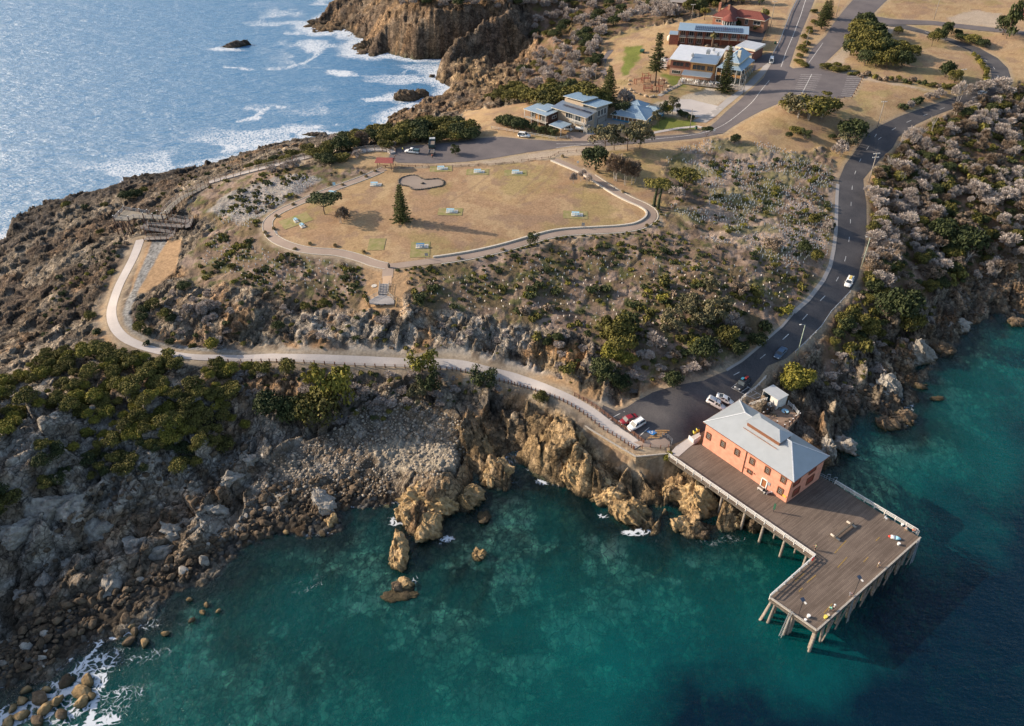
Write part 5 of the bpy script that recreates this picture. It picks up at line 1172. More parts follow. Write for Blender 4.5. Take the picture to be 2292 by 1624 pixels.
# ================================================================ PEOPLE
M['skin']=mat('skin',(.48,.28,.19),.7,.05); M['hair']=mat('dark_hair',(.05,.03,.02),.8)
def skin_obj(name,verts,edges,radii,m,parent,root=0):
    me=bpy.data.meshes.new(name); me.from_pydata(verts,edges,[]); me.materials.append(m)
    o=bpy.data.objects.new(name,me); C.objects.link(o); o.parent=parent
    md=o.modifiers.new('skin','SKIN'); md.use_smooth_shade=True
    for i,r in enumerate(radii):me.skin_vertices[0].data[i].radius=(r,r) if not isinstance(r,tuple) else r
    me.skin_vertices[0].data[root].use_root=True
    s=o.modifiers.new('sub','SUBSURF'); s.levels=1; s.render_levels=1
    return o
def person(pos,rz,shirt,pants,label,pose='stand',hat=None,hold=None):
    e_=empty('person',pos,rz,label,'person')
    if pose=='stand':   hip,ch,hd=(0,0,.95),(.03,0,1.38),(.05,0,1.62); kn=[(.05,.1,.5),(.0,-.11,.5)]; ft=[(.0,.12,.07),(-.05,-.12,.07)]; el=[(.12,.27,1.14),(.1,-.27,1.14)]; ha=[(.36,.2,1.08),(.36,-.2,1.05)]
    elif pose=='bend':  hip,ch,hd=(-.15,0,.88),(.25,0,1.12),(.46,0,1.16); kn=[(-.02,.12,.47),(-.04,-.12,.47)]; ft=[(-.08,.14,.07),(-.1,-.14,.07)]; el=[(.38,.24,.86),(.38,-.24,.86)]; ha=[(.52,.12,.62),(.52,-.1,.62)]
    elif pose=='crouch':hip,ch,hd=(-.1,0,.42),(.12,0,.82),(.22,0,1.04); kn=[(.32,.14,.52),(.3,-.15,.5)]; ft=[(.12,.15,.07),(.1,-.15,.07)]; el=[(.3,.26,.62),(.3,-.26,.62)]; ha=[(.5,.15,.52),(.5,-.13,.5)]
    else:                 hip,ch,hd=(0,0,.95),(.02,0,1.38),(.02,0,1.62); kn=[(.18,.1,.52),(-.08,-.1,.5)]; ft=[(.26,.1,.07),(-.28,-.1,.14)]; el=[(-.08,.25,1.12),(.12,-.25,1.12)]; ha=[(-.02,.24,.86),(.28,-.2,.95)]
    V=Vector; hip,ch,hd=V(hip),V(ch),V(hd); vs=[hip,hip.lerp(ch,.5),ch,ch.lerp(hd,.45),hd,hd+(hd-ch).normalized()*.12]; ed=[(0,1),(1,2),(2,3),(3,4),(4,5)]
    rr_=[(.15,.11),(.14,.1),(.16,.11),.055,(.085,.1),.06]
    n=len(vs); vs.append(hd+V((.1,0,-.01))); ed.append((4,n)); rr_.append(.022)      # nose
    for s_,k2,f_ in ((1,kn[0],ft[0]),(-1,kn[1],ft[1])):
        n=len(vs); vs+=[hip+V((0,s_*.09,-.05)),V(k2),V(f_),V(f_)+V((.16,0,-.02))]; ed+=[(0,n),(n,n+1),(n+1,n+2),(n+2,n+3)]; rr_+=[.09,.062,.045,.035]
    for s_,e2,h2 in ((1,el[0],ha[0]),(-1,el[1],ha[1])):
        n=len(vs); e2=V(e2); h2=V(h2); d=(h2-e2).normalized(); t_=V((0,1,0)); dn=d.cross(t_).normalized()
        vs+=[ch+V((0,s_*.19,.0)),e2,h2,h2+d*.07]; ed+=[(2,n),(n,n+1),(n+1,n+2),(n+2,n+3)]; rr_+=[.055,.042,.03,.034]
        for j,ln in enumerate((.075,.085,.08,.065)):
            k_=len(vs); q=h2+d*.09+t_*(.03-.02*j); vs+=[q,q+d*ln*.55+dn*.01,q+d*ln+dn*.035]; ed+=[(n+3,k_),(k_,k_+1),(k_+1,k_+2)]; rr_+=[.0095,.009,.008]
        k_=len(vs); q=h2+d*.03+t_*(.045*-s_); vs+=[q,q+d*.05+dn*.02]; ed+=[(n+2,k_),(k_,k_+1)]; rr_+=[.011,.009]
    skin_obj('body',vs,ed,rr_,M['skin'],e_)
    vs=[hip+V((0,0,.02)),hip.lerp(ch,.5),ch,ch.lerp(hd,.25)]; ed=[(0,1),(1,2),(2,3)]; rr_=[(.17,.13),(.16,.12),(.18,.13),.075]
    for s_,e2 in ((1,el[0]),(-1,el[1])):n=len(vs); a=ch+V((0,s_*.2,0)); vs+=[a,a.lerp(V(e2),.85)]; ed+=[(2,n),(n,n+1)]; rr_+=[.075,.062]
    skin_obj('shirt',vs,ed,rr_,shirt,e_)
    vs=[hip]; ed=[]; rr_=[(.165,.125)]
    for s_,k2,f_ in ((1,kn[0],ft[0]),(-1,kn[1],ft[1])):n=len(vs); vs+=[hip+V((0,s_*.095,-.06)),V(k2),V(k2).lerp(V(f_),.85)]; ed+=[(0,n),(n,n+1),(n+1,n+2)]; rr_+=[.105,.078,.062]
    skin_obj('trousers',vs,ed,rr_,pants,e_)
    mb=MB(); mb.tube([hd+V((-.02,0,.03)),hd+V((-.02,0,.09)),hd+V((-.015,0,.13))],[.105,.10,.06],10); mb.build('hair',M['hair'],e_,True)
    if hat:mb=MB(); mb.tube([hd+V((0,0,.07)),hd+V((0,0,.085)),hd+V((0,0,.09)),hd+V((0,0,.17))],[.2,.2,.11,.09],12); mb.build('hat',hat,e_,True)
    if hold=='rod':
        h2=V(ha[1]); r_=MB(); r_.tube([h2-V((.1,0,.05)),h2+V((1.0,.1,.45)),h2+V((2.0,.2,.75))],[.014,.01,.005],5); r=r_.build('fishing_rod',M['black'],None)
        r.location=pos; r.rotation_euler=(0,0,rz); tag(r,'thin dark fishing rod held out over the seaward edge of the wharf','fishing rod')
    return e_
sh=lambda n,c:mat(n,c,.85,.08,6)
navy=sh('navy_cloth',(.03,.045,.09)); khaki=sh('khaki_cloth',(.30,.24,.15)); wsh=sh('white_cloth',(.72,.70,.68)); grn=sh('green_cloth',(.03,.17,.09)); hv=sh('hi_vis_yellow',(.62,.85,.05)); rdc=sh('orange_red_cloth',(.75,.12,.04)); dkc=sh('dark_cloth',(.04,.035,.035)); jeans=sh('blue_denim',(.06,.10,.18)); teal=sh('teal_cloth',(.05,.38,.32)); grey=sh('grey_cloth',(.25,.25,.26))
angsea=math.atan2(sea_n.y,sea_n.x)
WD=lambda u,v:W(u,v,DZ)
person(WD(2028,1188),2.2,wsh,khaki,'person in a white shirt crouching by the back rail near the life ring','crouch')
person(WD(1964,1269),angsea,wsh,khaki,'person in a white shirt fishing from the seaward edge of the wharf','stand',None,'rod')
person(WD(1902,1335),angsea,navy,grey,'person in a navy shirt bending over the wharf edge','bend')
person(WD(1856,1367),angsea+.3,teal,khaki,'person in a teal shirt standing near the yellow bucket','bend')
person(WD(1864,1366),angsea+.2,wsh,dkc,'person in white with a broad white hat next to the teal shirt','stand',M['white'])
person(WD(1824,1231),math.atan2(ax.y,ax.x)+2.6,grn,dkc,'person in dark green leaning at the inner corner of the white rail','stand')
def GR(u,v):p=G(u,v); p.z=GHz(p.x,p.y)+.05; return p
person(GR(901.5,340),.4,hv,dkc,'worker in a hi-vis yellow jacket on the upper car park','stand')
person(GR(968,355),1.9,rdc,dkc,'worker in an orange-red shirt walking behind the trailer','walk')
person(GR(884,355),.2,dkc,dkc,'person in dark clothes near the red-roofed shelter','bend')
person(GR(1739,102),.5,wsh,dkc,'person in a white top walking on the road edge below the motel drive','walk')
person(GR(1919,330),.5,dkc,dkc,'person in dark clothes walking on the upper part of the wharf road','walk')
# ================================================================ PICNIC TABLES
M['tblue']=mat('pale_blue_paint',(.34,.58,.72),.6,.12); M['slab']=mat('slab_concrete',(.55,.51,.45),.85,.12)
gpat=mat('watered_green_turf',(.19,.19,.06),.95,.3,.7,bump=.3,col2=(.31,.24,.125))
def picnic(u,v,rz,label,slab=(3.6,2.2),patch=(7.5,4.2),patrz=None,top=None,off=(0,0),k=1):
    p=G(u,v); z=GHz(p.x,p.y); hx,hy=patch[0]/2,patch[1]/2; r=Matrix.Rotation(patrz if patrz is not None else rz,2)
    pl=[tuple(p.xy+r @ Vector(q)+r @ Vector(off)) for q in ((-hx,-hy),(hx,-hy),(hx,hy),(-hx,hy))]
    if patch[0]>0:st_(drape('turf_patch',pl,gpat,.07,.8))
    mb=MB(); mb.box((0,0,0),(slab[0],slab[1],.2)); o=mb.build('concrete_slab',M['slab']); o.location=(p.x+.5*math.cos(rz),p.y+.5*math.sin(rz),z+.07); o.rotation_euler=(0,0,rz); st_(o)
    e_=empty('picnic_table',(p.x,p.y,z+.17),rz,label,'picnic table','picnic tables on the lawn'); tm=top or M['tblue']; e_.scale=(k,k,k)
    mb=MB(); 
    for i in range(4):mb.box((0,-.3+.2*i,.75),(2.3,.17,.06))
    mb.build('tabletop',tm,e_)
    for s in (-1,1):
        mb=MB(); mb.box((0,s*.75,.45),(2.3,.32,.06)); mb.build('seat',tm,e_)
        mb=MB(); mb.bar((s*.8,-.8,.4),(s*.8,.8,.4),.07); mb.bar((s*.8,-.3,.72),(s*.8,-.55,0),.07); mb.bar((s*.8,.3,.72),(s*.8,.55,0),.07); mb.build('leg',M['galv'],e_)
TB=[(987,378,.05,'pale blue picnic table nearest the kidney-shaped stone bed, below the post fence'),(1069,385,.0,'pale blue picnic table in the middle of the row below the post fence'),(1154,387,.0,'pale blue picnic table rightmost of the row below the post fence'),(838,414,.0,'pale blue picnic table on bare dry grass left of the stone bed'),
 (1008,474,-.05,'pale blue picnic table in the centre of the lawn right of the tall pine'),(941,552,.05,'darker blue picnic table on a large green patch at the front of the lawn'),(1288,481,-.05,'pale blue picnic table at the right end of the lawn'),(662,494,-1.0,'upper pale blue picnic table of the pair at the left end of the lawn'),(676,505.5,-1.0,'lower pale blue picnic table of the pair at the left end of the lawn'),(744,434,-.3,'pale blue picnic table half hidden behind the round-crowned lawn tree')]
for i,(u,v,rz,lb) in enumerate(TB):
    picnic(u,v,rz,lb,patch=(0,0) if i in (3,9,8) else ((5.5,8) if i==5 else ((6,9) if i==7 else (7.5,4.6))),top=mat('deep_blue_paint',(.07,.22,.42),.5) if i==5 else None,off=(0,-1.5) if i==5 else (0,0),k=.68 if i in (7,8) else 1,slab=(1.9,1.3) if i in (7,8) else (3.6,2.2))
p=G(843,547); hx,hy=2.4,3.0; st_(drape('turf_patch',[(p.x-hx,p.y-hy),(p.x+hx,p.y-hy),(p.x+hx,p.y+hy),(p.x-hx,p.y+hy)],gpat,.07,.8))
# kidney bed ringed with dark stones
KB=[(583.6+a/3.927,291.8+b/3.927) for a,b in ((1210,440),(1250,410),(1340,392),(1390,405),(1430,435),(1500,432),(1560,425),(1600,440),(1612,465),(1600,490),(1540,500),(1460,515),(1380,525),(1330,520),(1310,495),(1260,488),(1220,480))]
bedp=chaikin(GP(KB),2,True)
st_(drape('gravel_bed',bedp,asphalt('bed_gravel',(.22,.175,.145),(.28,.23,.19)),.07,1.5))
M['dstone']=mat('dark_stone',(.12,.105,.09),.95,.35,3,bump=.6)
def ico(r,seed,sq=(1,1,1),sub=2,jag=.28,noise_s=1.2):
    bm=bmesh.new(); bmesh.ops.create_icosphere(bm,subdivisions=sub,radius=1)
    rnd=random.Random(seed); o1,o2=rnd.random()*99,rnd.random()*99
    co=np.array([v.co[:] for v in bm.verts]); 
    n_=fbm(co[:,0]*1+o1+co[:,2]*.7,co[:,1]*1+o2-co[:,2]*.6,noise_s,3,3)-.5
    w1_,w2_,wi_=worley(co[:,0]+o2+co[:,2]*.8,co[:,1]+o1+co[:,2]*.5,.9,7)
    k_=1+n_*jag*2.4+(wi_-.5)*jag*.9
    # chop with random planes for facets
    P3=co*k_[:,None]
    for _ in range(7):
        d=np.array([rnd.gauss(0,1),rnd.gauss(0,1),rnd.gauss(0,.8)]); d /= np.linalg.norm(d); lim=rnd.uniform(.62,.9)
        pr_=P3 @ d; ex_=np.maximum(pr_-lim,0); P3=P3-ex_[:,None]*d*.85
    for v,c_ in zip(bm.verts,P3):v.co=(c_[0]*r*sq[0],c_[1]*r*sq[1],c_[2]*r*sq[2])
    return bm
def bm_obj(bm,name,m,parent=None,smooth=False):
    me=bpy.data.meshes.new(name); bm.to_mesh(me); bm.free(); me.materials.append(m)
    if smooth:me.polygons.foreach_set('use_smooth',[True]*len(me.polygons))
    o=bpy.data.objects.new(name,me); C.objects.link(o)
    if parent:o.parent=parent
    return o
stones=[bm_obj(ico(.5,30+i,(1.3,.8,.6),1),'edging_stone',M['dstone']) for i in range(3)]
first=True; rs=resample(bedp,1.05,True)
for i,q in enumerate(rs):
    if i<3:o=stones[i]
    else:o=stones[i % 3].copy(); C.objects.link(o)
    o.location=(q.x,q.y,GHz(q.x,q.y)+.12); t_=rs[(i+1) % len(rs)]-rs[i-1]; o.rotation_euler=(0,0,math.atan2(t_.y,t_.x)); s=random.uniform(.75,1.2); o.scale=(s,s,s)
    tag(o,'dark stone edging the kidney-shaped gravel bed on the lawn','stone','dark edging stones round the gravel bed')
c_=G(946,411); o=bm_obj(ico(.6,77,(1.2,1,.7),2),'boulder',M['dstone']); o.location=(c_.x,c_.y,GHz(c_.x,c_.y)+.2); tag(o,'grey boulder standing in the middle of the gravel bed','boulder')
c_=G(871,599); o=bm_obj(ico(.62,78,(.7,.6,1.3),2,.15),'memorial_stone',M['dstone']); o.location=(c_.x,c_.y,GHz(c_.x,c_.y)+.6); tag(o,'upright dark stone in the middle of the path junction','stone')
# ================================================================ SHELTER
M['redroof']=mat('red_iron_roof',(.34,.10,.08),.5,.12); M['brownp']=mat('brown_timber',(.17,.095,.06),.85,.2,4)
p=G(862,377); e_=empty('picnic_shelter',(p.x,p.y,GHz(p.x,p.y)),-.05,'small open shelter with a red gabled roof at the top of the lawn path','shelter')
for s,s2 in ((-1,-1),(1,-1),(-1,1),(1,1)):mb=MB(); mb.bar((s*2.3,s2*1.9+.9,-.2),(s*2.3,s2*1.9+.9,2.5),.16); mb.build('post',M['brownp'],e_)
mb=MB(); y0,y1,ym=-1.5,3.3,.9
mb.poly([(-3.1,y0,2.5),(3.1,y0,2.5),(2.7,ym,3.5),(-2.7,ym,3.5)]); mb.poly([(3.1,y1,2.5),(-3.1,y1,2.5),(-2.7,ym,3.5),(2.7,ym,3.5)]); mb.poly([(-3.1,y0,2.48),(-2.7,ym,3.48),(-3.1,y1,2.48)]); mb.poly([(3.1,y0,2.48),(3.1,y1,2.48),(2.7,ym,3.48)]); mb.build('roof',M['redroof'],e_)
mb=MB(); mb.box((0,.9,.75),(1.8,.8,.06)); mb.box((0,.9,.37),(.3,.3,.74)); mb.build('table',M['brownp'],e_)
# ================================================================ FENCES
def fence(D,spacing,h,label,rails=(.5,),pm=None,pw=.14,name='post_fence',rw=.07,world=None,cat='fence',cap=None,dz=0,zf=None):
    pts=world or GP(D); p0=pts[0]; zf=zf or (lambda x,y:GHz(x,y)); base=Vector((p0[0],p0[1],zf(p0[0],p0[1])+dz)); e_=empty(name,base,0,label,cat)
    ps=resample(pts,spacing); pm=pm or M['brownp']; prev=None; rmb=MB()
    for q in ps:
        z=zf(q.x,q.y)+dz; b=Vector((q.x,q.y,z))-base
        mb=MB(); mb.bar(b+Vector((0,0,-.3)),b+Vector((0,0,h)),pw); mb.build('post',pm,e_)
        if prev is not None:
            for r in rails:rmb.bar(prev+Vector((0,0,h*r)),b+Vector((0,0,h*r)),rw,rw)
        prev=b
    if rails:rmb.build('rail',cap or pm,e_)
    return e_
fence([(885,371),(960,375),(1050,372),(1110,369),(1150,365)],2.3,.75,'row of short timber posts with a low rail between the lawn and upper car park',(.6,))
fence([(1167,361),(1228,354)],2.3,.75,'short run of timber posts between the dirt apron and the lawn',(.6,))
fence([(1232,354),(1250,343),(1290,339),(1320,337)],2.2,.75,'timber posts curving round the path entrance by the dirt apron',(.6,))
fence([(1100,289),(1167,300),(1245,313),(1270,310)],2.6,1.1,'dark post and rail fence in front of the modern houses',(.5,.92),M['wpost'])
fence([(1010,262),(1030,255),(1060,246),(1085,238),(1105,237)],2.6,1.0,'dark post and rail fence along the clifftop edge of the dry paddock',(.5,.9))
M['bpost']=mat('red_brown_timber',(.24,.115,.07),.85,.15,4); M['wire']=mat('rail_steel',(.30,.27,.25),.5,.1,metal=.4)
lowR=offset(loww,-1.6) if (Vector(offset(loww,-1.6)[40])-Vector(loww[40])).y<0 else offset(loww,1.6)
lowL=offset(loww,-1.6) if lowR is not offset(loww,-1.6) and (Vector(offset(loww,-1.6)[40])-Vector(loww[40])).y>0 else offset(loww,1.6)
def cut(pts,u0,u1):
    a=G(u0,800).x; b=G(u1,900 if u1>1100 else 800).x
    return [p for p in pts if a<=p.x<=b and p.y<190]
seaside=[q for q in lowR if q.x>G(470,800).x and q.y<178]
fence(None,2.05,1.05,'long red-brown post and wire fence along the seaward edge of the lower walkway',(.9,.6,.3),M['bpost'],.21,world=[tuple(q) for q in seaside],rw=.045,cap=M['wire'])
inner=[q for q in lowL if q.x>G(1283,880).x and q.y<178]
fence(None,1.75,1.1,'red-brown fence between the lower walkway and the parked cars',(.95,.65,.35),M['bpost'],.19,world=[tuple(q) for q in inner],rw=.07,cap=M['bpost'])
fence([(1437,1003),(1455,1001),(1478,1004),(1496,1002)],1.7,1.05,'short red-brown fence curving round the end of the walkway above the stone wall',(.9,.6,.3),M['bpost'],.15,rw=.05,cap=M['wire'])
fence([(1482,976),(1494,980),(1504,990),(1502,998)],1.6,1.05,'pale steel posts and rail at the walkway end beside the wharf entrance',(.95,.5),M['galv'],.1,rw=.05)
st_(drape('path',GP([(1418,990),(1440,986),(1466,984),(1488,981),(1499,988),(1500,999),(1478,1002),(1440,1001)]),M['brownpath'],.07))
# steel guard rail on the seaward side of the road
fence([(1903,655),(1860,700),(1838,733),(1802,770),(1780,790)],2.6,.75,'pale steel guard rail along the outer edge of the steep road bend',(.85,),M['wpost'],.12,rw=.16,cap=M['galv'],name='guard_rail',cat='guard rail')
# white timber fence by the yards
fence([(1713,848),(1700,862),(1690,872),(1682,878),(1669,888),(1660,896)],2.4,1.1,'white timber fence from the road verge down to the pink building',(.95,.5),M['wpost'],.18,rw=.12,name='timber_fence')
# timber post rails round the yards behind the building
fence([(1655,903),(1664,921),(1666,928)],1.6,1.4,'white heavy timber rails at the yard corner behind the parked cars',(.95,.65,.35),M['wpost'],.2,rw=.13,name='timber_fence')
# footpath rail by the hotel, fence by the hotel field
fence([(1500,246),(1562,262)],2.2,1.2,'pale timber fence above the blue house lawn',(.9,.5),M['wpost'],.1)
fence([(1345,205),(1390,190),(1412,172)],3,.9,'thin post fence beside the green slope above the coast',(.9,),M['brownp'],.1)
fence([(1722,56),(1716,78),(1706,100),(1700,112)],2.5,.7,'dark low fence beside the motel driveway',(.9,.4),M['brownp'],.12)
fence([(1935,170),(1925,186),(1916,204),(1908,218)],2.4,.6,'row of dark bollard posts at the right end of the upper car park',(),M['brownp'],.3,name='bollard_row',cat='bollards')
fence([(1875,219),(1905,221)],2.4,.6,'low timber rail at the bottom corner of the upper car park',(.8,),M['brownp'],.15)
fence([(1785,0),(1770,28),(1758,60),(1745,95),(1730,122)],4,.8,'steel guard rail along the left side of the upper street',(.85,),M['wpost'],.12,rw=.2,cap=M['galv'],name='guard_rail',cat='guard rail')
# ---------------------------------------------------------------- white shed, ramp, yard posts
DR3=lambda a,b:(1546.6+a/7.855,817.1+b/7.855)
zs=6.0
q=[W(*DR3(1275,440),zs+2.6),W(*DR3(1535,615),zs+2.6),W(*DR3(1715,530),zs+2.6)]
ux=(q[1]-q[0]).xy; Lx=ux.length; ux.normalize(); uy=Vector((-ux.y,ux.x)); Ly=abs((q[2]-q[1]).xy.dot(uy)); sg_=1 if (q[2]-q[1]).xy.dot(uy)>0 else -1
e_=empty('white_shed',(q[0].x,q[0].y,zs-.6),math.atan2(ux.y,ux.x),'white container-like shed with an open front behind the pink building','shed')
mb=MB(); t_=.08; cy=sg_*Ly/2
for c2,d2 in (((Lx/2,sg_*Ly-sg_*.04,1.6),(Lx,t_,3.1)),((0.04,cy,1.6),(t_,Ly,3.1)),((Lx-.04,cy,1.6),(t_,Ly,3.1)),((Lx*.75,sg_*.04,1.6),(Lx*.45,t_,3.1)),((Lx/2,cy,.08),(Lx,Ly,.12))):mb.box(c2,d2)
mb.build('wall',M['wpost'],e_); mb=MB(); mb.box((Lx/2,cy,3.2),(Lx+.3,Ly+.3,.1)); mb.build('roof',corr('white_iron_roof',(.60,.60,.58),5),e_)
mb=MB(); mb.quad((Lx*.33,sg_*.3,.1),(Lx*.33,sg_*Ly*.9,.1),(Lx*.33,sg_*Ly*.9,2.7),(Lx*.33,sg_*.3,2.7)); mb.build('door',mat('blue_panel',(.03,.16,.28),.5),e_)
def rampfence(D,z0,z1,label,m,h=1.1,rails=(.95,.65,.35),sp=1.5,pw=.13,capr=0,name='timber_fence',rw=.09):
    pts=[W(u,v,z0+(z1-z0)*i/(len(D)-1)) for i,(u,v) in enumerate(D)]; base=pts[0].copy(); e_=empty(name,base,0,label,'fence'); rm=MB()
    ps=[]
    for a,b in zip(pts[:-1],pts[1:]):n=max(1,round((b-a).length/sp)); ps+=[a.lerp(b,i/n) for i in range(n)]
    ps.append(pts[-1]); prev=None
    for p in ps:
        b=p-base; mb=MB(); mb.bar(b+Vector((0,0,-.6)),b+Vector((0,0,h)),pw)
        o=mb.build('post',m,e_)
        if capr:mb=MB(); mb.tube([b+Vector((0,0,h)),b+Vector((0,0,h+.08))],capr,8); mb.build('cap',M['white'],o)
        if prev is not None:
            for r in rails:rm.bar(prev+Vector((0,0,h*r)),b+Vector((0,0,h*r)),rw)
        prev=b
    if rails:rm.build('rail',m,e_)
    return e_
rampfence([DR3(1030,720+90),DR3(1395,620+90)],5.6,7.2,'front white rail of the ramp leading up into the white shed',M['wpost'])
rampfence([DR3(1020,640+90),DR3(1330,540+90)],5.6,7.2,'rear white rail of the ramp leading up into the white shed',M['wpost'])
mb=MB(); a0,a1,b0,b1=W(*DR3(1030,810),5.7),W(*DR3(1395,710),7.2),W(*DR3(1020,730),5.7),W(*DR3(1330,630),7.2)
mb.quad(a0,a1,b1,b0); o=mb.build('loading_ramp',M['kerbw']); tag(o,'sloping plank ramp between white rails up to the shed','ramp')
M['dpost']=mat('dark_round_timber',(.12,.075,.06),.85,.2,4)
z5=5.6
rampfence([DR3(1180,960),DR3(1260,900),DR3(1390,800),DR3(1520,760)],z5,z5,'dark timber yard fence with white-capped posts left of the round tank lid',M['dpost'],1.3,(.8,.5),1.9,.22,.16)
rampfence([DR3(1380,1040),DR3(1500,1060),DR3(1630,1120),DR3(1720,1070),DR3(1830,960),DR3(1900,920)],z5,z5,'dark timber yard fence with white-capped posts at the cliff side of the yard',M['dpost'],1.3,(.8,.5),2.0,.22,.16)
rampfence([DR3(1700,700),DR3(1790,770),DR3(1880,880)],z5,z5,'pale timber rails sloping down from the white shed to the cliff edge',M['wpost'],1.2,(.9,.6,.3),1.8,.18,.12)
c_=W(*DR3(1655,810),5.65); mb=MB(); mb.tube([(c_.x,c_.y,5.2),(c_.x,c_.y,5.75)],.85,16); o=mb.build('tank_lid',M['tblue']); tag(o,'round pale blue tank lid in the timber yard beside the shed','tank lid')
yard=[W(*DR3(a,b),5.6) for a,b in ((1000,800),(1500,700),(1700,700),(1900,900),(1700,1120),(1640,1180),(1100,880))]
M['yardw']=wood('yard_boards',(.20,.13,.09),(.32,.23,.17),0.3,.3)
mb=MB(); mb.prism([(p.x,p.y) for p in yard],4.6,5.6); o=mb.build('yard_deck',M['yardw']); tag(o,'brown timber yard deck between the pink building and the cliff','deck')
# ================================================================ STONE WALL
def stonewall(name):
    m,t,b=newmat(name); N=t.nodes; L=t.links; b.inputs['Roughness'].default_value=.95
    tc=N.new('ShaderNodeTexCoord'); vo=N.new('ShaderNodeTexVoronoi'); vo.inputs['Scale'].default_value=2.2
    mp=N.new('ShaderNodeMapping'); mp.inputs['Scale'].default_value=(1,1,1.8); L.new(tc.outputs['Object'],mp.inputs[0]); L.new(mp.outputs[0],vo.inputs['Vector'])
    cr=N.new('ShaderNodeValToRGB'); cr.color_ramp.elements[0].color=(.22,.15,.09,1); cr.color_ramp.elements[1].color=(.46,.34,.21,1)
    sp=N.new('ShaderNodeSeparateColor'); L.new(vo.outputs['Color'],sp.inputs[0]); L.new(sp.outputs[0],cr.inputs[0]); L.new(cr.outputs[0],b.inputs['Base Color'])
    bp=N.new('ShaderNodeBump'); bp.inputs['Distance'].default_value=.15; bp.inputs['Strength'].default_value=.7; L.new(vo.outputs['Distance'],bp.inputs['Height']); L.new(bp.outputs[0],b.inputs['Normal']); return m
M['swall']=stonewall('coursed_stone')
tp=[W(1305,948,6.2),W(1330,965,6.1),W(1380,996,6.0),W(1424,1022,5.9),W(1498,1015,5.9),W(1500,1000,5.9),W(1440,992,5.9),W(1395,968,6.0),W(1330,930,6.2)]
mb=MB(); mb.prism([(p.x,p.y) for p in tp],-1.0,5.7); o=mb.build('retaining_wall',M['swall']); tag(o,'tall tan stone retaining wall below the end of the walkway','retaining wall')
mb=MB()
for a,b in zip(tp[:4],tp[1:5]):mb.bar(Vector((a.x,a.y,5.9)),Vector((b.x,b.y,5.9)),.35,.26)
o=mb.build('wall_coping',M['kerbw'],None); tag(o,'timber log edging along the top of the stone retaining wall','edging')
# ================================================================ POLES
M['pole']=mat('grey_pole_timber',(.30,.26,.22),.9,.15,3); M['gpole']=mat('greenish_pale_pole',(.36,.42,.33),.8,.15,3)
def pole(u,v,tu,tv,label,r=.16,arms=0,m=None,cat='power pole',name='power_pole',lampa=False,group=None):
    b=G(u,v); zt=Zat(tu,tv,b.x,b.y); h=max(2.5,zt-b.z); e_=empty(name,(b.x,b.y,b.z),.2,label,cat,group)
    mb=MB(); mb.tube([(0,0,-.5),(0,0,h)],[r,r*.7],8); mb.build('pole',m or M['pole'],e_,True)
    for i in range(arms):
        z=h-.3-i*1.3; mb=MB(); mb.bar((-1.2,0,z),(1.2,0,z),.13); a=mb.build('crossarm',M['wpost'],e_)
        for x in (-1.05,-.4,.4,1.05):mb=MB(); mb.tube([(x,0,z+.05),(x,0,z+.3)],.06,6); mb.build('insulator',M['white'],a)
    if lampa:mb=MB(); mb.bar((0,0,h),(-1.1,0,h+.25),.07); a=mb.build('arm',M['galv'],e_); mb=MB(); mb.box((-1.3,0,h+.25),(.5,.2,.12)); mb.build('lamp_head',M['white'],a)
    return e_,Vector((b.x,b.y,b.z+h))
_,tC=pole(2149,183,2156,154,'power pole with a crossarm standing at the edge of the round dry paddock',.16,1)
_,tD=pole(1963,287,1981,226,'tall power pole leaning beside the road above the planted slope',.17,1)
_,tE=pole(1944,409,1959,342,'power pole with two crossarms on the green verge of the wharf road',.18,2)
pole(1928,598,1950,531,'pale green lamp pole on the right verge of the road above the white wagon',.13,0,M['gpole'],'lamp pole','street_lamp',True)
pole(1784,796,1802,727,'pale lamp pole beside the guard rail near the blue car',.13,0,M['gpole'],'lamp pole','street_lamp',True)
pole(1544,289,1551,244,'timber pole at the street corner in front of the blue house',.15,0); pole(1663,212,1669,170,'timber pole on the footpath beside the hotel',.15,0,cat='pole')
pole(1547.6,46,1554,9,'timber power pole behind the motel at the scrub edge',.15,1); pole(1724,62,1729,2,'tall power pole beside the palm and red-roofed house',.16,1)
pole(2090,44,2102,-6,'power pole in the dry paddock at the top of the photo',.16,1); pole(1803,108,1810,66,'thin timber pole in the planted median',.12,0,cat='pole'); pole(1871,38,1879,-4,'timber pole behind the median pine',.14,0,cat='pole')
pole(1646,397,1652,354,'slim pale stake pole in the planted slope',.09,0,M['gpole'],'pole'); pole(1591,298,1595,277,'short pale pole at the road corner below the hotel',.1,0,cat='pole'); pole(1333,178,1333,150,'thin timber pole beside the track by the dead scrub',.12,0,cat='pole')
def wire(a,b,label,off=0.):
    pts=[a.lerp(b,i/14)+Vector((off,0,-1.2*4*(i/14)*(1-i/14))) for i in range(15)]
    mb=MB(); mb.tube(pts,.02,4); o=mb.build('power_line',M['black']); tag(o,label,'power line','overhead wires beside the road')
for of in (-.9,0.,.9):wire(tE,tD,'thin overhead wire between the two power poles above the wharf road',of)
for of in (-.9,.9):wire(tD,tC,'thin overhead wire running from the leaning pole to the paddock pole',of)
def sign(u,v,w_,h_,zb,m,label,name='sign'):
    p=G(u,v); e_=empty(name,(p.x,p.y,GHz(p.x,p.y)),0,label,'sign')
    mb=MB(); mb.box((0,0,zb+h_/2),(w_,.05,h_)); mb.build('panel',m,e_); mb=MB()
    mb.box((-w_*.4,.05,zb/2),(.07,.07,zb)); mb.build('post',M['galv'],e_); mb=MB(); mb.box((w_*.4,.05,zb/2),(.07,.07,zb)); mb.build('post',M['galv'],e_)
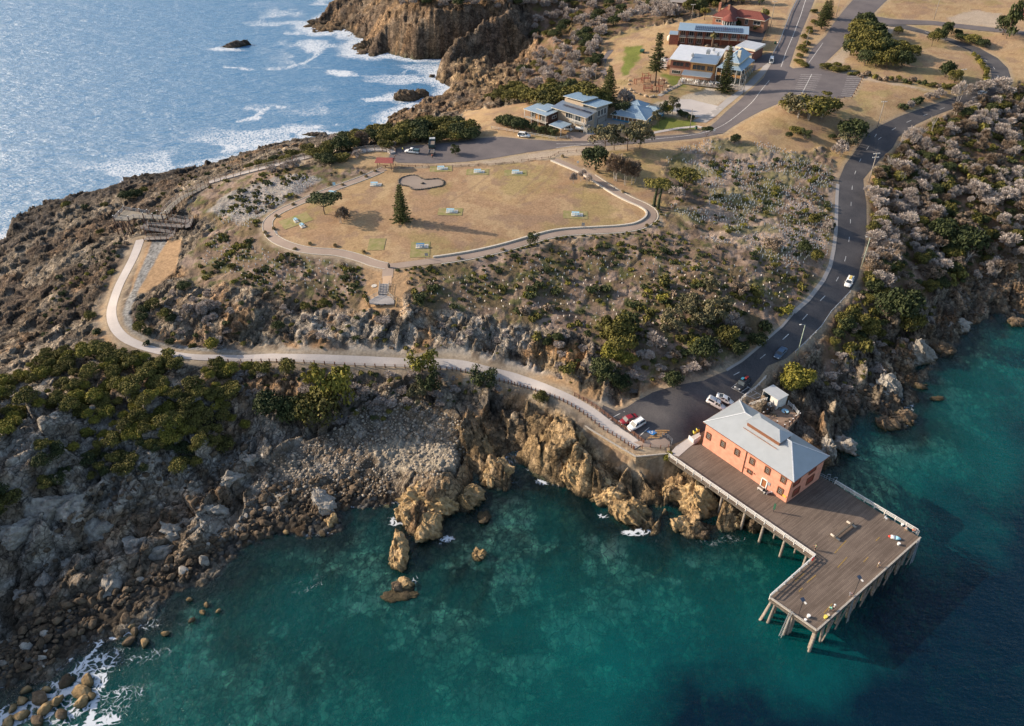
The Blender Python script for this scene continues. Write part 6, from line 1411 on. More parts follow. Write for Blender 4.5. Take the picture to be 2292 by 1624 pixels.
sign(749,421,.9,1.0,1.0,M['tblue'],'blue and white sign beside the upper left bend of the lawn path'); sign(620,527,.6,.9,.6,M['wpost'],'narrow pale sign at the left bend of the lawn path')
sign(955,579,.9,.9,.9,M['galv'],'grey sign frame beside the large green turf patch'); sign(1305,510,.9,1.0,.7,M['galv'],'grey sign frame on the lawn edge below the rightmost table'); sign(1598,299,.7,1.0,.9,M['white'],'small white sign at the street corner'); sign(1293,371,.7,.8,.9,M['white'],'small white sign beside the upper path entrance')
sign(1362,862,.5,.8,.9,M['wpost'],'small pale sign at the rock cutting beside the walkway')
p=G(1941,68); sign(1941,68,2.6,1.6,.6,mat('blue_grey_board',(.28,.38,.50),.5),'pale blue information board under the trees beside the upper street')
# ================================================================ BOARDWALK, RAMPS, PLATFORM
M['bwalk']=wood('boardwalk_planks',(.22,.19,.15),(.36,.31,.24),1.2,.3)
DB=lambda a,b:(233.5+a/9.818,408.5+b/9.818)
def deckribbon(pts3,w_,parent,base,name='deck',m=None,th=.16):
    mb=MB(); rings=[]
    n=len(pts3)
    for i,p in enumerate(pts3):
        t_=(pts3[min(i+1,n-1)]-pts3[max(i-1,0)]).xy.normalized(); s=Vector((-t_.y,t_.x,0))*w_/2; q=p-base
        rings.append([q-s-Vector((0,0,th)),q+s-Vector((0,0,th)),q+s,q-s])
    mb.loft(rings); return mb.build(name,m or M['bwalk'],parent)
def railz(pts3,e_,base,h=1.05,sp=1.8,m=None,down=0,rm=None):
    r_=MB(); prev=None; m=m or M['bpost']
    for a,b in zip(pts3[:-1],pts3[1:]):
        n=max(1,round((b-a).length/sp))
        for i in range(n+(1 if b is pts3[-1] else 0)):
            p=a.lerp(b,i/n); q=p-base; bot=-down if down else -.3
            mb=MB(); mb.bar(q+Vector((0,0,bot)),q+Vector((0,0,h)),.14); mb.build('post',m,e_)
    for a,b in zip(pts3[:-1],pts3[1:]):
        for z in (h-.05,h*.6,h*.3):r_.bar(a-base+Vector((0,0,z)),b-base+Vector((0,0,z)),.06 if z<h-.1 else .1,.06)
    r_.build('rail',rm or M['kerbw'],e_)
bwp=[W(*DB(2260,60),15.6),W(*DB(1700,330),15.4),W(*DB(1480,500),15.3),W(*DB(1330,680),15.2)]
e_=empty('boardwalk',bwp[0],0,'raised timber boardwalk descending to the viewing platform above the ocean','boardwalk')
deckribbon(bwp,2.3,e_,bwp[0])
for s in (-1,1):
    off_=[Vector((*q,p.z)) for q,p in zip(offset([p.xy for p in bwp],s*1.15),bwp)]; railz(off_,e_,bwp[0],down=2.0)
M['gramp']=wood('grey_ramp_planks',(.17,.15,.14),(.27,.24,.22),.2,.25)  # ramp boards in a darker, greyer tone than the boardwalk planks
fl=[(W(*DB(1450,790),15.0),W(*DB(1840,870),14.7),'top'),(W(*DB(1740,960),14.5),W(*DB(960,900),13.9),'second'),(W(*DB(900,1000),13.7),W(*DB(1500,1080),13.0),'third'),(W(*DB(1400,1210),12.8),W(*DB(900,1230),12.1),'bottom')]
e_=empty('zigzag_ramp',fl[0][0],0,'zigzag timber access ramp with grey handrails below the viewing platform','ramp'); base=fl[0][0]
for a,b,nm in fl:
    deckribbon([a,b],1.9,e_,base,'ramp_deck',M['gramp'])
    t_=(b-a).xy.normalized(); s=Vector((-t_.y,t_.x,0))*.95
    railz([a+s,b+s],e_,base,down=1.5); railz([a-s,b-s],e_,base,down=1.5)
for pts_,z in (([(1780,800),(1960,790),(1900,960),(1780,1000)],14.6),([(960,820),(980,1010),(790,1010),(880,880)],13.8),([(1420,1060),(1600,1030),(1500,1230),(1380,1240)],12.9)):
    pl=[W(*DB(a,b),z)-base for a,b in pts_]; mb=MB(); mb.prism([(p.x,p.y) for p in pl],z-base.z-.2,z-base.z); mb.build('landing',M['gramp'],e_)
    railz([p+base for p in pl[:3]],e_,base,down=2.0)
pf=[(215,820),(540,830),(650,775),(1300,800),(1400,725),(1000,690),(700,640),(440,600)]
pw_=[W(*DB(a,b),15.4) for a,b in pf]; base=pw_[0]
e_=empty('viewing_platform',base,0,'timber viewing platform on tall dark stilts above the ocean rocks','platform')
mb=MB(); mb.prism([((p-base).x,(p-base).y) for p in pw_],-.3,0); mb.build('deck',M['bwalk'],e_)
railz([pw_[3],pw_[2],pw_[1],pw_[0],pw_[7],pw_[6],pw_[5]],e_,base,1.1,2.0,M['galv'],rm=M['galv'])
for (a,b),hh in (((215,820),1.5),((540,830),1.5),((340,720),1.4),((870,790),1.9),((1080,800),1.9),((1280,800),2.0),((960,700),1.7),((1180,720),1.7),((1370,740),1.9),((440,600),1.3),((780,650),1.2)):
    p=W(*DB(a,b),15.4); g=on(p.x,p.y); mb=MB(); q=p-base; mb.tube([(q.x,q.y,g-base.z-.5),(q.x,q.y,hh)],[.2,.17],8); o=mb.build('post',M['dpost'],e_,True)
    mb=MB(); mb.tube([(q.x,q.y,hh),(q.x,q.y,hh+.06)],.19,8); mb.build('cap',M['white'],o)
for (a,b),(c,d) in (((300,840),(480,1240)),((560,840),(480,1200)),((420,850),(600,1130)),((650,800),(640,1060))):
    p=W(*DB(a,b),15.2)-base; q=G(*DB(c,d))-base; mb=MB(); mb.tube([p,q-Vector((0,0,.4))],.17,7); mb.build('stilt',M['dpost'],e_)
# walkway with white rails going to the car park, seen between shrubs
for D,lb in (([(468,411),(520,396),(600,376),(655,364)],'pale boardwalk with brown posts climbing along the ocean bank'),([(655,362),(690,354),(722,346)],'short pale section of walkway glimpsed between the ocean-side shrubs'),([(792,343),(830,337),(868,337),(880,344)],'pale curved walkway with brown posts at the left end of the upper car park')):
    ps=chaikin(GP(D),1); base=Vector((ps[0].x,ps[0].y,GHz(ps[0].x,ps[0].y)+.5)); e_=empty('boardwalk',base,0,lb,'boardwalk')
    rs_=resample(ps,2.2); p3=[Vector((q.x,q.y,GHz(q.x,q.y)+.5)) for q in rs_]; deckribbon(p3,2.1,e_,base,m=M['conc'],th=.5)
    for s in (-1,1):railz([Vector((*q,p.z)) for q,p in zip(offset([p.xy for p in p3],s*1.1),p3)],e_,base,sp=2.2,rm=M['kerbw'])
# lookout steps and fan deck below the junction
DL=lambda a,b:(758.7+a/9.818,583.6+b/9.818)
zl=max(17.2,GHz(*G(856,663)[:2])+.15); fan=[(880,745),(1080,745),(1210,860),(1215,935),(930,950),(668,930),(665,860)]
fw=[W(*DL(a,b),zl) for a,b in fan]; base=fw[0]
e_=empty('lookout_deck',base,0,'fan-shaped weathered timber lookout deck with steps below the path junction','lookout')
M['greyw']=wood('silvered_planks',(.24,.22,.21),(.40,.37,.35),0.0,.35)
mb=MB(); mb.prism([((p-base).x,(p-base).y) for p in fw],-.4,0); mb.build('deck',M['greyw'],e_)
a0=GR(861,636); a1=W(*DL(975,745),zl)
nst=7; d2=(a1-a0).xy; t2=d2.normalized()
for i in range(nst):
    p=a0.lerp(a1,(i+.5)/nst); p.z=max(p.z,GHz(p.x,p.y)+.2); p-=base; mb=MB(); mb.box((p.x,p.y,p.z-.1),(d2.length/nst*.96,2.5,.22),math.atan2(t2.y,t2.x)); mb.build('step',M['greyw'],e_)
s=Vector((-t2.y,t2.x,0))*1.25
for k_ in (-1,1):railz([a0+s*k_,a1+s*k_,(fw[0] if (fw[0]-a1-s*k_).length<(fw[1]-a1-s*k_).length else fw[1])],e_,base,1.0,1.2,M['kerbw'])
railz([fw[1],fw[2]],e_,base,1.0,1.5,M['kerbw']); railz([fw[0],fw[6]],e_,base,1.0,1.5,M['kerbw'])
for p in (fw[3],fw[4],fw[5]):
    q=p-base; mb=MB(); mb.tube([(q.x,q.y+.3,-.3),(q.x,q.y+.3,on(p.x,p.y+.3)-base.z-.4)],.13,7); mb.build('post',M['dpost'],e_)
for (u0,v0,u1,v1,lb) in ((828,688,816,667,'leaning tan timber pole left of the lookout deck'),(885,688,889,667,'leaning tan timber pole right of the lookout deck')):
    b=G(u0,v0); mb=MB(); zt=b.z+2.3; t=W(u1,v1,zt); mb.tube([b-Vector((0,0,.3)),t],.14,8); o=mb.build('timber_pole',mat('tan_timber',(.45,.29,.13),.8,.15),None,True); tag(o,lb,'pole')
c_=G(837.6,640); mb=MB(); mb.tube([(c_.x,c_.y,c_.z-.1),(c_.x,c_.y,c_.z+.12)],.75,14); o=mb.build('tank_lid',M['slab']); tag(o,'round pale concrete lid on the bark mulch left of the lookout steps','lid')
# ================================================================ PLAYGROUND
M['redt']=mat('red_brown_play_timber',(.26,.10,.06),.8,.2,4)
def pgframe(u,v,w_,d_,h_,rz,label,roof=False,beams=True,name='play_frame'):
    p=G(u,v); e_=empty(name,(p.x,p.y,GHz(p.x,p.y)),rz,label,'play equipment')
    for s in (-1,1):
        for s2 in (-1,1):mb=MB(); mb.bar((s*w_/2,s2*d_/2,-.2),(s*w_/2*1.05,s2*d_/2*1.05,h_),.22); mb.build('post',M['redt'],e_)
    mb=MB()
    for s in (-1,1):mb.bar((-w_/2,s*d_/2,h_*.85),(w_/2,s*d_/2,h_*.85),.16); mb.bar((s*w_/2,-d_/2,h_*.85),(s*w_/2,d_/2,h_*.85),.16)
    mb.build('beam',M['redt'],e_)
    if roof:
        mb=MB(); mb.box((0,0,h_*.45),(w_,d_,.12)); mb.build('platform',M['redt'],e_)
pgframe(1446,182,2.6,2.6,3.2,.2,'tallest timber play tower with a platform at the back of the playground',True)
pgframe(1429,187,3.4,1.2,2.2,.5,'timber climbing frame at the left side of the playground'); pgframe(1450,203,3.2,1.6,2.4,.1,'timber play hut frame at the front of the playground',True); pgframe(1475,205,1.6,1.6,2.6,.8,'pointed timber swing frame at the right of the playground'); pgframe(1480,190,2.2,1.0,2.4,-.3,'leaning timber log frame behind the tall pine trunk')
rocks_pg=[(1408,190),(1412,202),(1420,208),(1432,212),(1445,216),(1458,218),(1463,216),(1484,208),(1492,202),(1497,194),(1490,186),(1480,179),(1410,182)]
M['tanstone']=mat('tan_sandstone',(.42,.32,.22),.9,.2,2,bump=.4)
s0=bm_obj(ico(.75,91,(1.2,.9,.7),2),'border_rock',M['tanstone'])
for i,(u,v) in enumerate(rocks_pg):
    o=s0 if i==0 else s0.copy()
    if i:C.objects.link(o)
    p=G(u,v); o.location=(p.x,p.y,GHz(p.x,p.y)+.25); o.rotation_euler=(0,0,i*1.3); k_=.8+.4*((i*37) % 10)/10; o.scale=(k_,k_,k_); tag(o,'tan sandstone rock on the border of the playground','rock','sandstone rocks bordering the playground')

# ================================================================ HOUSES
M['brick']=mat('red_brick',(.25,.105,.075),.9,.2,5); M['pinkb']=mat('pinkish_brick',(.50,.30,.22),.9,.12,4); M['roofblue']=corr('blue_grey_iron_roof',(.30,.40,.48),4); M['roofpale']=corr('pale_iron_roof',(.56,.58,.60),4); M['roofwhite']=corr('white_iron_roof_sheet',(.74,.74,.74),3)
M['tile']=mat('red_roof_tile',(.19,.058,.045),.8,.2,3,bump=.5,bsc=12); M['tanwall']=mat('tan_render',(.42,.33,.24),.9,.1); M['darkwall']=mat('dark_timber_cladding',(.09,.055,.045),.85,.2,3); M['greyw2']=mat('grey_render',(.28,.27,.25),.9,.1)
M['bluew']=mat('blue_weatherboard',(.05,.22,.36),.8,.1,3); M['cream']=mat('cream_paint',(.55,.50,.36),.8,.1); M['solar']=mat('solar_panel_glass',(.03,.045,.09),.2,.1,spec=.7); M['creamw']=mat('cream_fascia',(.66,.60,.48),.8,.08); M['gold']=mat('golden_timber',(.40,.22,.09),.75,.2,4)
class House:
    """frame from three eave-level photo points; x runs a->b (the side facing the viewer), y runs away from it"""
    def __init__(s,name,a,b,c,zg,h,label,cat='house',sink=1.2,u=None):
        s.ze=zg+h; A=W(*a,s.ze); B=W(*b,s.ze); Cc=W(*c,s.ze); s.u=(B-A).xy.normalized(); s.L=(B-A).xy.length; s.u=Vector(u).normalized() if u else s.u; s.n=Vector((-s.u.y,s.u.x)); s.D=abs((Cc-B).xy.dot(s.n)); s.h=h; s.A=A; s.zg=zg; s.sink=sink
        s.e=empty(name,(A.x,A.y,zg),math.atan2(s.u.y,s.u.x),label,cat)
    def loc(s,u,v,z):
        p=W(u,v,z); d=(p-s.A).xy; return Vector((d.dot(s.u),d.dot(s.n),z-s.zg))
    def block(s,name,m,x0=0,x1=None,y0=0,y1=None,z0=None,z1=None,parent=None,tagl=None):
        x1=s.L if x1 is None else x1; y1=s.D if y1 is None else y1; z0=-s.sink if z0 is None else z0; z1=s.h if z1 is None else z1
        mb=MB(); mb.box(((x0+x1)/2,(y0+y1)/2,(z0+z1)/2),(x1-x0,y1-y0,z1-z0)); o=mb.build(name,m,parent or s.e)
        if tagl:o['label']=tagl
        return o
    def hip(s,m,x0,x1,y0,y1,z,rise,ov=.6,parent=None,name='roof',ridge=True):
        x0-=ov; x1+=ov; y0-=ov; y1+=ov; mb=MB(); w_=(y1-y0)/2; l_=(x1-x0)/2; t_=.15
        if l_>=w_:r1,r2=(x0+w_,(y0+y1)/2),(x1-w_,(y0+y1)/2)
        else:r1,r2=((x0+x1)/2,y0+l_),((x0+x1)/2,y1-l_)
        E=[(x0,y0,z),(x1,y0,z),(x1,y1,z),(x0,y1,z)]; a=(*r1,z+rise); b=(*r2,z+rise)
        if l_>=w_:mb.poly([E[0],E[1],b,a]); mb.poly([E[1],E[2],b]); mb.poly([E[2],E[3],a,b]); mb.poly([E[3],E[0],a])
        else:mb.poly([E[0],E[1],a]); mb.poly([E[1],E[2],b,a]); mb.poly([E[2],E[3],b]); mb.poly([E[3],E[0],a,b])
        o=mb.build(name,m,parent or s.e)
        mb=MB()
        for i in range(4):mb.bar((*E[i][:2],z-.07),(*E[(i+1)%4][:2],z-.07),.16,.2)
        mb.poly([(e_[0],e_[1],z-.02) for e_ in E[::-1]]); mb.build('fascia',M['creamw'],o)
        if ridge:
            mb=MB(); mb.bar(a,b,.25,.12)
            pr=[(E[0],a),(E[3],a),(E[1],b),(E[2],b)] if l_>=w_ else [(E[0],a),(E[1],a),(E[2],b),(E[3],b)]
            for p,q in pr:mb.bar(p,q,.22,.1)
            mb.build('ridge_cap',m,o)
        return o
    def slab(s,m,x0,x1,y0,y1,zf,zb,name='roof',fas=None,t=.18,zl=0,parent=None):
        """skillion roof: zf at y0, zb at y1; zl adds a rise along x"""
        mb=MB(); P_=[(x0,y0,zf),(x1,y0,zf+zl),(x1,y1,zb+zl),(x0,y1,zb)]; mb.quad(*P_); o=mb.build(name,m,parent or s.e)
        mb=MB(); lo=[(a,b,c-t) for a,b,c in P_]
        for i in range(4):j=(i+1)%4; mb.quad(lo[i],lo[j],(P_[j][0],P_[j][1],P_[j][2]-.004),(P_[i][0],P_[i][1],P_[i][2]-.004))
        mb.quad(*lo[::-1]); mb.build('fascia',fas or M['creamw'],o); return o
    def win(s,side,t0,z0,w_,h_,m=None,frame=None,y=None,mull=1,name='window'):
        """side 'f' front (y=y), 'r' right (x=y), 'l' left"""
        fr_=frame or M['wpost']; o3=-.05
        def pt(a,z,d):
            if side=='f':return (a,(y or 0)-d,z)
            if side=='r':return ((s.L if y is None else y)+d,a,z)
            return ((y or 0)-d,a,z)
        mb=MB(); c_=[(t0,z0),(t0+w_,z0),(t0+w_,z0+h_),(t0,z0+h_)]
        for i in range(4):mb.bar(pt(*c_[i],.05),pt(*c_[(i+1)%4],.05),.12)
        for i in range(1,mull+1):mb.bar(pt(t0+w_*i/(mull+1),z0,.05),pt(t0+w_*i/(mull+1),z0+h_,.05),.08)
        o=mb.build(name,fr_,s.e); mb=MB(); mb.quad(*[pt(*q,.03) for q in c_]); mb.build('glass',m or M['glass'],o); return o
def posts(H_,pts,h,m=None,z0=-1.0,w_=.14):
    for x,y in pts:mb=MB(); mb.box((x,y,(h+z0)/2),(w_,w_,h-z0)); mb.build('post',m or M['wpost'],H_.e)
# ---- modern house, main volume
h=House('modern_house',(1242,239),(1312,259),(1338,252),24.0,5.6,'large modern tan house with stepped slate-blue skillion roofs and a street garage','house')
Lm=h.L; Dm=13.5; h.D=Dm
h.block('wall',M['tanwall'],0,Lm,.0,5.2,z1=5.5); h.block('wall',M['greyw2'],.0,Lm,5.2,Dm,z1=6.2); h.block('upper_wall',M['tanwall'],.4,Lm*.62,5.3,Dm-.5,z0=6.2,z1=7.6); h.block('upper_wall',M['greyw2'],Lm*.62,Lm-.1,6.4,Dm-.3,z0=6.2,z1=6.9)
h.slab(corr('slate_blue_roof',(.20,.25,.32),4),-.8,Lm+1.0,-1.2,5.6,5.6,6.5,zl=-.3)
h.slab(corr('steel_blue_roof',(.27,.38,.47),4),0,Lm*.66,4.6,Dm+.5,8.5,7.7); h.slab(corr('steel_blue_roof_low',(.27,.38,.47),4),Lm*.6,Lm+1.3,4.4,Dm+.9,7.7,7.0)
mb=MB(); 
for i in range(5):mb.box((3+i*2.6,2.6,6.25-.04*i),(2.3,1.1,.06))
mb.build('solar_panel',M['solar'],h.e)
h.win('f',Lm*.36,3.0,3.6,2.2,mull=2); h.win('f',Lm*.58,2.7,3.8,2.4,mull=2)
h.block('balcony',M['greyw2'],Lm*.55,Lm+.6,-1.6,0,z0=2.35,z1=2.6); mb=MB()
for z in (2.95,3.25,3.55):mb.bar((Lm*.55,-1.55,z),(Lm+.5,-1.55,z),.06); mb.bar((Lm+.5,-1.55,z),(Lm+.5,0,z),.06)
mb.build('balcony_rail',M['wpost'],h.e); posts(h,[(Lm*.72,-1.5),(Lm+.45,-1.5)],5.5)
h.block('garage_wall',M['greyw2'],Lm,Lm+1.6,-.9,1.5,z1=2.3); h.win('r',7.3,0.15,5.2,2.3,M['greyw2'],M['darkwall'],mull=0,name='garage_door')
h.win('r',7.0,3.3,1.6,2.2); h.win('r',8.9,3.3,1.6,2.2); h.win('r',10.8,3.3,1.6,2.2); h.win('r',1.2,3.0,2.6,2.1)
# ---- timber pavilion to its left
h=House('timber_pavilion_house',(1175.5,243.5),(1222,258.5),(1250,252),23.6,4.8,'dark timber clad house with a flat blue-grey roof left of the modern house','house')
h.D=9; h.block('wall',M['darkwall'],1.6,h.L,1.2,9,z1=4.7); h.slab(corr('pale_blue_roof',(.34,.43,.49),4),-.4,h.L+.5,-.6,9.4,4.9,5.1,fas=M['wpost']); h.slab(M['roofblue'],3.5,h.L-2,2.4,8.6,5.25,5.65,fas=M['wpost'])
posts(h,[(0,-.3),(h.L*.33,-.3),(h.L*.66,-.3),(h.L+.2,-.3)],4.8); h.block('wall',M['gold'],h.L*.42,h.L*.62,1.1,1.3,z0=0,z1=4.6); h.win('f',2.2,2.2,1.6,1.8,y=1.2); h.win('f',h.L*.7,1.0,1.5,2.6,y=1.2); h.win('r',3.5,2.6,2.4,1.0)
h.block('deck',M['kerbw'],0,h.L,-.3,1.2,z0=1.7,z1=1.9)
h=House('carport',(1228,278.5),(1256,287.5),(1284,279),23.4,2.9,'flat blue-grey carport roof on white posts beside the dark timber house','carport')
h.D=max(h.D,6); h.slab(M['roofblue'],0,h.L,0,h.D,2.9,3.0,fas=M['wpost'],t=.25); posts(h,[(.3,.3),(h.L-.3,.3),(.3,h.D-.3),(h.L-.3,h.D-.3)],2.8)
# ---- blue cottage
h=House('blue_cottage',(1372,255),(1444,268),(1473,253),23.6,3.0,'low blue weatherboard cottage with a pale blue hipped roof and enclosed veranda','house')
Db=12; h.D=Db; h.block('wall',M['bluew'],0,h.L,0,Db,z1=1.35); h.block('upper_wall',mat('brown_infill',(.22,.13,.08),.8),.15,h.L-.15,.15,Db-.15,z0=1.35,z1=2.95); h.hip(M['roofblue'],0,h.L,0,Db,3.0,2.6,.7)  # plain brown infill above the blue weatherboard, behind the white posts
for i in range(9):x=h.L*i/8; mb=MB(); mb.box((x,.02,2.15),(.28,.2,1.6)); mb.build('post',M['wpost'],h.e)
for i in range(5):mb=MB(); mb.box((h.L,Db*i/5,2.15),(.2,.24,1.6)); mb.build('post',M['wpost'],h.e)
h.block('wing',M['bluew'],1.0,7.5,Db-1,Db+5,z1=2.9); h.hip(M['roofblue'],1.0,7.5,Db-2,Db+5,2.95,2.0,.5); h.block('wing',M['bluew'],h.L-5,h.L+2.5,Db-3,Db+1.5,z1=2.7); h.hip(M['roofblue'],h.L-5,h.L+2.5,Db-3.5,Db+1.5,2.8,1.7,.5)
# ---- hotel, modern white-roofed wing
R1=lambda a,b:(1459+a/6.545/ .5836*.5836,b/6.545)
R1=lambda a,b:(1459+a*.15279,b*.15279)
zg=25.6
h=House('hotel_wing',R1(280,862),R1(880,895),R1(1060,760),zg,6.6,'two-storey brick hotel wing with a wide white iron roof and roof vents','hotel',2.5,(.93,-.37))
Dw=20; h.D=Dw; h.L*=1.12; Lw=h.L; x1=Lw*.47
h.block('wall',M['pinkb'],0,Lw,0,Dw,z1=3.0); h.block('upper_wall',M['brick'],.02,x1,.02,Dw-.1,z0=3.0,z1=6.4); h.block('upper_wall',M['gold'],x1,Lw+.1,-1.5,Dw-.1,z0=3.0,z1=6.5)
h.slab(M['roofwhite'],-.6,Lw+.5,-.5,Dw+.6,6.7,7.3,t=.3); 
h.win('f',1.0,4.0,4.6,1.7,mull=2,frame=M['brick']); h.win('f',6.3,4.0,x1-7.0,1.7,mull=2,frame=M['brick']); h.win('f',1.0,.9,3.6,1.3,mull=3)
h.win('f',x1+.8,3.8,5.2,2.0,y=-1.5,mull=2,frame=M['gold']); h.win('f',x1+6.8,3.8,Lw-x1-7.6,2.0,y=-1.5,mull=2,frame=M['gold'])
for i in range(3):h.win('r',.2+i*3.4,3.8,2.6,2.0,y=Lw+.1,frame=M['gold'])
h.slab(corr('blue_grey_panel_roof',(.20,.27,.36),2),x1-.6,Lw+.3,-2.0,8,6.85,7.6,'solar_panel',fas=M['creamw'])
h.slab(corr('slate_awning',(.24,.30,.37),4),x1-2.6,Lw-.6,-6.6,-1.5,2.7,3.3,'veranda_roof',fas=M['creamw']); posts(h,[(x1-2.4,-6.3),(x1+3,-6.3),(Lw-1,-6.3)],2.7,M['brownp'])
for x,y,s_ in ((Lw*.44,3.5,1.0),(Lw*.72,10,1.5),(Lw*.95,9,.9),(Lw*.8,15,.9)):mb=MB(); mb.box((x,y,7.5+s_/2),(s_,s_,s_)); mb.tube([(x,y,7.4+s_),(x,y,8+s_)],.25,8); mb.build('roof_vent',M['galv'],h.e)
h.block('deck',M['kerbw'],x1-3.2,Lw+12.5,-9.4,-1.5,z0=-.1,z1=.1); mb=MB()
for z in (.5,.85,1.15):mb.bar((x1-3.1,-9.3,z),(Lw+12.4,-9.3,z),.07); mb.bar((x1-3.1,-9.3,z),(x1-3.1,-4.0,z),.07)
for i in range(24):x=x1-3.1+(Lw+15.5-x1)*i/23; mb.bar((x,-9.3,0),(x,-9.3,1.15),.08)
mb.build('deck_rail',M['brownp'],h.e); posts(h,[(x1-3+i*3.3,-9.2) for i in range(8)],0,M['brownp'],-2.8)
HX=h
wtab=empty('outdoor_table',(0,0,0),0,'white outdoor table with chairs on the hotel deck','table','white tables on the hotel deck')
mb=MB(); mb.tube([(0,0,.72),(0,0,.76)],.6,10); mb.build('tabletop',M['white'],wtab); mb=MB(); mb.tube([(0,0,0),(0,0,.72)],.06,6); mb.build('leg',M['white'],wtab)
for a in range(4):mb=MB(); mb.box((.9*math.cos(a*1.57),.9*math.sin(a*1.57),.42),(.42,.42,.06)); mb.box((1.1*math.cos(a*1.57),1.1*math.sin(a*1.57),.7),(.1 if a%2==0 else .42,.42 if a%2==0 else .1,.5)); mb.build('chair',M['white'],wtab)
k_=0
for i in range(8):
    for y in (-8.3,-5.6):
        if random.random()<.2:continue
        o=wtab if k_==0 else copy_tree(wtab); k_+=1; x=x1-1.8+i*2.9
        q=HX.A.xy+HX.u*x+HX.n*y; o.location=(q.x,q.y,zg+.1); o.rotation_euler=(0,0,i*.4)
# ---- old hotel with veranda
h=House('old_hotel',R1(955,985),R1(1325,1030),R1(1560,875),zg,6.0,'old two-storey hotel with blue iron hipped roof, encircling veranda roof and cream chimney','hotel',2.5,(.86,-.5))
Lo,Do=h.L,h.D; h.block('wall',M['cream'],2.2,Lo-2.2,2.2,Do-.5,z1=8.2); h.block('lower_wall',mat('dark_green_wall',(.14,.15,.10),.8),2.1,Lo-2.0,2.1,Do-.4,z1=2.9)
# skirt veranda roof and main hip
mb=MB(); z0,z1=6.0,7.0; a_=[(-.2,-.2),(Lo+.2,-.2),(Lo+.2,Do),(-.2,Do)]; b_=[(2.1,2.1),(Lo-2.1,2.1),(Lo-2.1,Do-1),(2.1,Do-1)]
for i in range(4):j=(i+1)%4; mb.quad((*a_[i],z0),(*a_[j],z0),(*b_[j],z1),(*b_[i],z1))
mb.build('veranda_roof',M['roofblue'],h.e); h.hip(M['roofblue'],2.2,Lo-2.2,2.2,Do-.5,8.2,3.0,.5)
h.block('balcony',M['gold'],0,Lo,0,.15,z0=3.0,z1=4.1); h.block('balcony',M['gold'],Lo-.15,Lo,.15,Do,z0=3.0,z1=4.1); h.block('balcony_floor',M['kerbw'],0,Lo,.15,2.1,z0=2.85,z1=3.0); h.block('balcony_floor',M['kerbw'],Lo-2,Lo-.16,2.12,Do-.5,z0=2.85,z1=3.0)
posts(h,[(i*Lo/5,0) for i in range(6)]+[(Lo,i*Do/7) for i in range(1,8)],6.0,M['wpost'],w_=.18)
for i in range(3):h.win('f',2.8+i*3.4,4.3,1.4,1.7,y=2.2); h.win('f',2.8+i*3.4,.6,1.8,1.8,y=2.1)
for i in range(5):h.win('r',3+i*3.4,4.3,1.3,1.7,y=Lo-2.2); h.win('r',3+i*3.4,.5,1.6,1.9,y=Lo-2.0)
p=h.loc(*R1(1278,830),zg+10); h.block('chimney',M['creamw'],p.x-.6,p.x+.6,p.y-.6,p.y+.6,z0=8.4,z1=12.4)
# ---- back blocks
h=House('hotel_annexe',R1(1240,672),R1(1508,725),R1(1590,665),28.0,5.0,'brick annexe behind the hotel with a pale skillion roof and cream fascia','building')
h.D=9; h.block('wall',M['brick'],.2,h.L-.2,.2,h.D,z1=4.7); h.slab(M['roofpale'],-.4,h.L+.5,-.5,h.D+.5,5.0,5.5,t=.8)
h2_=House('link_building',R1(1060,722),R1(1475,785),R1(1510,755),27.6,3.6,'low link building with a red-edged pale roof between the hotel and annexe','building')
h2_.D=5.5; h2_.block('wall',M['creamw'],.1,h2_.L-.1,.1,h2_.D,z1=3.4); h2_.slab(M['roofpale'],-.3,h2_.L+.3,-.4,h2_.D,3.6,3.9,fas=M['brick'],t=.3)
# white marquee
h=House('marquee',R1(120,895),R1(225,905),R1(280,880),26.3,2.6,'white marquee tent beside the hotel lawn','tent')
h.D=5; h.block('side',M['white'],0,h.L,0,5,z1=2.5); h.hip(M['white'],0,h.L,0,5,2.6,1.1,.15,ridge=False)
# ---- motel
h=House('motel',R1(400,438),R1(1405,500),R1(1455,432),29.5,6.0,'long two-storey brick motel with balconies and rows of solar panels on the roof','motel')
Lq=h.L; h.D=11; h.block('wall',M['brick'],.3,Lq-.2,1.9,11,z1=5.8); h.slab(M['roofblue'],-.5,Lq+.5,-.5,11.4,6.0,6.5,fas=M['brick'])
nb=8
for i in range(nb+1):x=Lq*i/nb; mb=MB(); mb.box((x,.9,2.4),(.4,1.9,7.0)); mb.build('pier',M['brick'],h.e)
h.block('balcony_floor',M['creamw'],.25,Lq-.25,.1,1.9,z0=2.8,z1=3.0); mb=MB()
for z in (3.4,3.8):mb.bar((.2,.1,z),(Lq-.2,.1,z),.06)
mb.build('balcony_rail',M['wpost'],h.e)
for i in range(nb):x=Lq*i/nb; h.win('f',x+.9,3.2,Lq/nb-1.8,2.1,y=1.9,name='window'); 
for i in range(3):x=Lq*i/nb; h.win('f',x+.9,.2,Lq/nb-1.8,2.1,y=1.9)
h.block('side_wing',M['brick'],-4.0,-.2,1.5,6,z1=3.6); h.slab(M['roofblue'],-4.3,0,1.0,6.4,3.65,3.9)
for i in range(26):
    for j in range(2):mb=MB(); x=Lq*.24+i*Lq*.7/26; zz=6.1+.045*(1.2+j*3.6)+.08; mb.bar((x,1.2+j*3.4,zz),(x,4.0+j*3.4,zz+.13),Lq*.7/26*.88,.06); mb.build('solar_panel',M['solar'],h.e)
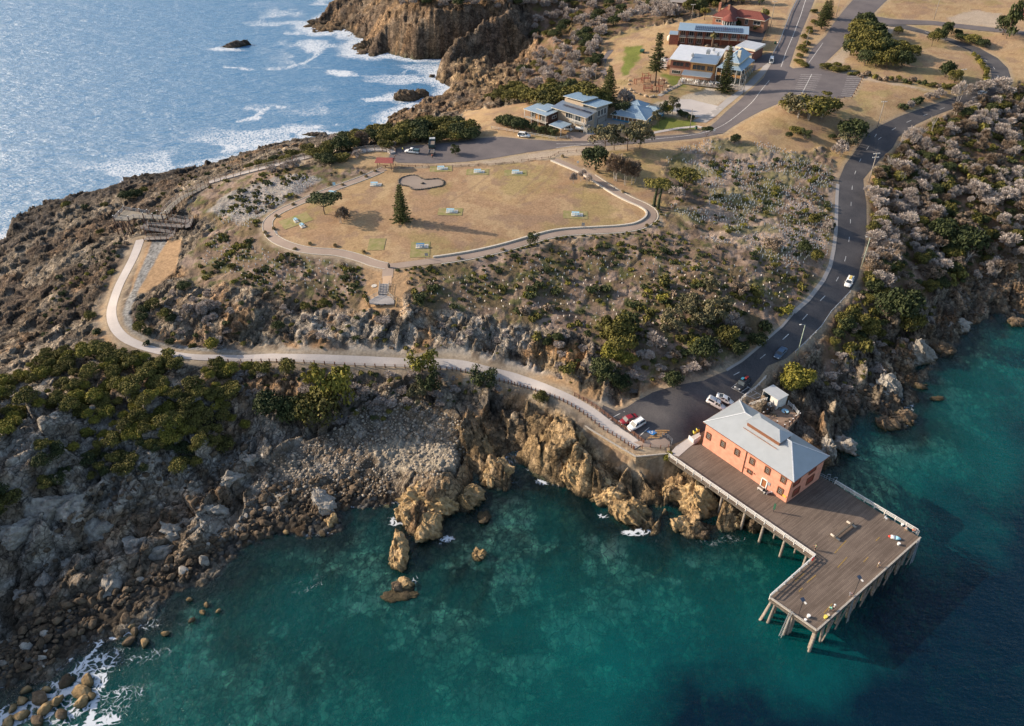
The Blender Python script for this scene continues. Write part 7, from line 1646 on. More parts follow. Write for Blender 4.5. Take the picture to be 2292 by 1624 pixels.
# ---- red tiled house
h=House('red_tiled_house',R1(900,238),R1(1190,278),R1(1290,200),32.0,5.2,'orange brick house with a red tiled hipped roof, round bay and chimneys','house')
M['obrick']=mat('orange_brick',(.38,.18,.115),.9,.15,5)
h.D=12; h.block('wall',M['obrick'],0,h.L,0,12,z1=5.1); h.hip(M['tile'],0,h.L,0,12,5.2,4.2,.6)
h.block('wing_wall',M['obrick'],h.L-1,h.L+13,6,13,z1=4.9); h.hip(M['tile'],h.L-4,h.L+13,5.5,13,5.0,2.6,.6)
mb=MB(); mb.tube([(h.L-1.5,-.5,-1),(h.L-1.5,-.5,2.9)],3.2,16); mb.build('bay_wall',M['obrick'],h.e,True); mb=MB(); mb.tube([(h.L-1.5,-.5,2.9),(h.L-1.5,-.5,4.7)],3.0,16); mb.build('bay_window',M['glass'],h.e)
for i in range(9):a=math.pi+math.pi*i/8; mb=MB(); mb.bar((h.L-1.5+3.06*math.cos(a),-.5+3.06*math.sin(a),2.9),(h.L-1.5+3.06*math.cos(a),-.5+3.06*math.sin(a),4.7),.22); mb.build('bay_post',M['white'],h.e)
mb=MB(); rg=[[(h.L-1.5+r*math.cos(a),-.5+r*math.sin(a),z) for a in np.linspace(0,2*math.pi,17)[:-1]] for r,z in ((3.8,4.8),(.1,7.4))]; mb.loft(rg); mb.build('bay_roof',M['tile'],h.e)
for x,y in ((.6,6),(h.L*.6,3.6)):h.block('chimney',M['obrick'],x-.5,x+.5,y-.5,y+.5,z0=5,z1=10.2)
h.win('f',1.5,3.0,2.6,1.2); h.win('f',h.L+4,2.2,1.4,2.4,y=6); h.win('f',h.L+8,2.6,3.2,1.6,y=6)
# ---- bits at the top right edge
h=House('brick_house',(2268,33),(2330,40),(2345,20),31.5,3.4,'red brick house with a red roof cut by the right edge of the photo','house')
h.D=10; h.block('wall',M['brick'],0,h.L,0,10,z1=3.3); h.hip(M['tile'],0,h.L,0,10,3.4,2.4,.6); h.win('f',1.5,.9,3,1.4)
h=House('garden_shed',(2240,5),(2262,8),(2266,2),32.5,2.2,'small pale shed at the top edge of the photo near the big tree','shed')
h.D=3.5; h.block('wall',M['creamw'],0,h.L,0,3.5,z1=2.1); h.slab(M['roofpale'],-.2,h.L+.2,-.2,3.8,2.2,2.6)
h=House('grey_shed',(1500,3),(1534,6),(1537,0),30.5,2.6,'low shed with a rusty roof at the top edge above the scrub','shed')
h.D=5; h.block('wall',M['darkwall'],0,h.L,0,5,z1=2.5); h.slab(corr('rusty_iron_roof',(.38,.30,.25),4),-.3,h.L+.3,-.3,5.3,2.6,2.9)
# water tank and rocks by the motel
c_=G(1498,92); mb=MB(); mb.tube([(0,0,0),(0,0,.6),(0,0,2.0),(0,0,2.8)],[.8,1.1,1.1,.4],14); o=mb.build('pale_sculpture',M['creamw'],None,True); o.location=(c_.x,c_.y,GHz(c_.x,c_.y)); tag(o,'egg-shaped pale tank on the grass left of the motel','tank')
for i,(u,v) in enumerate(((1602,102),(1544,105),(1583,103),(1620,95))):
    c_=G(u,v); o=bm_obj(ico(1.0,110+i,(1.3,.9,.7),2),'boulder',M['tanstone']); o.location=(c_.x,c_.y,GHz(c_.x,c_.y)+.2); tag(o,'tan boulder on the bank between the motel and hotel','boulder','boulders below the motel')
# stone terrace edging by hotel path
for i in range(9):
    f=i/8; u=1483+(1528-1483)*f; v=212+(190-212)*f; p=G(u,v); o=bm_obj(ico(.6,130+i,(1.3,.8,.6),1),'edging_rock',M['tanstone']); o.location=(p.x,p.y+1.2,GHz(p.x,p.y)+.15); tag(o,'small tan rock edging the path below the hotel','rock','rocks edging the hotel path')
for (u,v,lb) in ((1735,98,'green-topped dark wheelie bin on the verge below the motel drive'),(1558,289,'dark green wheelie bin at the kerb in front of the blue cottage')):
    c_=G(u,v); e_=empty('wheelie_bin',(c_.x,c_.y,GHz(c_.x,c_.y)),.3,lb,'bin'); mb=MB(); mb.box((0,0,.5),(.6,.7,1.0)); mb.build('body',M['dgreen'],e_); mb=MB(); mb.box((0,0,1.04),(.66,.78,.07)); mb.build('lid',M['black'],e_)

# ================================================================ VEGETATION
def leafmat(name,c1,c2,tr=.25,c3_=None):
    m,t,b=newmat(name); N=t.nodes; L=t.links; b.inputs['Roughness'].default_value=.8; b.inputs['Specular IOR Level'].default_value=.2
    at=N.new('ShaderNodeAttribute'); at.attribute_name='tone'; oi=N.new('ShaderNodeObjectInfo')
    a=N.new('ShaderNodeMath'); a.operation='MULTIPLY_ADD'; L.new(oi.outputs['Random'],a.inputs[0]); a.inputs[1].default_value=.45; a.inputs[2].default_value=-.22
    s=N.new('ShaderNodeMath'); s.operation='ADD'; s.use_clamp=True; L.new(at.outputs['Fac'],s.inputs[0]); L.new(a.outputs[0],s.inputs[1])
    cr=N.new('ShaderNodeValToRGB'); cr.color_ramp.elements[0].color=(*c1,1); cr.color_ramp.elements[1].color=(*c2,1)
    if c3_:e=cr.color_ramp.elements.new(.5); e.color=(*c3_,1)
    L.new(s.outputs[0],cr.inputs[0]); L.new(cr.outputs[0],b.inputs['Base Color']); return m
LM=dict(olive=leafmat('olive_leaves',(.045,.046,.014),(.19,.165,.04)),dark=leafmat('dark_leaves',(.022,.034,.014),(.075,.085,.030)),lime=leafmat('yellow_green_leaves',(.075,.08,.014),(.28,.24,.045)),
    grey=leafmat('dead_grey_twigs',(.21,.175,.15),(.56,.49,.44)),brown=leafmat('brown_dry_leaves',(.13,.095,.065),(.29,.22,.16)),gum=leafmat('gum_leaves',(.06,.065,.035),(.19,.16,.085)),pine=leafmat('pine_needles',(.025,.032,.012),(.09,.10,.03)),tuft=leafmat('dry_tuft',(.16,.11,.05),(.34,.26,.13)),palm=leafmat('palm_fronds',(.09,.09,.03),(.28,.24,.10)))
BK=dict(bark=mat('brown_bark',(.14,.10,.075),.95,.3,4),greybark=mat('grey_bark',(.30,.27,.24),.95,.25,4),dead=mat('bleached_dead_wood',(.42,.38,.34),.9,.15,4))
def leafmesh(name,pts,nrm,size,tone,m,rng,flat=.0):
    """one small quad per point, facing roughly nrm"""
    n=len(pts); r=rng.normal(size=(n,3)); nn_=nrm+r*.55; nn_ /= np.linalg.norm(nn_,axis=1)[:,None]+1e-9
    t_=np.cross(nn_,rng.normal(size=(n,3))); t_ /= np.linalg.norm(t_,axis=1)[:,None]+1e-9; b_=np.cross(nn_,t_)
    s=(size*(.6+.8*rng.random(n)))[:,None] if np.isscalar(size) else (size*(.6+.8*rng.random(n)))[:,None]
    V=np.stack([pts-t_*s-b_*s*.6,pts+t_*s-b_*s*.5,pts+t_*s*.8+b_*s*.6,pts-t_*s*.7+b_*s*.5],1).reshape(-1,3)
    F=np.arange(4*n).reshape(n,4); me=npmesh(name,V,F,m)
    a=me.attributes.new('tone','FLOAT','POINT'); a.data.foreach_set('value',np.repeat(np.clip(tone,0,1),4).astype(np.float32)); return me
def lobes_pts(lobes,dens,rng,inner=.12):
    P_,N_,T_=[],[],[]
    for (cx,cy,cz,rx,ry,rz,tn) in lobes:
        k_=int(dens*(rx*ry+rx*rz+ry*rz)/3); d=rng.normal(size=(k_,3)); d /= np.linalg.norm(d,axis=1)[:,None]; d[:,2]=np.where(d[:,2]<-.35,-d[:,2],d[:,2])
        bump=1+.16*np.sin(d[:,0]*7+cx*9)*np.cos(d[:,1]*8+cy*7)+.10*np.sin(d[:,2]*11+d[:,0]*6)
        rr=bump*np.where(rng.random(k_)<inner,rng.uniform(.45,.9,k_),rng.uniform(.9,1.04,k_))
        p=d*rr[:,None]*np.array([rx,ry,rz])+np.array([cx,cy,cz]); P_.append(p); N_.append(d/np.array([rx,ry,rz])*min(rx,ry,rz)); T_.append(tn+rng.normal(size=k_)*.13+.22*(bump-1)/.2)
    N=np.concatenate(N_); return np.concatenate(P_),N/np.linalg.norm(N,axis=1)[:,None],np.concatenate(T_)
def crown(kind,seed,dens=1.0):
    """unit crown: radius about 1 in x,y, height about 1 in z, base z=0"""
    rng=np.random.default_rng(seed); L_=[]
    if kind=='dome':
        for i in range(13):
            a=rng.uniform(0,6.28); r=math.sqrt(rng.random())*.68; s=rng.uniform(.26,.42); L_.append((r*math.cos(a),r*math.sin(a),.62-.42*r*r+rng.uniform(-.1,.1),s,s,s*.62,rng.uniform(.25,.75)))
        L_.append((0,0,.32,.7,.7,.36,.3)); size=.05; de=2600
    elif kind=='umbrella':
        for i in range(11):
            a=rng.uniform(0,6.28); r=math.sqrt(rng.random())*.7; s=rng.uniform(.24,.36); L_.append((r*math.cos(a),r*math.sin(a),.72-.2*r*r+rng.uniform(-.05,.05),s,s,s*.5,rng.uniform(.3,.7)))
        size=.05; de=2600
    elif kind=='loose':
        for i in range(17):
            a=rng.uniform(0,6.28); r=math.sqrt(rng.random())*.75; s=rng.uniform(.2,.34); L_.append((r*math.cos(a),r*math.sin(a),rng.uniform(.3,.95)-.3*r*r,s,s,s*.7,rng.uniform(.2,.8)))
        size=.05; de=2200
    elif kind=='shrub':
        for i in range(6):
            a=rng.uniform(0,6.28); r=math.sqrt(rng.random())*.55; s=rng.uniform(.35,.55); L_.append((r*math.cos(a),r*math.sin(a),.35+rng.uniform(-.1,.2),s,s,s*.8,rng.uniform(.2,.8)))
        size=.13; de=260
    elif kind=='tall':
        for i in range(14):
            z=rng.uniform(.1,.9); r=(1-z*.8)*.5; a=rng.uniform(0,6.28); s=rng.uniform(.3,.45)*(1.15-z*.6); L_.append((r*math.cos(a),r*math.sin(a),z,s,s,s*.35,rng.uniform(.3,.7)))
        size=.06; de=1900
    P_,N_,T_=lobes_pts(L_,de*dens,rng); return P_,N_,size,T_,rng
def crownmesh(kind,seed,lm,name='crown',dens=1.):P_,N_,s,T_,rng=crown(kind,seed,dens); return leafmesh(name,P_,N_,s,T_,LM[lm],rng)
def deadmesh(seed,lm='grey',n=1500,name='crown'):
    """dead scrub: a haze of fine twigs standing as a rounded head"""
    rng=np.random.default_rng(seed); V=[]; F=[]; T_=[]
    nl=6+seed % 5; C0=[]
    for i in range(nl):a=rng.uniform(0,6.28); r=math.sqrt(rng.random())*.75; C0.append((r*math.cos(a),r*math.sin(a)*.8,.5+rng.uniform(-.3,.25)-.25*r*r))
    C0=np.array(C0); k_=rng.integers(0,nl,n); d=rng.normal(size=(n,3)); d[:,2]=np.abs(d[:,2])*.9-.15; d /= np.linalg.norm(d,axis=1)[:,None]
    rad=rng.uniform(.22,.5,nl)[k_][:,None]*np.array([1,1,.8]); a0=C0[k_]+d*rad*rng.uniform(.35,.7,n)[:,None]; a1=C0[k_]+d*rad*rng.uniform(.9,1.12,n)[:,None]+rng.normal(size=(n,3))*.04
    sd=np.cross(a1-a0,rng.normal(size=(n,3))); sd /= np.linalg.norm(sd,axis=1)[:,None]; w_=.022
    V=np.stack([a0-sd*w_*.5,a0+sd*w_*.5,a1+sd*w_,a1-sd*w_],1).reshape(-1,3); me=npmesh(name,V,np.arange(4*n).reshape(n,4),LM[lm])
    a=me.attributes.new('tone','FLOAT','POINT'); a.data.foreach_set('value',np.repeat(np.clip(.5+rng.normal(size=n)*.25,0,1),4).astype(np.float32)); return me
def trunkmesh(seed,n_br=7,spread=.7,top=.75,r=.045,base_n=1,m='bark',lean=.05,zb=0.):
    """unit tree skeleton: trunks plus limbs up to height ~1"""
    rnd=random.Random(seed); mb=MB()
    for b in range(base_n):
        a0=rnd.uniform(0,6.28); off=.12*b; f0=Vector((off*math.cos(a0),off*math.sin(a0),-.06)); mid=Vector((f0.x*1.3+rnd.uniform(-lean,lean),f0.y*1.3+rnd.uniform(-lean,lean),top*.45)); k0=Vector((mid.x+rnd.uniform(-lean,lean),mid.y+rnd.uniform(-lean,lean),top*.72))
        mb.tube([f0,mid,k0],[r,r*.75,r*.6],7)
        for i in range(n_br):
            a=6.28*i/n_br+rnd.uniform(-.4,.4); s0=mid.lerp(k0,rnd.uniform(.3,1)); e=Vector((s0.x+math.cos(a)*spread*rnd.uniform(.6,1),s0.y+math.sin(a)*spread*rnd.uniform(.6,1),top*rnd.uniform(.95,1.3))); md_=s0.lerp(e,.5)+Vector((0,0,-.05)); mb.tube([s0,md_,e],[r*.42,r*.28,r*.12],5)
    me=bpy.data.meshes.new('trunk'); me.from_pydata(mb.v,[],mb.f); me.materials.append(BK[m]); me.update(); return me
MESH={}
for k_,(kd,lm) in dict(dome_olive=('dome','olive'),dome_dark=('dome','dark'),dome_lime=('dome','lime'),umb_dark=('umbrella','dark'),umb_olive=('umbrella','olive'),loose_gum=('loose','gum'),loose_dark=('loose','dark'),tall_dark=('tall','dark'),loose_lime=('loose','lime'),loose_brown=('loose','brown')).items():
    MESH[k_]=[crownmesh(kd,100+i+len(k_),lm,dens=.9 if kd=='umbrella' else .62) for i in range(2)]
for lm in ('olive','dark','lime','brown'):MESH['shrub_'+lm]=[crownmesh('shrub',200+i+len(lm),lm) for i in range(3)]
MESH['dead']=[deadmesh(300+i) for i in range(6)]+[deadmesh(320,'brown')]; MESH['deadbrown']=[deadmesh(310+i,'brown') for i in range(2)]
TR=dict(low=[trunkmesh(400+i,6,.55,.55,.05,2) for i in range(2)],tree=[trunkmesh(410+i,6,.5,.62,.035,1) for i in range(2)],dead=[trunkmesh(420+i,8,.6,.62,.03,3,'dead',.12) for i in range(3)],grey=[trunkmesh(430+i,7,.6,.6,.035,2,'greybark') for i in range(2)])
def mobj(name,me,parent=None,loc=(0,0,0),rz=0.,sc=(1,1,1)):
    o=bpy.data.objects.new(name,me); C.objects.link(o); o.location=loc; o.rotation_euler=(0,0,rz); o.scale=sc
    if parent:o.parent=parent
    return o
cnt=[0]
def tree(u,v,w_,h_,ck,tk,label,cat='tree',name='tree',group=None,cz=.25,pos=None,sink=.15,trunk=True):
    """w_ crown width in metres, h_ total height; u,v foot of the tree"""
    cnt[0]+=1; rnd=random.Random(cnt[0]*7+3)
    p=pos if pos is not None else P(u,v); e_=empty(name,(p.x,p.y,p.z-sink),rnd.uniform(0,6.28),label,cat,group)
    me=MESH[ck][rnd.randrange(len(MESH[ck]))]; r=w_/2
    mobj('crown',me,e_,(0,0,h_*cz),0,(r,r*rnd.uniform(.85,1.1),h_*(1-cz)))
    if trunk:mobj('trunk',TR[tk][rnd.randrange(len(TR[tk]))],e_,(0,0,0),0,(r*.9,r*.9,h_))
    return e_
# ---- trees one can point to
tree(728,480,12.5,7,'umb_dark','tree','round dark-crowned tree with a forked trunk at the left end of the lawn',cz=.35); tree(1332,382,11,9,'dome_dark','low','dense dark green rounded tree beside the upper path entrance',cz=.1)
tree(765,500,6,6,'deadbrown','dead','leafless brown tree touching the round dark lawn tree','tree',cz=.2)
tree(1352,338,13.0,8.5,'loose_gum','tree','leftmost spreading gum tree on the road bank with a visible forked trunk',cz=.3); tree(1375,336,9.1,9,'loose_gum','tree','slender gum tree second from left on the road bank',cz=.3); tree(1404,337,11.7,9,'loose_gum','tree','bushy gum tree third from left on the road bank',cz=.2); tree(1432,333,10.4,10,'loose_gum','tree','tallest gum tree at the right end of the road bank group',cz=.25)
tree(1376,404,12,9,'deadbrown','dead','wide bare brown tree below the gum trees',cz=.15); tree(1414,412,9,8,'deadbrown','dead','bare brown tree right of the wide bare one',cz=.15); tree(1398,415,6,9,'deadbrown','dead','thin pale-trunked bare tree between the two brown ones',cz=.3)
for (u,v,lb) in ((1283,412,'left'),(1300,406,'middle'),(1315,415,'right')):tree(u,v,3.2,4.6,'dead','dead',lb+'most small bare tree on the lawn edge' if lb != 'middle' else 'middle small bare tree on the lawn edge',cz=.3)
tree(1466,460,10,9,'umb_olive','tree','umbrella-crowned tree on the dark twin trunks by the path bend',cz=.45); tree(1530,430,11,8,'umb_olive','low','spreading umbrella tree right of the twin-trunked tree',cz=.25); tree(1510,445,6,5,'dead','dead','grey bare tree under the spreading umbrella tree',cz=.2)
mb=MB(); a_=P(1464,462); b_=P(1473,468)
for p,lb in ((a_,'left'),(b_,'right')):mb=MB(); mb.tube([p-Vector((0,0,.4)),p+Vector((0,0,3)),p+Vector((.5,.5,6.5))],[.5,.45,.3],8); o=mb.build('ivy_trunk',LM['dark'] if False else mat('ivy_bark',(.05,.06,.03),.95,.4,3,bump=.6),None,True); tag(o,'dark ivy-covered trunk on the %s of the twin pair by the path bend' % lb,'tree trunk')
tree(1193,548,4.6,4.2,'loose_dark','tree','small dark round tree leaning over the lower bend of the lawn path',cz=.2); tree(1579,315,5.5,5.5,'umb_dark','tree','small round tree on a thin pale trunk at the top of the planted slope',cz=.45); tree(1645,318,4.5,3.5,'dome_dark','low','dark rounded bush at the top right of the planted slope',cz=.05)
tree(1826,545+42,4.6,4.6,'dome_olive','low','neat round green bush at the foot of the slope beside the road',cz=.1); tree(1850,520,4.2,4.4,'dead','dead','grey dead bush beside the road gutter',cz=.05); tree(1857,520,3.0,4.2,'dome_dark','low','dark green bush hugging the road gutter beside the grey dead one',cz=.05)
tree(1019,346,4.4,4.0,'loose_dark','low','dark isolated bush standing in the upper car park',cz=.02)
tree(1375,270,6,5,'loose_dark','low','grey-green bush behind the blue cottage') if False else None
tree(1473,285,5,6.5,'loose_gum','tree','yellow-green small tree in the front yard of the blue cottage',cz=.3); tree(1484,262,4,6.5,'loose_dark','tree','dark upright tree right of the blue cottage',cz=.1); tree(1505,256,6,7,'loose_gum','tree','loose-crowned gum beside the concrete courtyard',cz=.25); tree(1493,256,5,4.5,'dome_lime','low','yellow-green bush beside the concrete courtyard',cz=.05)
for (u,v) in ((1530,262),(1545,268),(1522,258)):tree(u,v,3.5,2.6,'dome_dark','low','dark hedge bush along the courtyard fence above the cottage lawn','bush','bush','hedge bushes by the courtyard',cz=.02)
for i,(u,v,w_,h_) in enumerate(((1135,281,8,4.5),(1150,285,8,4.5),(1165,290,8,5),(1120,277,6,3.5),(1190,292,5,3.5),(1205,296,5,3.2),(1222,300,5,3.5),(1238,302,5,3.2))):tree(u,v,w_,h_,'dome_dark' if i<4 else 'loose_dark','low','dark rounded garden bush in front of the timber clad house','bush','bush','garden bushes in front of the houses',cz=.02)
tree(1385,262,9,6,'loose_dark','low','grey-green tree between the modern house and blue cottage',cz=.1); tree(1400,232,8,7,'dead','dead','grey bare tree behind the blue cottage',cz=.05)
BANK=[(1230,250,14,9),(1262,245,16,10),(1290,245,15,10),(1320,248,14,10),(1345,250,12,8),(1210,240,12,8),(1240,225,14,8),(1275,222,14,8),(1305,226,14,8),(1180,232,12,7),(1160,222,11,6),(1140,232,10,6),(1115,228,9,5),(1100,222,8,4.5),(1130,215,9,5),(1150,205,8,5)]
for u,v,w_,h_ in BANK:tree(u,v,w_,h_,'dome_olive' if (u+v) % 3 else 'dome_dark','low','dark green spreading coastal tree on the bank behind the modern houses','tree','tree','coastal trees behind the modern houses',cz=.1)
# coastal thicket between car park and ocean
rnd=random.Random(5)
TH=[(1053,300,9,5),(1030,308,9,5.5),(1005,305,10,6),(985,298,10,6),(960,300,10,6),(940,305,10,6),(1000,290,9,5),(970,285,9,5),(945,288,9,5),(1025,292,9,5),(915,300,9,5),(900,312,9,5.5),(925,315,9,5.5),(950,317,8,5),(975,317,8,5),(880,318,9,5),(860,322,8,5),(840,318,8,5),(820,325,8,5),(800,325,8,5),(785,333,8,5),(765,340,8,5),(745,345,7,4.5),(730,352,7,4.5),(750,330,7,4),(775,320,8,4),(805,310,7,4),(840,303,7,4),(870,300,7,4),(720,362,6,3.6),(705,350,6,3),(690,345,6,3),(670,350,5,2.6),(1050,312,8,4.5),(1015,316,7,4),(895,325,6,3.6),(865,332,6,3.5),(740,368,6,3.5),(765,360,6,3),(655,356,5,2.4),(640,362,5,2.2),(615,362,4.5,2),(600,370,4,2),(580,366,4,2),(560,372,4,2)]
for i,(u,v,w_,h_) in enumerate(TH):tree(u,v,w_*1.15,h_*1.1,('dome_olive','dome_dark','dome_olive','dome_olive')[i % 4] if i not in (18,24) else 'dead','low','olive green wind-shaped bush in the thicket between the ocean and upper car park','bush','coastal_bush','wind-shaped bushes between the ocean and the car park',cz=.05)
for u,v in ((640,380),(665,376),(612,384),(800,352) ,(915,318),(880,330)):tree(u,v,5,3,'dead','dead','grey leafless bush at the edge of the ocean-side thicket','bush','dead_bush','grey leafless bushes by the boardwalk',cz=.02)
# trees in the loop and medians
LP=[(1935,62,9,7),(1915,75,10,7),(1928,90,11,7),(1945,80,10,7),(1912,100,9,6),(1935,108,11,8),(1955,100,11,7),(1975,92,7,5),(1990,112,8,5),(1905,118,9,6),(1925,128,10,7),(1950,125,10,7),(1972,122,10,7),(1995,132,9,6),(2012,118,8,5.5),(1935,142,9,6),(1960,145,8,6),(1985,148,8,7),(2015,148,8,6.5),(2040,125,7,5)]
for i,(u,v,w_,h_) in enumerate(LP):tree(u,v+5,w_*1.25,h_*1.25,'dome_dark' if i % 3==0 else 'dome_olive','low','dark green tree in the dense clump inside the road loop','tree','tree','clump of trees inside the road loop',cz=.08)
for u,v,w_,h_,lb in ((2011,76,5,4,'small dark round tree beside the information board'),(2085,104,8,7,'flat-topped tree with a visible trunk at the top of the round paddock'),(2098,93,7,7,'tall dark tree between the two streets by the round paddock'),(2118,82,6,7.5,'narrow dark tree beside the upper side street'),(2116,172,8,7,'round olive tree on the lower edge of the round paddock'),(2135,185,7,6,'dark olive tree just right of the paddock pole base'),(2150,92,7,4,'brown-green bush on the bank above the loop road'),(2175,98,9,4.5,'wide olive bush on the bank above the loop road'),(2200,106,8,4,'lowest olive bush on the bank above the loop road'),(2140,80,5,3.5,'reddish bush beside the side street'),(1843,155,5,3,'low bush at the corner of the upper car park')):
    tree(u,v,w_,h_,'dome_olive' if u % 2 else 'dome_dark','tree' if u==2085 else 'low',lb,cz=.35 if u==2085 else .05)
MD=[(1795,145),(1785,140),(1803,150),(1790,128),(1800,118),(1795,108),(1806,100),(1788,112),(1800,85),(1812,68),(1822,52),(1820,28),(1810,75)]
for u,v in MD:tree(u,v,4.2,2.2,'dome_olive','low','low green bush planted in the strip between the two upper streets','bush','bush','bushes in the strip between the upper streets',cz=.02)
for u,v in ((1852,152),(1862,158),(1872,160),(1885,160),(1870,150),(1895,158)):tree(u,v,4.5,2.5,'dome_olive','low','low green bush on the sandy corner above the upper car park','bush','bush','bushes on the sandy car park corner',cz=.02)
rr2=random.Random(9)
for i in range(26):
    f=i/25; u=1905+f*270; v=168+f*33+rr2.uniform(-4,4); tree(u,v,rr2.uniform(2.5,4.5),rr2.uniform(1.4,2.6),rr2.choice(['shrub_olive','shrub_dark','dome_olive','shrub_brown']),'low','low shrub in the strip between the round paddock and the dry field','shrub','shrub','shrub strip below the round paddock',cz=.0,trunk=False)
for i in range(14):
    f=i/13; u=2180+24*math.sin(f*2.4)+6*f; v=125+f*75; tree(u,v,rr2.uniform(2.5,4),rr2.uniform(1.4,2.4),rr2.choice(['shrub_olive','shrub_lime','dome_olive']),'low','low green shrub on the inner curve of the loop road','shrub','shrub','shrubs on the inner curve of the loop road',cz=.0,trunk=False)
for u,v,w_,h_,ck,lb in ((1785,262,14,8.4,'loose_gum','left part of the big rounded tree clump on the dry mound'),(1808,266,15,9.6,'dome_olive','centre tree of the rounded clump on the dry mound'),(1835,262,14,8.4,'dome_olive','right tree of the rounded clump on the dry mound'),(1765,252,9,6,'dome_olive','outer left tree of the rounded clump on the dry mound'),(1856,250,7,5,'loose_gum','small outer right tree of the clump on the dry mound')):tree(u,v,w_,h_,ck,'grey',lb,cz=.15)
tree(1845,228,5,4.5,'umb_olive','grey','pale thin tree at the edge of the upper car park',cz=.4)
for u,v,w_,h_,ck,lb in ((1905,318,13,9.0,'dome_dark','large dark tree beside the leaning pole above the road'),(1893,335,8,6,'loose_gum','grey-green tree with pale limbs left of the road top bend'),(1880,350,7,6,'dead','grey bare tree beside the planted slope top'),(1920,300,7,5,'dome_dark','dark bush behind the large tree at the road top bend'),(1862,312,3.4,2.4,'dome_dark','small dark round bush on the dry slope above the road'),(1782,300,6,3.5,'dome_olive','olive bush at the left edge of the dry slope'),(1800,310,5,4,'loose_dark','dark ragged bush on the dry slope'),(1765,308,3,2.5,'dome_dark','tiny dark bush near the white plant guards')):tree(u,v,w_,h_,ck,'grey',lb,cz=.1)
for u,v in ((2105,212),(2075,222),(2060,228),(2048,234),(2095,218),(2035,240),(2020,246)):tree(u,v,4.5,2.8,'dead' if u % 2 else 'shrub_dark','dead','scrubby bush on the field side of the wharf road','bush','bush','scrubby bushes along the field edge',cz=.02)
for u,v,w_,h_,lb in ((2142,226,7,8,'grey dead tree with a rounded head beside the upper road'),(2170,212,6,5,'grey dead bush left of the loop junction'),(2205,206,10,6,'large grey dead shrub overhanging the upper road'),(2235,205,9,6,'large grey dead shrub at the bottom of the loop')):tree(u,v,w_,h_,'dead','dead',lb,cz=.25)
# headland scrub behind: grey dead heads and green
CLG=fbm(XX,YY,8,3,401)
def scatter(poly,n,seed,mind=2.0,clump=0.):
    rs_=np.random.default_rng(seed); A1=np.array(poly,float); lo1=A1.min(0); hi1=A1.max(0); out=[]; cell={}
    for rnd_ in range(8):
        k_=max(400,n*3); u=rs_.uniform(lo1[0],hi1[0],k_); v=rs_.uniform(lo1[1],hi1[1],k_); ok=sdist(u,v,poly)<0; u=u[ok]; v=v[ok]
        x,y=Gv(u,v); ok=gsample(roadd,x,y)>1.6
        if clump:ok &= gsample(CLG,x,y)+rs_.normal(size=len(x))*.02>clump
        u,v,x,y=u[ok],v[ok],x[ok],y[ok]; z=Hf(x,y) if len(x) else x
        for q in zip(u,v,x,y,z):
            if q[4]<.8:continue
            cx,cy=int(q[2]//mind),int(q[3]//mind)
            if any((q[2]-o_[0])**2+(q[3]-o_[1])**2<mind*mind for i in (-1,0,1) for j in (-1,0,1) for o_ in cell.get((cx+i,cy+j),())):continue
            cell.setdefault((cx,cy),[]).append((q[2],q[3])); out.append((float(q[0]),float(q[1]),Vector((float(q[2]),float(q[3]),float(q[4]))),float(rs_.random()),float(rs_.random())))
            if len(out)>=n:return out
    return out
# headland scrub behind: grey dead heads and green
N1=[(1190,0),(1240,-10),(1500,-15),(1700,-5),(1640,12),(1560,25),(1500,40),(1420,50),(1345,68),(1340,100),(1335,170),(1300,195),(1200,200),(1165,185),(1170,150),(1200,110),(1195,60)]
far_it=[]
for u,v,p,a,b in scatter(N1,150,21,4.0)+scatter([(820,-12),(1190,-12),(1180,14),(1100,18),(950,14),(840,8)],55,22,3):
    if a<.66:r=2.2+2*b; far_it.append((MESH['dead'][int(b*4) % 4],(p.x,p.y,p.z),(r,r,r*1.3),b*6))
    else:tree(0,0,4.5+4*b,3+2.6*b,'dome_dark' if b>.5 else 'dome_olive','low','dark green shrub on the slope behind the far headland cliff','shrub','green_shrub','green shrubs behind the far headland',cz=.05,pos=p)
for u,v,w_,h_,ck,lb in ((1565,30,10,8,'dome_dark','dark round tree behind the motel end'),(1545,32,9,8,'dome_olive','olive tree left of the motel power pole'),(1500,38,12,8,'dead','large round grey dead tree behind the dry paddock'),(1590,12,12,9,'dome_dark','dark tree behind the red-tiled house'),(1625,8,12,8,'loose_dark','grey-green tree behind the red-tiled house roof'),(1660,8,12,8,'dome_olive','olive tree at the top edge above the red roof'),(1700,10,9,7,'loose_dark','tree at the top edge beside the tall power pole'),(1650,62,7,5,'dome_dark','dark round garden tree in front of the round bay'),(1690,70,6,3.5,'loose_dark','garden shrubbery beside the maroon car'),(1710,40,5,5,'dome_lime','bright green bush below the palm tree'),(1577,44,6,6,'umb_olive','pale green small tree in the brick house side yard')):tree(u,v,w_,h_,ck,'low',lb,cz=.08)
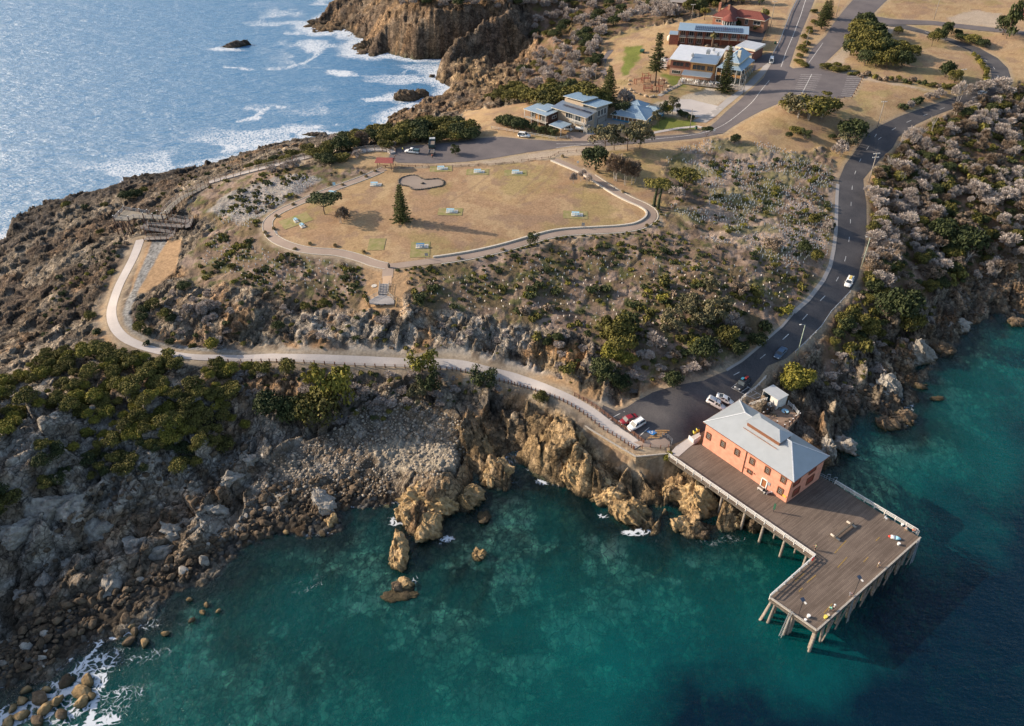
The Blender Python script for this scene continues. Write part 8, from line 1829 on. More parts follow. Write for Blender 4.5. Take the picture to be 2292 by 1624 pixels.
# right hillside: dead grey heads over dark green understorey
HS=[(1965,372),(2000,330),(2060,285),(2110,262),(2170,240),(2230,222),(2292,200),(2400,230),(2420,560),(2292,600),(2230,615),(2150,640),(2090,655),(2030,700),(1975,765),(1930,800),(1870,790),(1862,745),(1905,690),(1935,620),(1950,560),(1950,440)]
hs=scatter(HS,500,31,2.3,.42)
hs.sort(key=lambda t_:-t_[1]); nd=ng=0
for i,(u,v,p,a,b) in enumerate(hs):
    up=v<600 and u<2330
    green=(a<.43) or v>640 or (2100<u<2220 and 470<v<600)
    if not green:
        nd+=1
        tree(0,0,2.2+5.4*b*b+a,2.0+3.0*b,'deadbrown' if int(a*991) % 5==0 else 'dead','dead','rounded grey leafless shrub on the steep hillside right of the wharf road','shrub','dead_shrub','grey leafless shrubs on the right hillside',cz=.15,pos=p)
    else:
        ng+=1
        tree(0,0,3.4+3*b,2.2+2*b,('dome_dark','dome_olive','loose_brown','shrub_olive')[int(a*97) % 4],'low','low green or russet shrub on the steep hillside right of the wharf road','shrub','green_shrub','green shrubs on the right hillside',cz=.02,pos=p,trunk=False)
for u,v,w_,h_,ck,lb in ((2150,560,14,9,'dome_dark','large dark green tree mass in the gully of the right hillside'),(2110,540,10,8,'dome_dark','dark conical green tree on the right hillside below the grey scrub'),(2005,720,12,10,'dome_dark','tall dark green tree on the cliff above the right-hand water'),(1975,705,9,8,'dome_dark','dark tree left of the tall clifftop tree'),(2030,740,8,7,'dome_olive','olive tree hanging over the right-hand cliff'),(1780,862,10,7,'dome_lime','bright olive bush above the white shed'),(1765,872,6,5,'dome_lime','yellowish bush at the road edge beside the shed'),(1892,738,6,5,'dome_dark','dark bush below the guard rail'),(1930,610,0,0,None,'')):
    if ck:tree(u,v,w_,h_,ck,'low',lb,cz=.05)
# bleached dead snags
for i,(u,v,h_) in enumerate(((2008,330,7),(2055,312,8),(2042,322,6),(2085,300,9),(2020,410,6),(2048,395,5),(2180,530,5),(2160,590,6),(2230,620,5),(2070,460,5),(1990,300+80,7))):
    p=P(u,v); e_=empty('dead_tree',p,i*1.1,'bleached bare dead tree leaning out of the right hillside scrub','dead tree','bleached dead trees on the right hillside'); e_.rotation_euler=(.25*math.sin(i*2),.3*math.cos(i*1.7),i*1.1)
    mobj('trunk',TR['dead'][i % 3],e_,(0,0,0),0,(2.2,2.2,h_))
# ---- slope above the wharf road: bigger bushes
SL=[(1383,790,9,7,'dome_olive'),(1392,755,9,7,'dome_olive'),(1370,800,7,5,'dome_lime'),(1410,735,7,5,'dome_dark'),(1360,740,6,5,'dome_olive'),(1400,812,6,4,'dome_lime'),(1345,845,8,5,'dome_dark'),(1365,862,7,5,'loose_dark'),(1395,868,6,4.5,'dome_dark'),(1505,860,6,4,'dome_dark'),(1580,800,8,6,'dome_dark'),(1560,790,6,5,'dome_lime'),(1625,770,7,6,'dome_olive'),(1600,720,8,6,'loose_gum'),(1570,730,7,5,'loose_gum'),(1510,740,8,6,'loose_gum'),(1530,715,7,5,'loose_gum'),(1650,790,6,5,'dome_dark'),(1690,770,6,4,'dome_dark'),(1640,735,6,5,'dead'),(1618,700,6,5,'loose_gum'),(1440,800,5,3,'dead'),(1470,780,6,4,'dead'),(1800,570,5,5,'dome_dark'),(1820,500,5,4,'dome_olive'),(1545,690,7,4,'loose_gum'),(1655,660,6,4,'loose_brown'),(1590,650,6,4,'loose_gum'),(1730,560,7,3.5,'loose_brown'),(1490,640,5,3,'shrub_olive'),(1715,740,5,3,'shrub_dark')]
for i,(u,v,w_,h_,ck) in enumerate(SL):tree(u,v,w_,h_,ck,'low' if ck != 'dead' else 'dead','large bush on the shaded slope between the planted hill and wharf road','bush','slope_bush','large bushes above the wharf road',cz=.03)
# ---- shrubs with labels around the lower walkway
for u,v,w_,h_,ck,lb in ((945,832,9,6.5,'loose_lime','wind-bent bright green tree crossing the middle of the lower walkway'),(645,838,5.5,4.2,'dome_olive','round olive bush just below the lower walkway fence'),(745,905,12,12,'loose_lime','largest bright yellow-green tree below the lower walkway'),(705,870,6,6.5,'loose_lime','narrow yellow-green tree left of the largest bright one'),(720,945,13,9,'dome_olive','wide olive tree in front of the bright tree below the walkway'),(660,935,9,7,'dome_dark','dark tree in the shade left of the wide olive tree'),(610,925,9,6,'dome_dark','dark shaded tree at the left of the shaded gully group'),(935,900,6,5,'loose_gum','brownish bush on the slope under the walkway tree'),(960,880,7,6,'loose_dark','dark thicket tree under the walkway tree'),(1080,860,9,5,'loose_dark','dark bush spreading over the orange earth scar'),(1213,896,5,3,'dome_olive','round olive bush on the rocky knob beside the fence'),(1268,845,5,2.4,'shrub_olive','low olive bush at the foot of the sunlit rock cutting'),(372,800,5,2.6,'shrub_olive','grey-green bush touching the walkway bend'),(475,778,4.5,3.2,'dome_lime','round green bush above the walkway start of the fence'),(330,790-18,2.5,1.6,'shrub_dark','tiny dark bush at the inner side of the walkway curve'),(1497,1030,3.4,2.6,'dome_lime','bright green bush between the stone wall and the wharf corner')):tree(u,v,w_,h_,ck,'low',lb,cz=.05)
CL2=[(345,690,5,3,'dome_olive'),(322,695,4.5,2.6,'dome_dark'),(318,712,4,2.4,'dome_dark'),(370,715,4.5,3,'dome_olive'),(385,722,3.5,2.2,'dome_dark'),(317,740,4.5,3.2,'dome_olive'),(333,748,3.5,2,'dome_dark'),(415,648,5,2.2,'dome_dark'),(380,770,3,2,'dome_dark'),(430,775,2.5,1.6,'dome_olive'),(625,742,4,2.6,'dome_dark'),(722,680,3.4,2.6,'dome_olive'),(1248,765,3.4,2.6,'dome_dark'),(1205,765,4.5,3,'shrub_olive'),(1225,770,3,2.4,'dome_dark'),(685,690,3.6,2.4,'dome_olive'),(520,600,3.5,2,'dome_olive'),(205,712,4,2.6,'dome_olive'),(215,745,3.4,2,'shrub_dark'),(225,500+25,3,2,'dome_olive'),(235,462,3.5,2,'dome_olive'),(285,450,6,3.6,'dome_dark'),(305,440,6,3.4,'dome_dark'),(320,430,4,2.4,'dome_olive'),(150,462,4,2,'shrub_olive'),(190,470,3.4,1.8,'shrub_dark'),(265,555,2.5,1.4,'shrub_dark'),(235,625,3,1.4,'shrub_olive'),(430,705,5,3,'dead'),(455,700,5,3.4,'dead'),(480,690,5,3,'dead'),(470,720,5,3,'dead'),(540,740,5,3,'dead')]
for u,v,w_,h_,ck in CL2:tree(u,v,w_,h_,ck,'dead' if ck=='dead' else 'low','small round bush growing among the rocks around the lower walkway','bush','rock_bush','bushes among the rocks',cz=.02,trunk=False)
# bottom-left hill scrub
B1=[(60,830),(110,790),(200,780),(330,790),(470,815),(600,830),(560,880),(560,960),(480,1010),(420,1060),(300,1070),(200,1060),(150,1100),(60,1130),(0,1170),(-60,1180),(-60,900),(0,860)]
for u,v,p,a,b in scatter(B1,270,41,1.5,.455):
    lit=v<1000  # sun and shade put into leaf colour: limier where lit, darker below
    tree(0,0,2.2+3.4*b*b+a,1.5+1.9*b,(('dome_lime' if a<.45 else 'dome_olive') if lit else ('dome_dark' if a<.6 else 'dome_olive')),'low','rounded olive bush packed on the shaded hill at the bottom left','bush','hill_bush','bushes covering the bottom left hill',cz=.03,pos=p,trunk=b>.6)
# planted slope shrubs: small, many
S1=[(905,610),(1190,562),(1485,505),(1500,430),(1560,390),(1600,320),(1790,350),(1865,340),(1866,540),(1840,630),(1760,700),(1650,760),(1540,800),(1450,830),(1350,760),(1200,730),(1060,695),(930,690)]
pts_=scatter(S1,760,51,1.15,.49)+scatter(S1,160,52,2.2); pts_.sort(key=lambda t_:-t_[1])
def small(t_,gl,nm='shrub'):
    u,v,p,a,b=t_; e_=empty(nm,(p.x,p.y,p.z-.1),b*6,gl,'shrub','small shrubs dotted over the planted slope')
    k_='shrub_'+('olive','dark','lime','brown','olive','dark')[int(a*6)]; r=.55+1.5*b**3+.35*a; mobj('foliage',MESH[k_][int(b*3) % 3],e_,(0,0,0),0,(r,r,r*1.0))
for t_ in pts_[:290]:small(t_,'small low shrub on the pinkish planted slope in front of the lawn')
def merge(name,items,label,cat):
    Vs,Fs,Ts,n=[],[],[],0; mats_=[]; mi=[]
    for me,loc_,s3,rz in items:
        k_=len(me.vertices); co=np.empty(k_*3,np.float32); me.vertices.foreach_get('co',co); co=co.reshape(-1,3)*np.array(s3); c_,s_=math.cos(rz),math.sin(rz)
        co=np.stack([co[:,0]*c_-co[:,1]*s_,co[:,0]*s_+co[:,1]*c_,co[:,2]],1)+np.array(loc_); Vs.append(co); f=np.arange(k_).reshape(-1,4)+n; Fs.append(f); n+=k_
        t_=np.empty(k_,np.float32); me.attributes['tone'].data.foreach_get('value',t_); Ts.append(np.clip(t_+random.uniform(-.2,.2),0,1))
        m_=me.materials[0]
        if m_ not in mats_:mats_.append(m_)
        mi.append(np.full(len(f),mats_.index(m_),np.int32))
    me=npmesh(name,np.concatenate(Vs),np.concatenate(Fs),None)
    for m_ in mats_:me.materials.append(m_)
    me.polygons.foreach_set('material_index',np.concatenate(mi)); a=me.attributes.new('tone','FLOAT','POINT'); a.data.foreach_set('value',np.concatenate(Ts))
    o=bpy.data.objects.new(name,me); C.objects.link(o); tag(o,label,cat,kind='stuff'); return o
S2=[(430,560),(480,505),(520,440),(600,385),(740,372),(760,385),(640,450),(590,480),(585,520),(700,580),(830,595),(820,640),(830,690),(700,690),(560,640),(440,630)]
S3=[(150,600),(250,520),(440,380),(600,340),(700,345),(600,375),(420,450),(300,530),(250,620),(180,740),(60,760)]
rest=pts_[290:]+scatter(S2,380,61,1.0,.48)+scatter(S3,120,62,2)
it=[]
for u,v,p,a,b in rest:k_='shrub_'+('olive','dark','lime','brown','olive','dark')[int(a*6)]; r=.45+.9*b*b; it.append((MESH[k_][int(b*3) % 3],(p.x,p.y,p.z-.1),(r,r,r),b*6))
merge('far_dead_scrub',far_it,'grey leafless scrub covering the slope behind the far headland cliff','scrub')
# hedge line under the lawn path and scattered low groundcover
hp_=resample(offset(loopw,-2.6 if True else 2.6),1.1)
for i,q in enumerate(hp_):
    if i/len(hp_)>.44 and i/len(hp_)<.80 and random.random()<.8:
        r=random.uniform(.5,.95); it.append((MESH['shrub_olive' if i % 3 else 'shrub_dark'][i % 3],(q.x,q.y,GHz(q.x,q.y)-.1),(r,r,r*.9),i))
merge('ground_shrubs',it,'dense scatter of tiny shrubs and groundcover across the headland slopes','shrubs')
rest=scatter([(1050,780),(1300,830),(1330,870),(1290,870),(1100,820),(860,800),(500,790),(350,760),(300,680),(420,650),(560,660),(860,700),(1180,750)],80,71,1.8)+scatter([(480,820),(900,825),(1090,850),(1180,880),(1030,900),(850,940),(640,950),(560,900)],120,72,1.6)+scatter([(1860,800),(1960,780),(2050,700),(2100,680),(2030,780),(1900,880),(1850,860)],110,73,2.0)+scatter([(1180,740),(1400,790),(1560,800),(1650,760),(1600,820),(1450,870),(1340,850)],90,74,2.0)
it=[]
for u,v,p,a,b in rest:
    if a<.45:me=MESH['dead'][int(b*4) % 4]; r=.9+1.2*b
    else:k_='shrub_'+('olive','dark','brown','olive','dark','olive')[int(a*6)]; me=MESH[k_][int(b*3) % 3]; r=.45+.8*b
    it.append((me,(p.x,p.y,p.z-.1),(r,r,r*.8),b*6))
merge('cliff_scrub',it,'straggly grey twigs and small shrubs clinging to the rock faces','scrub')
# understorey under the right hillside
it=[(MESH['shrub_'+('olive','dark','brown')[int(a*3)]][int(b*3) % 3],(p.x,p.y,p.z-.2),(1.2+b,1.2+b,.9+b*.6),b*6) for u,v,p,a,b in scatter(HS,520,81,1.6)]
merge('understorey',it,'low dark green and russet understorey between the dead shrubs on the right hillside','understorey')
# tufts beside the lawn path
T6=[(583.6+a/3.927,291.8+b/3.927) for a,b in ((718,480),(290,655),(135,760),(120,870),(435,1005),(300,1045),(660,1020),(910,1075),(605,480),(885,380),(925,410),(1010,360),(315,590),(1740,1130),(2125,1050),(38,905),(65,935))]+[(1167.3+a/3.927,291.8+b/3.927) for a,b in ((1105,845),(890,545),(668,370),(360,235))]
tm_=crownmesh('shrub',260,'tuft')
for u,v in T6:
    p=P(u,v); e_=empty('grass_tuft',(p.x,p.y,p.z-.05),u,'rounded tan tussock of grass beside the lawn path','grass tuft','tan tussocks beside the lawn path'); mobj('foliage',tm_,e_,(0,0,0),0,(.75,.75,1.0))
# ---------------------------------------------------------------- Norfolk pines
def norfolk(u,v,h_,w_,label,seed,dens=1.,irr=0.,lm='pine',clear=.04,bare=0.):
    rng=np.random.default_rng(seed); p=P(u,v); e_=empty('norfolk_pine',(p.x,p.y,p.z-.1),0,label,'pine tree')
    mb=MB(); mb.tube([(0,0,-.4),(0,0,h_*.5),(0,0,h_)],[.012*h_+.12,.009*h_+.06,.03],8); mb.build('trunk',BK['bark'],e_,True)
    bm_=MB(); PT,NM,TN=[],[],[]; nl=int(h_*1.35)
    for i in range(nl):
        z=h_*(clear+(1-clear-.01)*i/nl); f=(z/h_-clear)/(1-clear); L_=w_/2*(1-f)**.8*(.75+.25*rng.random())+.25
        if irr:L_*=rng.uniform(1-irr,1.1); L_=max(L_,w_*.12)
        nb_=7; a0=rng.uniform(0,6.28)
        for j in range(nb_):
            if rng.random()<bare:continue
            a=a0+6.28*j/nb_+rng.normal()*.1; l2=L_*rng.uniform(.8,1.1); up=.10+.25*f; c_,s_=math.cos(a),math.sin(a); e1_=np.array([c_*l2,s_*l2,z+l2*up-.1])
            bm_.tube([(0,0,z),tuple(e1_)],[.05,.02],4,cap=False)
            k_=max(3,int(l2*26*dens)); t_=rng.uniform(.12,1.05,k_); base_=np.array([0,0,z])[None]*(1-t_[:,None])+e1_[None]*t_[:,None]; wdt=.10+.22*np.sin(np.clip(t_,0,1)*3.0)
            sd=rng.normal(size=k_)*wdt; PT.append(base_+np.stack([-s_*sd,c_*sd,rng.normal(size=k_)*.07+.04],1)); NM.append(np.tile([0,0,1.],(k_,1))); TN.append(.25+.5*t_+rng.normal(size=k_)*.12)
    bm_.build('branches',BK['bark'],e_)
    me=leafmesh('foliage',np.concatenate(PT),np.concatenate(NM),.17,np.concatenate(TN),LM[lm],rng); mobj('foliage',me,e_); return e_
norfolk(900,496,12.5,6.2,'tall narrow pine standing alone in the middle of the lawn',501)
norfolk(1466,192,21,11,'tall sparse open-branched pine rising from the playground',502,.9,.35,clear=.3,bare=.25)
norfolk(1620,208,19,8,'dense conical pine in front of the old hotel veranda',503)
norfolk(1361,232,15,9.5,'dark broad pine behind the blue cottage at the edge of the coastal trees',504)
norfolk(1838,65,13,8,'pine in the strip between the two upper streets',505,clear=.12)
norfolk(1852,42,10,6,'smaller pine just behind the median pine',506)
tree(2252,86,13,17,'tall_dark','tree','large tall dark tree at the right edge beside the brick house',cz=.06); tree(2243,78,10,10,'dome_dark','low','dark lower crown at the foot of the large right-edge tree',cz=.08)
def palm(u,v,h_,label,seed,r=.3):
    rnd=random.Random(seed); p=P(u,v); e_=empty('palm_tree',(p.x,p.y,p.z-.1),0,label,'palm'); mb=MB(); mb.tube([(0,0,-.3),(0,0,h_*.5),(0.1,0,h_)],[r,r*.85,r*.8],8); mb.build('trunk',BK['bark'],e_,True)
    mb=MB()
    for i in range(38):
        a=rnd.uniform(0,6.28); el=rnd.uniform(-.9,1.2); L_=rnd.uniform(1.8,2.6); prev=Vector((0,0,h_)); d=Vector((math.cos(a)*math.cos(el),math.sin(a)*math.cos(el),math.sin(el))); s=Vector((-math.sin(a),math.cos(a),0)); w0=.06
        for k_ in range(4):
            d=(d+Vector((0,0,-.28))).normalized(); q=prev+d*L_/4; w1=(.28,.34,.26,.04)[k_]; mb.quad(prev-s*w0-Vector((0,0,w0*.5)),prev+s*w0-Vector((0,0,w0*.5)),q+s*w1-Vector((0,0,w1*.5)),q-s*w1-Vector((0,0,w1*.5))); prev=q; w0=w1
    o=mb.build('fronds',LM['palm'],e_); a=o.data.attributes.new('tone','FLOAT','POINT'); a.data.foreach_set('value',[rnd.random() for _ in o.data.vertices])
palm(1594,106,6,'shaggy palm with a thick trunk between the motel and hotel',601,.6); palm(1704,54,6.5,'slender palm beside the red-tiled house',602,.28)
# ---------------------------------------------------------------- plant guards
M['guard']=mat('pale_guard_plastic',(.80,.74,.66),.7,.05)
mb=MB(); mb.prism([(-.1,-.1),(.12,-.06),(0,.12)],0,.48); g0=mb.build('plant_guard',M['guard'])
GZ=[(1490,350),(1530,330),(1600,308),(1700,318),(1790,345),(1860,380),(1868,470),(1860,560),(1830,590),(1760,600),(1680,560),(1600,540),(1520,520),(1480,480),(1500,455),(1580,470),(1590,430),(1540,400),(1500,380)]
G2=[(480,470),(540,440),(640,395),(720,400),(650,445),(600,470),(560,510),(480,500)]; G3=[(930,640),(1300,560),(1700,600),(1820,620),(1760,690),(1500,740),(1250,720),(1000,690)]; G4=[(480,520),(600,560),(800,600),(800,660),(600,640),(450,590)]
gp=scatter(GZ,1400,91,.7,.44); gp2=scatter(G2,260,92,.8)+scatter(G3,330,93,1.6)+scatter(G4,160,94,1.5)
allg=sorted(gp+gp2,key=lambda t_:-t_[1])
for i,(u,v,p,a,b) in enumerate(allg[:300]):
    o=g0 if i==0 else g0.copy()
    if i:C.objects.link(o)
    o.location=(p.x,p.y,p.z-.03); o.rotation_euler=(0,0,a*6); tag(o,'small white plastic plant guard on the revegetated slope','plant guard','white plant guards on the planted slope')
mb=MB()
for u,v,p,a,b in allg[300:]:
    mb.prism([(p.x-.13,p.y-.1),(p.x+.14,p.y-.05),(p.x,p.y+.13)],p.z-.03,p.z+.5)
o=mb.build('plant_guards',M['guard']); tag(o,'hundreds of white plant guards dotted over the upper planted slope','plant guards',kind='stuff')

# ================================================================ ROCKS
def rockmat(name,c1,c2,c3_,sc=.8):
    m,t,b=newmat(name); N=t.nodes; L=t.links; b.inputs['Roughness'].default_value=.92; b.inputs['Specular IOR Level'].default_value=.25
    g=N.new('ShaderNodeNewGeometry'); n1=N.new('ShaderNodeTexNoise'); n1.inputs['Scale'].default_value=sc; n1.inputs['Detail'].default_value=9; n1.inputs['Roughness'].default_value=.68; L.new(g.outputs['Position'],n1.inputs['Vector'])
    cr=N.new('ShaderNodeValToRGB'); E_=cr.color_ramp.elements; E_[0].position=.33; E_[0].color=(*c1,1); E_[1].position=.68; E_[1].color=(*c3_,1); e=E_.new(.5); e.color=(*c2,1); L.new(n1.outputs['Fac'],cr.inputs[0])
    oi=N.new('ShaderNodeObjectInfo'); mr=N.new('ShaderNodeMapRange'); mr.inputs[3].default_value=.7; mr.inputs[4].default_value=1.25; L.new(oi.outputs['Random'],mr.inputs[0])
    mx=N.new('ShaderNodeMix'); mx.data_type='RGBA'; mx.blend_type='MULTIPLY'; mx.inputs['Factor'].default_value=1; L.new(cr.outputs[0],mx.inputs['A']); L.new(mr.outputs[0],mx.inputs['B'])
    # tide-darkened foot: real wet staining up to half a metre above the sea
    sx=N.new('ShaderNodeSeparateXYZ'); L.new(g.outputs['Position'],sx.inputs[0]); m2_=N.new('ShaderNodeMapRange'); m2_.inputs[1].default_value=.1; m2_.inputs[2].default_value=.9; L.new(sx.outputs['Z'],m2_.inputs[0])
    m3_=N.new('ShaderNodeMix'); m3_.data_type='RGBA'; m3_.inputs['A'].default_value=(.055,.045,.022,1); L.new(m2_.outputs[0],m3_.inputs['Factor']); L.new(mx.outputs['Result'],m3_.inputs['B']); L.new(m3_.outputs['Result'],b.inputs['Base Color'])
    bp=N.new('ShaderNodeBump'); bp.inputs['Strength'].default_value=.8; bp.inputs['Distance'].default_value=.5; L.new(n1.outputs['Fac'],bp.inputs['Height']); L.new(bp.outputs[0],b.inputs['Normal']); return m
RM=dict(gold=rockmat('golden_sandstone',(.13,.085,.045),(.31,.21,.10),(.42,.31,.18)),brown=rockmat('brown_shore_rock',(.045,.032,.022),(.105,.075,.048),(.18,.135,.09)),dark=rockmat('black_sea_rock',(.035,.028,.024),(.07,.055,.045),(.11,.09,.07)),grey=rockmat('grey_lichen_rock',(.15,.13,.11),(.27,.245,.21),(.40,.37,.32)),pale=rockmat('pale_cobble',(.17,.14,.11),(.27,.23,.18),(.38,.34,.28)))
def big(u,v,dims,rz,m,label,seed,z=0.,jag=.3,name='sea_rock',cat='rock',sub=5):
    p=W(u,v,z); bm=ico(1,seed,dims,sub,jag,.9)
    co=np.array([v_.co[:] for v_ in bm.verts]); L3=max(dims); fz=facet(co[:,0]+co[:,2]*.6+seed,co[:,1]-co[:,2]*.5,1.5,seed,.55)+facet(co[:,1]+seed,co[:,2]*1.3+co[:,0]*.4,.75,seed+3,.6)
    for v_,f_ in zip(bm.verts,fz):v_.co*=1+f_*.55/(.5*L3+.9)
    for vt in bm.verts:       # strata grooves
        c_=vt.co; vt.co*=1+.05*math.sin(c_.x*2.3+c_.z*3+math.sin(c_.y*2))+.03*math.sin(c_.y*5+c_.x*3)
    o=bm_obj(bm,name,m,None); o.location=(p.x,p.y,z); o.rotation_euler=(0,0,rz); tag(o,label,cat); return o
big(895,1240,(2.6,4.6,3.0),.15,RM['gold'],'tall golden split rock islet in the bay below the big outcrop',701); big(1073,1246,(1.5,1.7,1.5),.3,RM['gold'],'small round golden rock alone in the green bay',702); big(890,1320,(1.5,1.6,1.1),0,RM['brown'],'left knob of the low brown rock pair in the bay',703); big(908,1312,(1.7,1.8,1.4),.6,RM['gold'],'right knob of the low rock pair in the bay',704); big(900,1332,(3.6,1.6,.5),.2,RM['brown'],'flat weedy ledge around the low rock pair',705); big(1085,1158,(1.6,1.8,.55),0,RM['brown'],'weedy brown rock awash right of the big golden outcrop',706)
big(960,1120,(7.5,6.5,4.6),.4,RM['gold'],'massive folded golden rock outcrop on the shore of the bay',707,0); big(925,1150,(3.6,4.6,3.4),-.2,RM['gold'],'lower left shoulder of the massive golden outcrop',708); big(958,1185,(3.4,4.0,2.6),-.4,RM['gold'],'pointed seaward end of the massive golden outcrop',709); big(1045,1120,(4.2,3.4,3.0),.2,RM['gold'],'rounded golden rock at the right of the massive outcrop',710)
big(1110,1065,(3.0,5.0,3.4),-.35,RM['gold'],'blocky end of the long rock rib beside the narrow channel',711); big(1090,1010,(1.8,7.0,3.6),.28,RM['gold'],'long leaning rock rib descending to the narrow channel',712)
big(1225,1020,(3.2,6.0,5.0),.1,RM['gold'],'left golden buttress below the walkway fence',713); big(1275,1060,(3.0,5.0,4.2),-.2,RM['gold'],'golden buttress split by a dark crack below the walkway',714); big(1300,1010,(3.6,5.0,5.4),.3,RM['gold'],'upper golden rock face beside the stone wall',715); big(1365,1110,(4.4,3.6,3.4),.2,RM['gold'],'broad golden rock at the foot of the stone wall',716); big(1405,1150,(4.6,3.4,2.6),-.2,RM['gold'],'low golden rock shelf with white foam at its foot',717); big(1330,1085,(2.6,3.0,3.2),.5,RM['gold'],'narrow golden rock left of the wall foot',718)
big(1560,1125,(5.0,5.6,5.0),.35,RM['gold'],'huge smooth golden boulder left of the wharf piles',719); big(1500,1110,(1.9,3.0,3.6),-.3,RM['gold'],'slim upright golden rock leaning on the huge boulder',720); big(1525,1180,(2.6,2.2,1.8),0,RM['gold'],'low golden rock at the seaward foot of the huge boulder',721); big(1572,1200,(1.7,1.4,.9),0,RM['brown'],'small wet rock below the huge boulder',722); big(1650,1165,(2.4,2.2,2.2),0,RM['gold'],'golden rock partly under the wharf deck',723); big(1690,1180,(1.8,1.6,1.3),0,RM['brown'],'small brown rock among the wharf piles',724)
big(525,104,(7,3.0,3.2),.15,RM['dark'],'black wave-washed rock islet far out in the ocean',725); big(548,100,(4,2.2,2.6),.2,RM['dark'],'right-hand lump of the black ocean rock islet',726); big(912,222,(8,4,4.4),.1,RM['brown'],'wedge-shaped brown rock with surf at its left near the ocean shore',727); big(940,216,(4.5,3,3),.3,RM['brown'],'smaller brown rock behind the wedge-shaped one',728); big(702,302,(4.2,2,1.2),0,RM['dark'],'low dark rock awash in surf near the ocean bank',729); big(966,172,(1.6,1.2,1.2),0,RM['dark'],'tiny dark rock in foam by the lower far promontory',730)
big(730,50,(12,5,2.6),.25,RM['brown'],'low dark rock tip at the end of the far headland',731); big(850,108,(13,6,5),.05,RM['brown'],'brown rock shelf at the foot of the far headland',732)
big(730,1130,(2.8,4.4,3.6),.25,RM['grey'],'tall pale grey pointed rock standing on the cobble beach',733); big(743,1170,(1.6,1.8,1.8),0,RM['gold'],'sunlit golden rock at the tip of the cobble beach',734)
big(1985,950,(3.0,2.2,1.6),-.3,RM['brown'],'flat dark rock nearest the building in the right-hand cove',735); big(2025,938,(3.2,3.0,2.2),.2,RM['brown'],'square dark rock with lit edge on the right-hand shore',736); big(2138,735,(4.0,3.0,2.8),.2,RM['grey'],'pale grey boulder at the water on the upper right shore',737); big(2060,866,(2.2,1.6,.9),0,RM['brown'],'low rock awash off the right-hand cliff',738); big(2095,893,(2.0,1.0,.5),.1,RM['brown'],'small brown rock alone in the water off the right-hand cliff',739); big(2275,722,(3,2,1.6),0,RM['brown'],'brown rock at the right edge of the upper right bay',740); big(2110,785,(3,2.6,2.2),0,RM['brown'],'rounded dark rock on the upper right shore',741); big(1985,880,(5,3.6,4.4),.1,RM['grey'],'large pale rock face at the corner of the right-hand cliff',742); big(2050,800,(5,4,5),.3,RM['grey'],'grey rock buttress on the right-hand cliff',743); big(1890,1000,(2.6,3.6,3),.3,RM['grey'],'grey rock beside the back corner of the pink building',744)
big(1848,1020,(2.4,3.2,4),.2,RM['grey'],'grey boulder behind the pink building roof corner',745)
def slab_(u,v,d,rz,tl,seed,label,m='grey'):
    p=P(u,v); o=big(0,1624,d,rz,RM[m],label,seed,0,.35,'rock_slab','rock slab',4); o.location=(p.x,p.y,p.z-d[2]*.25); o.rotation_euler=(tl,-.25,rz)
for i,(u,v,a,b,c_) in enumerate(((85,1135,5,3,2.6),(160,1150,3.6,3.2,2.2),(40,1190,4,3,3),(215,1185,3,2.4,1.6),(300,1215,3.4,3.0,2.4),(352,1235,2.6,3.2,2.4),(395,1190,2,4,2),(440,1165,2,4.4,2.2),(480,1140,1.8,4,2),(250,1300,3.6,2.6,1.8),(95,1300,1.8,1.4,1.3),(45,1330,1.6,1.3,1.2),(150,1245,2.6,2,1.2),(560,1035,2,1.6,1.4),(520,1075,1.6,3,1.6))):
    slab_(u,v,(a,b,c_),.5+i*.13,.35,760+i,'pale grey slanted rock slab number in the shaded bottom left cliff'.replace(' number',(' at the far left edge','','',' on the gravel patch',' above the brown boulders',' beside the boulder beach',' of the ribbed ledge',' of the ribbed ledge',' of the ribbed ledge',' among the beach boulders','','','',' below the dark bushes',' below the dark bushes')[i]))
# beach boulders: three hundred placed one by one, the rest one mesh
bv=[ico(1,800+i,(1.15,.85,.68),2,.32,1.1) for i in range(6)]
def tomesh(bm,name,m):me=bpy.data.meshes.new(name); bm.to_mesh(me); bm.free(); me.materials.append(m); return me
BM_={k_:[] for k_ in ('brown','grey','pale','gold')}
for i,bm in enumerate(bv):
    for k_ in BM_:c_=bm.copy(); BM_[k_].append(tomesh(c_,'boulder',RM[k_]))
    bm.free()
Z1=[(-60,1560),(0,1535),(110,1500),(200,1430),(300,1395),(350,1350),(470,1300),(520,1250),(580,1195),(740,1195),(760,1150),(880,1120),(880,1075),(800,1060),(700,1070),(620,1080),(560,1120),(470,1205),(330,1285),(250,1315),(120,1350),(40,1400),(0,1450),(-60,1460)]
bp_=scatter(Z1,700,95,.95)
sz=[( .3+.85*(t_[4]**3)) for t_ in bp_]; order=sorted(range(len(bp_)),key=lambda i:-sz[i])
for j,i in enumerate(order[:250]):
    u,v,p,a,b=bp_[i]; k_='brown' if a<.9 else 'grey'; o=mobj('boulder',BM_[k_][j % 6],None,(p.x,p.y,p.z+sz[i]*.12),a*6.28,(sz[i],)*3); o.rotation_euler=(a-.5,b-.5,a*6.28)
    tag(o,'rounded brown boulder on the shaded beach at the bottom left','boulder','boulders on the bottom left beach')
Z3=[(10,1600),(60,1555),(110,1525),(180,1500),(215,1530),(190,1570),(120,1600),(60,1620),(0,1624)]
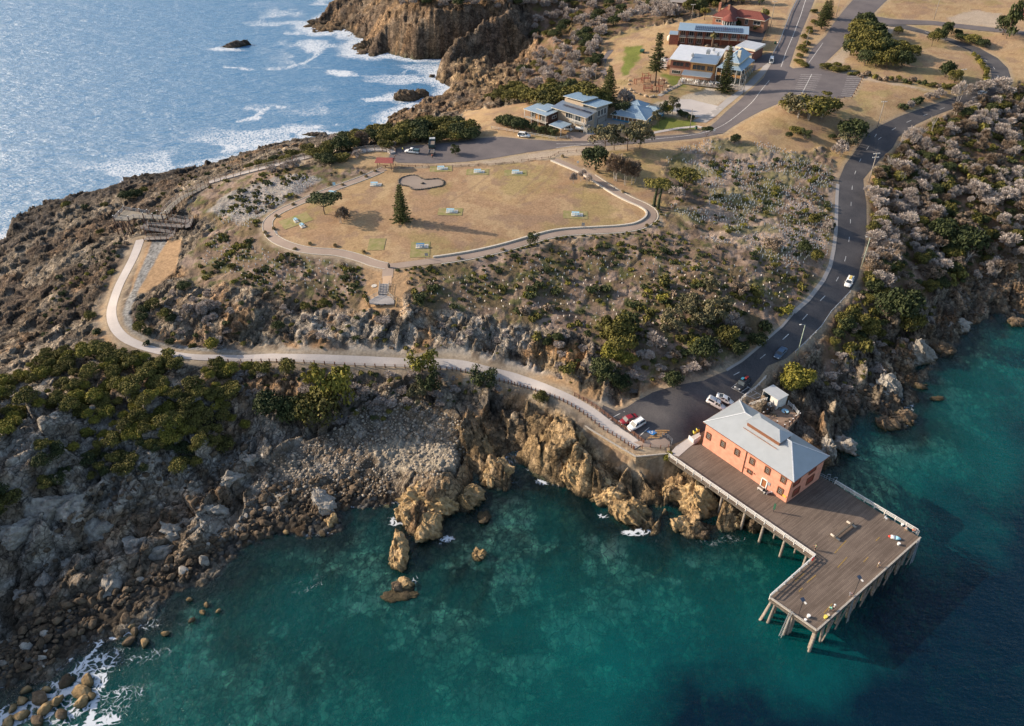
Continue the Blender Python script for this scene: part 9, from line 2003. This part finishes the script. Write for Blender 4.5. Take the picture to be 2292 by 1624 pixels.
for j,(u,v,s) in enumerate(((90,1565,1.9),(128,1570,1.5),(182,1548,2.0),(150,1530,1.5),(196,1525,1.6),(105,1545,1.2),(148,1520,1.0),(50,1572,1.3),(100,1590,1.6),(140,1600,1.4),(48,1605,1.5),(20,1618,1.6),(85,1615,1.4),(185,1575,1.7),(205,1560,1.1),(290,1435,1.4),(325,1440,1.2),(370,1420,1.0),(430,1390,.8),(455,1372,.8),(490,1368,.6),(300,1415,1.0),(60,1545,1.1),(30,1588,1.2),(722,1196,1.0),(295,1403,.9),(640,1192,.8),(585,1200,.9),(462,1355,.7),(425,1343,.8))):
    p=W(u,v,0); o=mobj('boulder',BM_['gold' if j % 3 else 'brown'][j % 6],None,(p.x,p.y,.25),j*1.3,(s*.8,s*.75,s*.8)); tag(o,'wet golden-brown boulder standing in the surf along the bottom left shore','boulder','boulders standing in the surf')
def mergeR(name,items,label,cat,m):
    Vs,Fs,n=[],[],0
    for me,loc_,s,rz in items:
        k_=len(me.vertices); co=np.empty(k_*3,np.float32); me.vertices.foreach_get('co',co); co=co.reshape(-1,3)*s; c_,s_=math.cos(rz),math.sin(rz); co=np.stack([co[:,0]*c_-co[:,1]*s_,co[:,0]*s_+co[:,1]*c_,co[:,2]],1)+np.array(loc_); Vs.append(co)
        f=np.empty(len(me.polygons)*3,np.int32); me.polygons.foreach_get('vertices',f); Fs.append(f.reshape(-1,3)+n); n+=k_
    me=npmesh(name,np.concatenate(Vs),np.concatenate(Fs),m); o=bpy.data.objects.new(name,me); C.objects.link(o); tag(o,label,cat,kind='stuff')
lo_=[tomesh(ico(1,850+i,(1.2,.9,.65),1,.15),'cobble',RM['brown']) for i in range(5)]
mergeR('beach_stones',[(lo_[i % 5],(bp_[i][2].x,bp_[i][2].y,bp_[i][2].z+.1),sz[i],i*1.7) for i in order[250:]]+[(lo_[i % 5],(t_[2].x,t_[2].y,t_[2].z+.05),.18+.4*t_[4]**2,i) for i,t_ in enumerate(scatter(Z1,900,96,.7))],'smaller brown stones packed between the boulders of the beach','stones',RM['brown'])
Z2=[(560,1090),(640,1020),(740,960),(840,900),(880,870),(960,900),(1040,960),(1050,1020),(980,1070),(900,1070),(870,1120),(780,1110),(640,1110)]
tl=scatter(Z2,1500,97,.62)
mergeR('talus_stones',[(lo_[i % 5],(t_[2].x,t_[2].y,t_[2].z+.04),   .14+.42*t_[4]**3,i) for i,t_ in enumerate(tl)],'pale grey cobbles and broken stone spilling down the gully','stones',RM['pale'])
for lo2,(poly,n,sd,mn,lab,mm) in enumerate((([(1850,900),(1960,850),(2060,760),(2130,700),(2230,680),(2200,715),(2110,790),(2040,880),(1950,930),(1880,960)],500,98,1.0,'dark broken rocks at the foot of the right-hand cliff',RM['brown']),([(300,1040),(560,960),(560,1060),(420,1150),(250,1200),(120,1260),(60,1280),(150,1150)],200,99,1.3,'broken rock scattered over the shaded bottom left cliff',RM['brown']),([(2080,600),(2292,590),(2292,680),(2150,700)],220,100,1.0,'pebbly brown stones on the upper right beach',RM['brown']))):
    mergeR('rock_debris',[(lo_[i % 5],(t_[2].x,t_[2].y,t_[2].z+.1),.3+.8*t_[4]**3,i) for i,t_ in enumerate(scatter(poly,n,sd,mn))],lab,'rocks',mm)
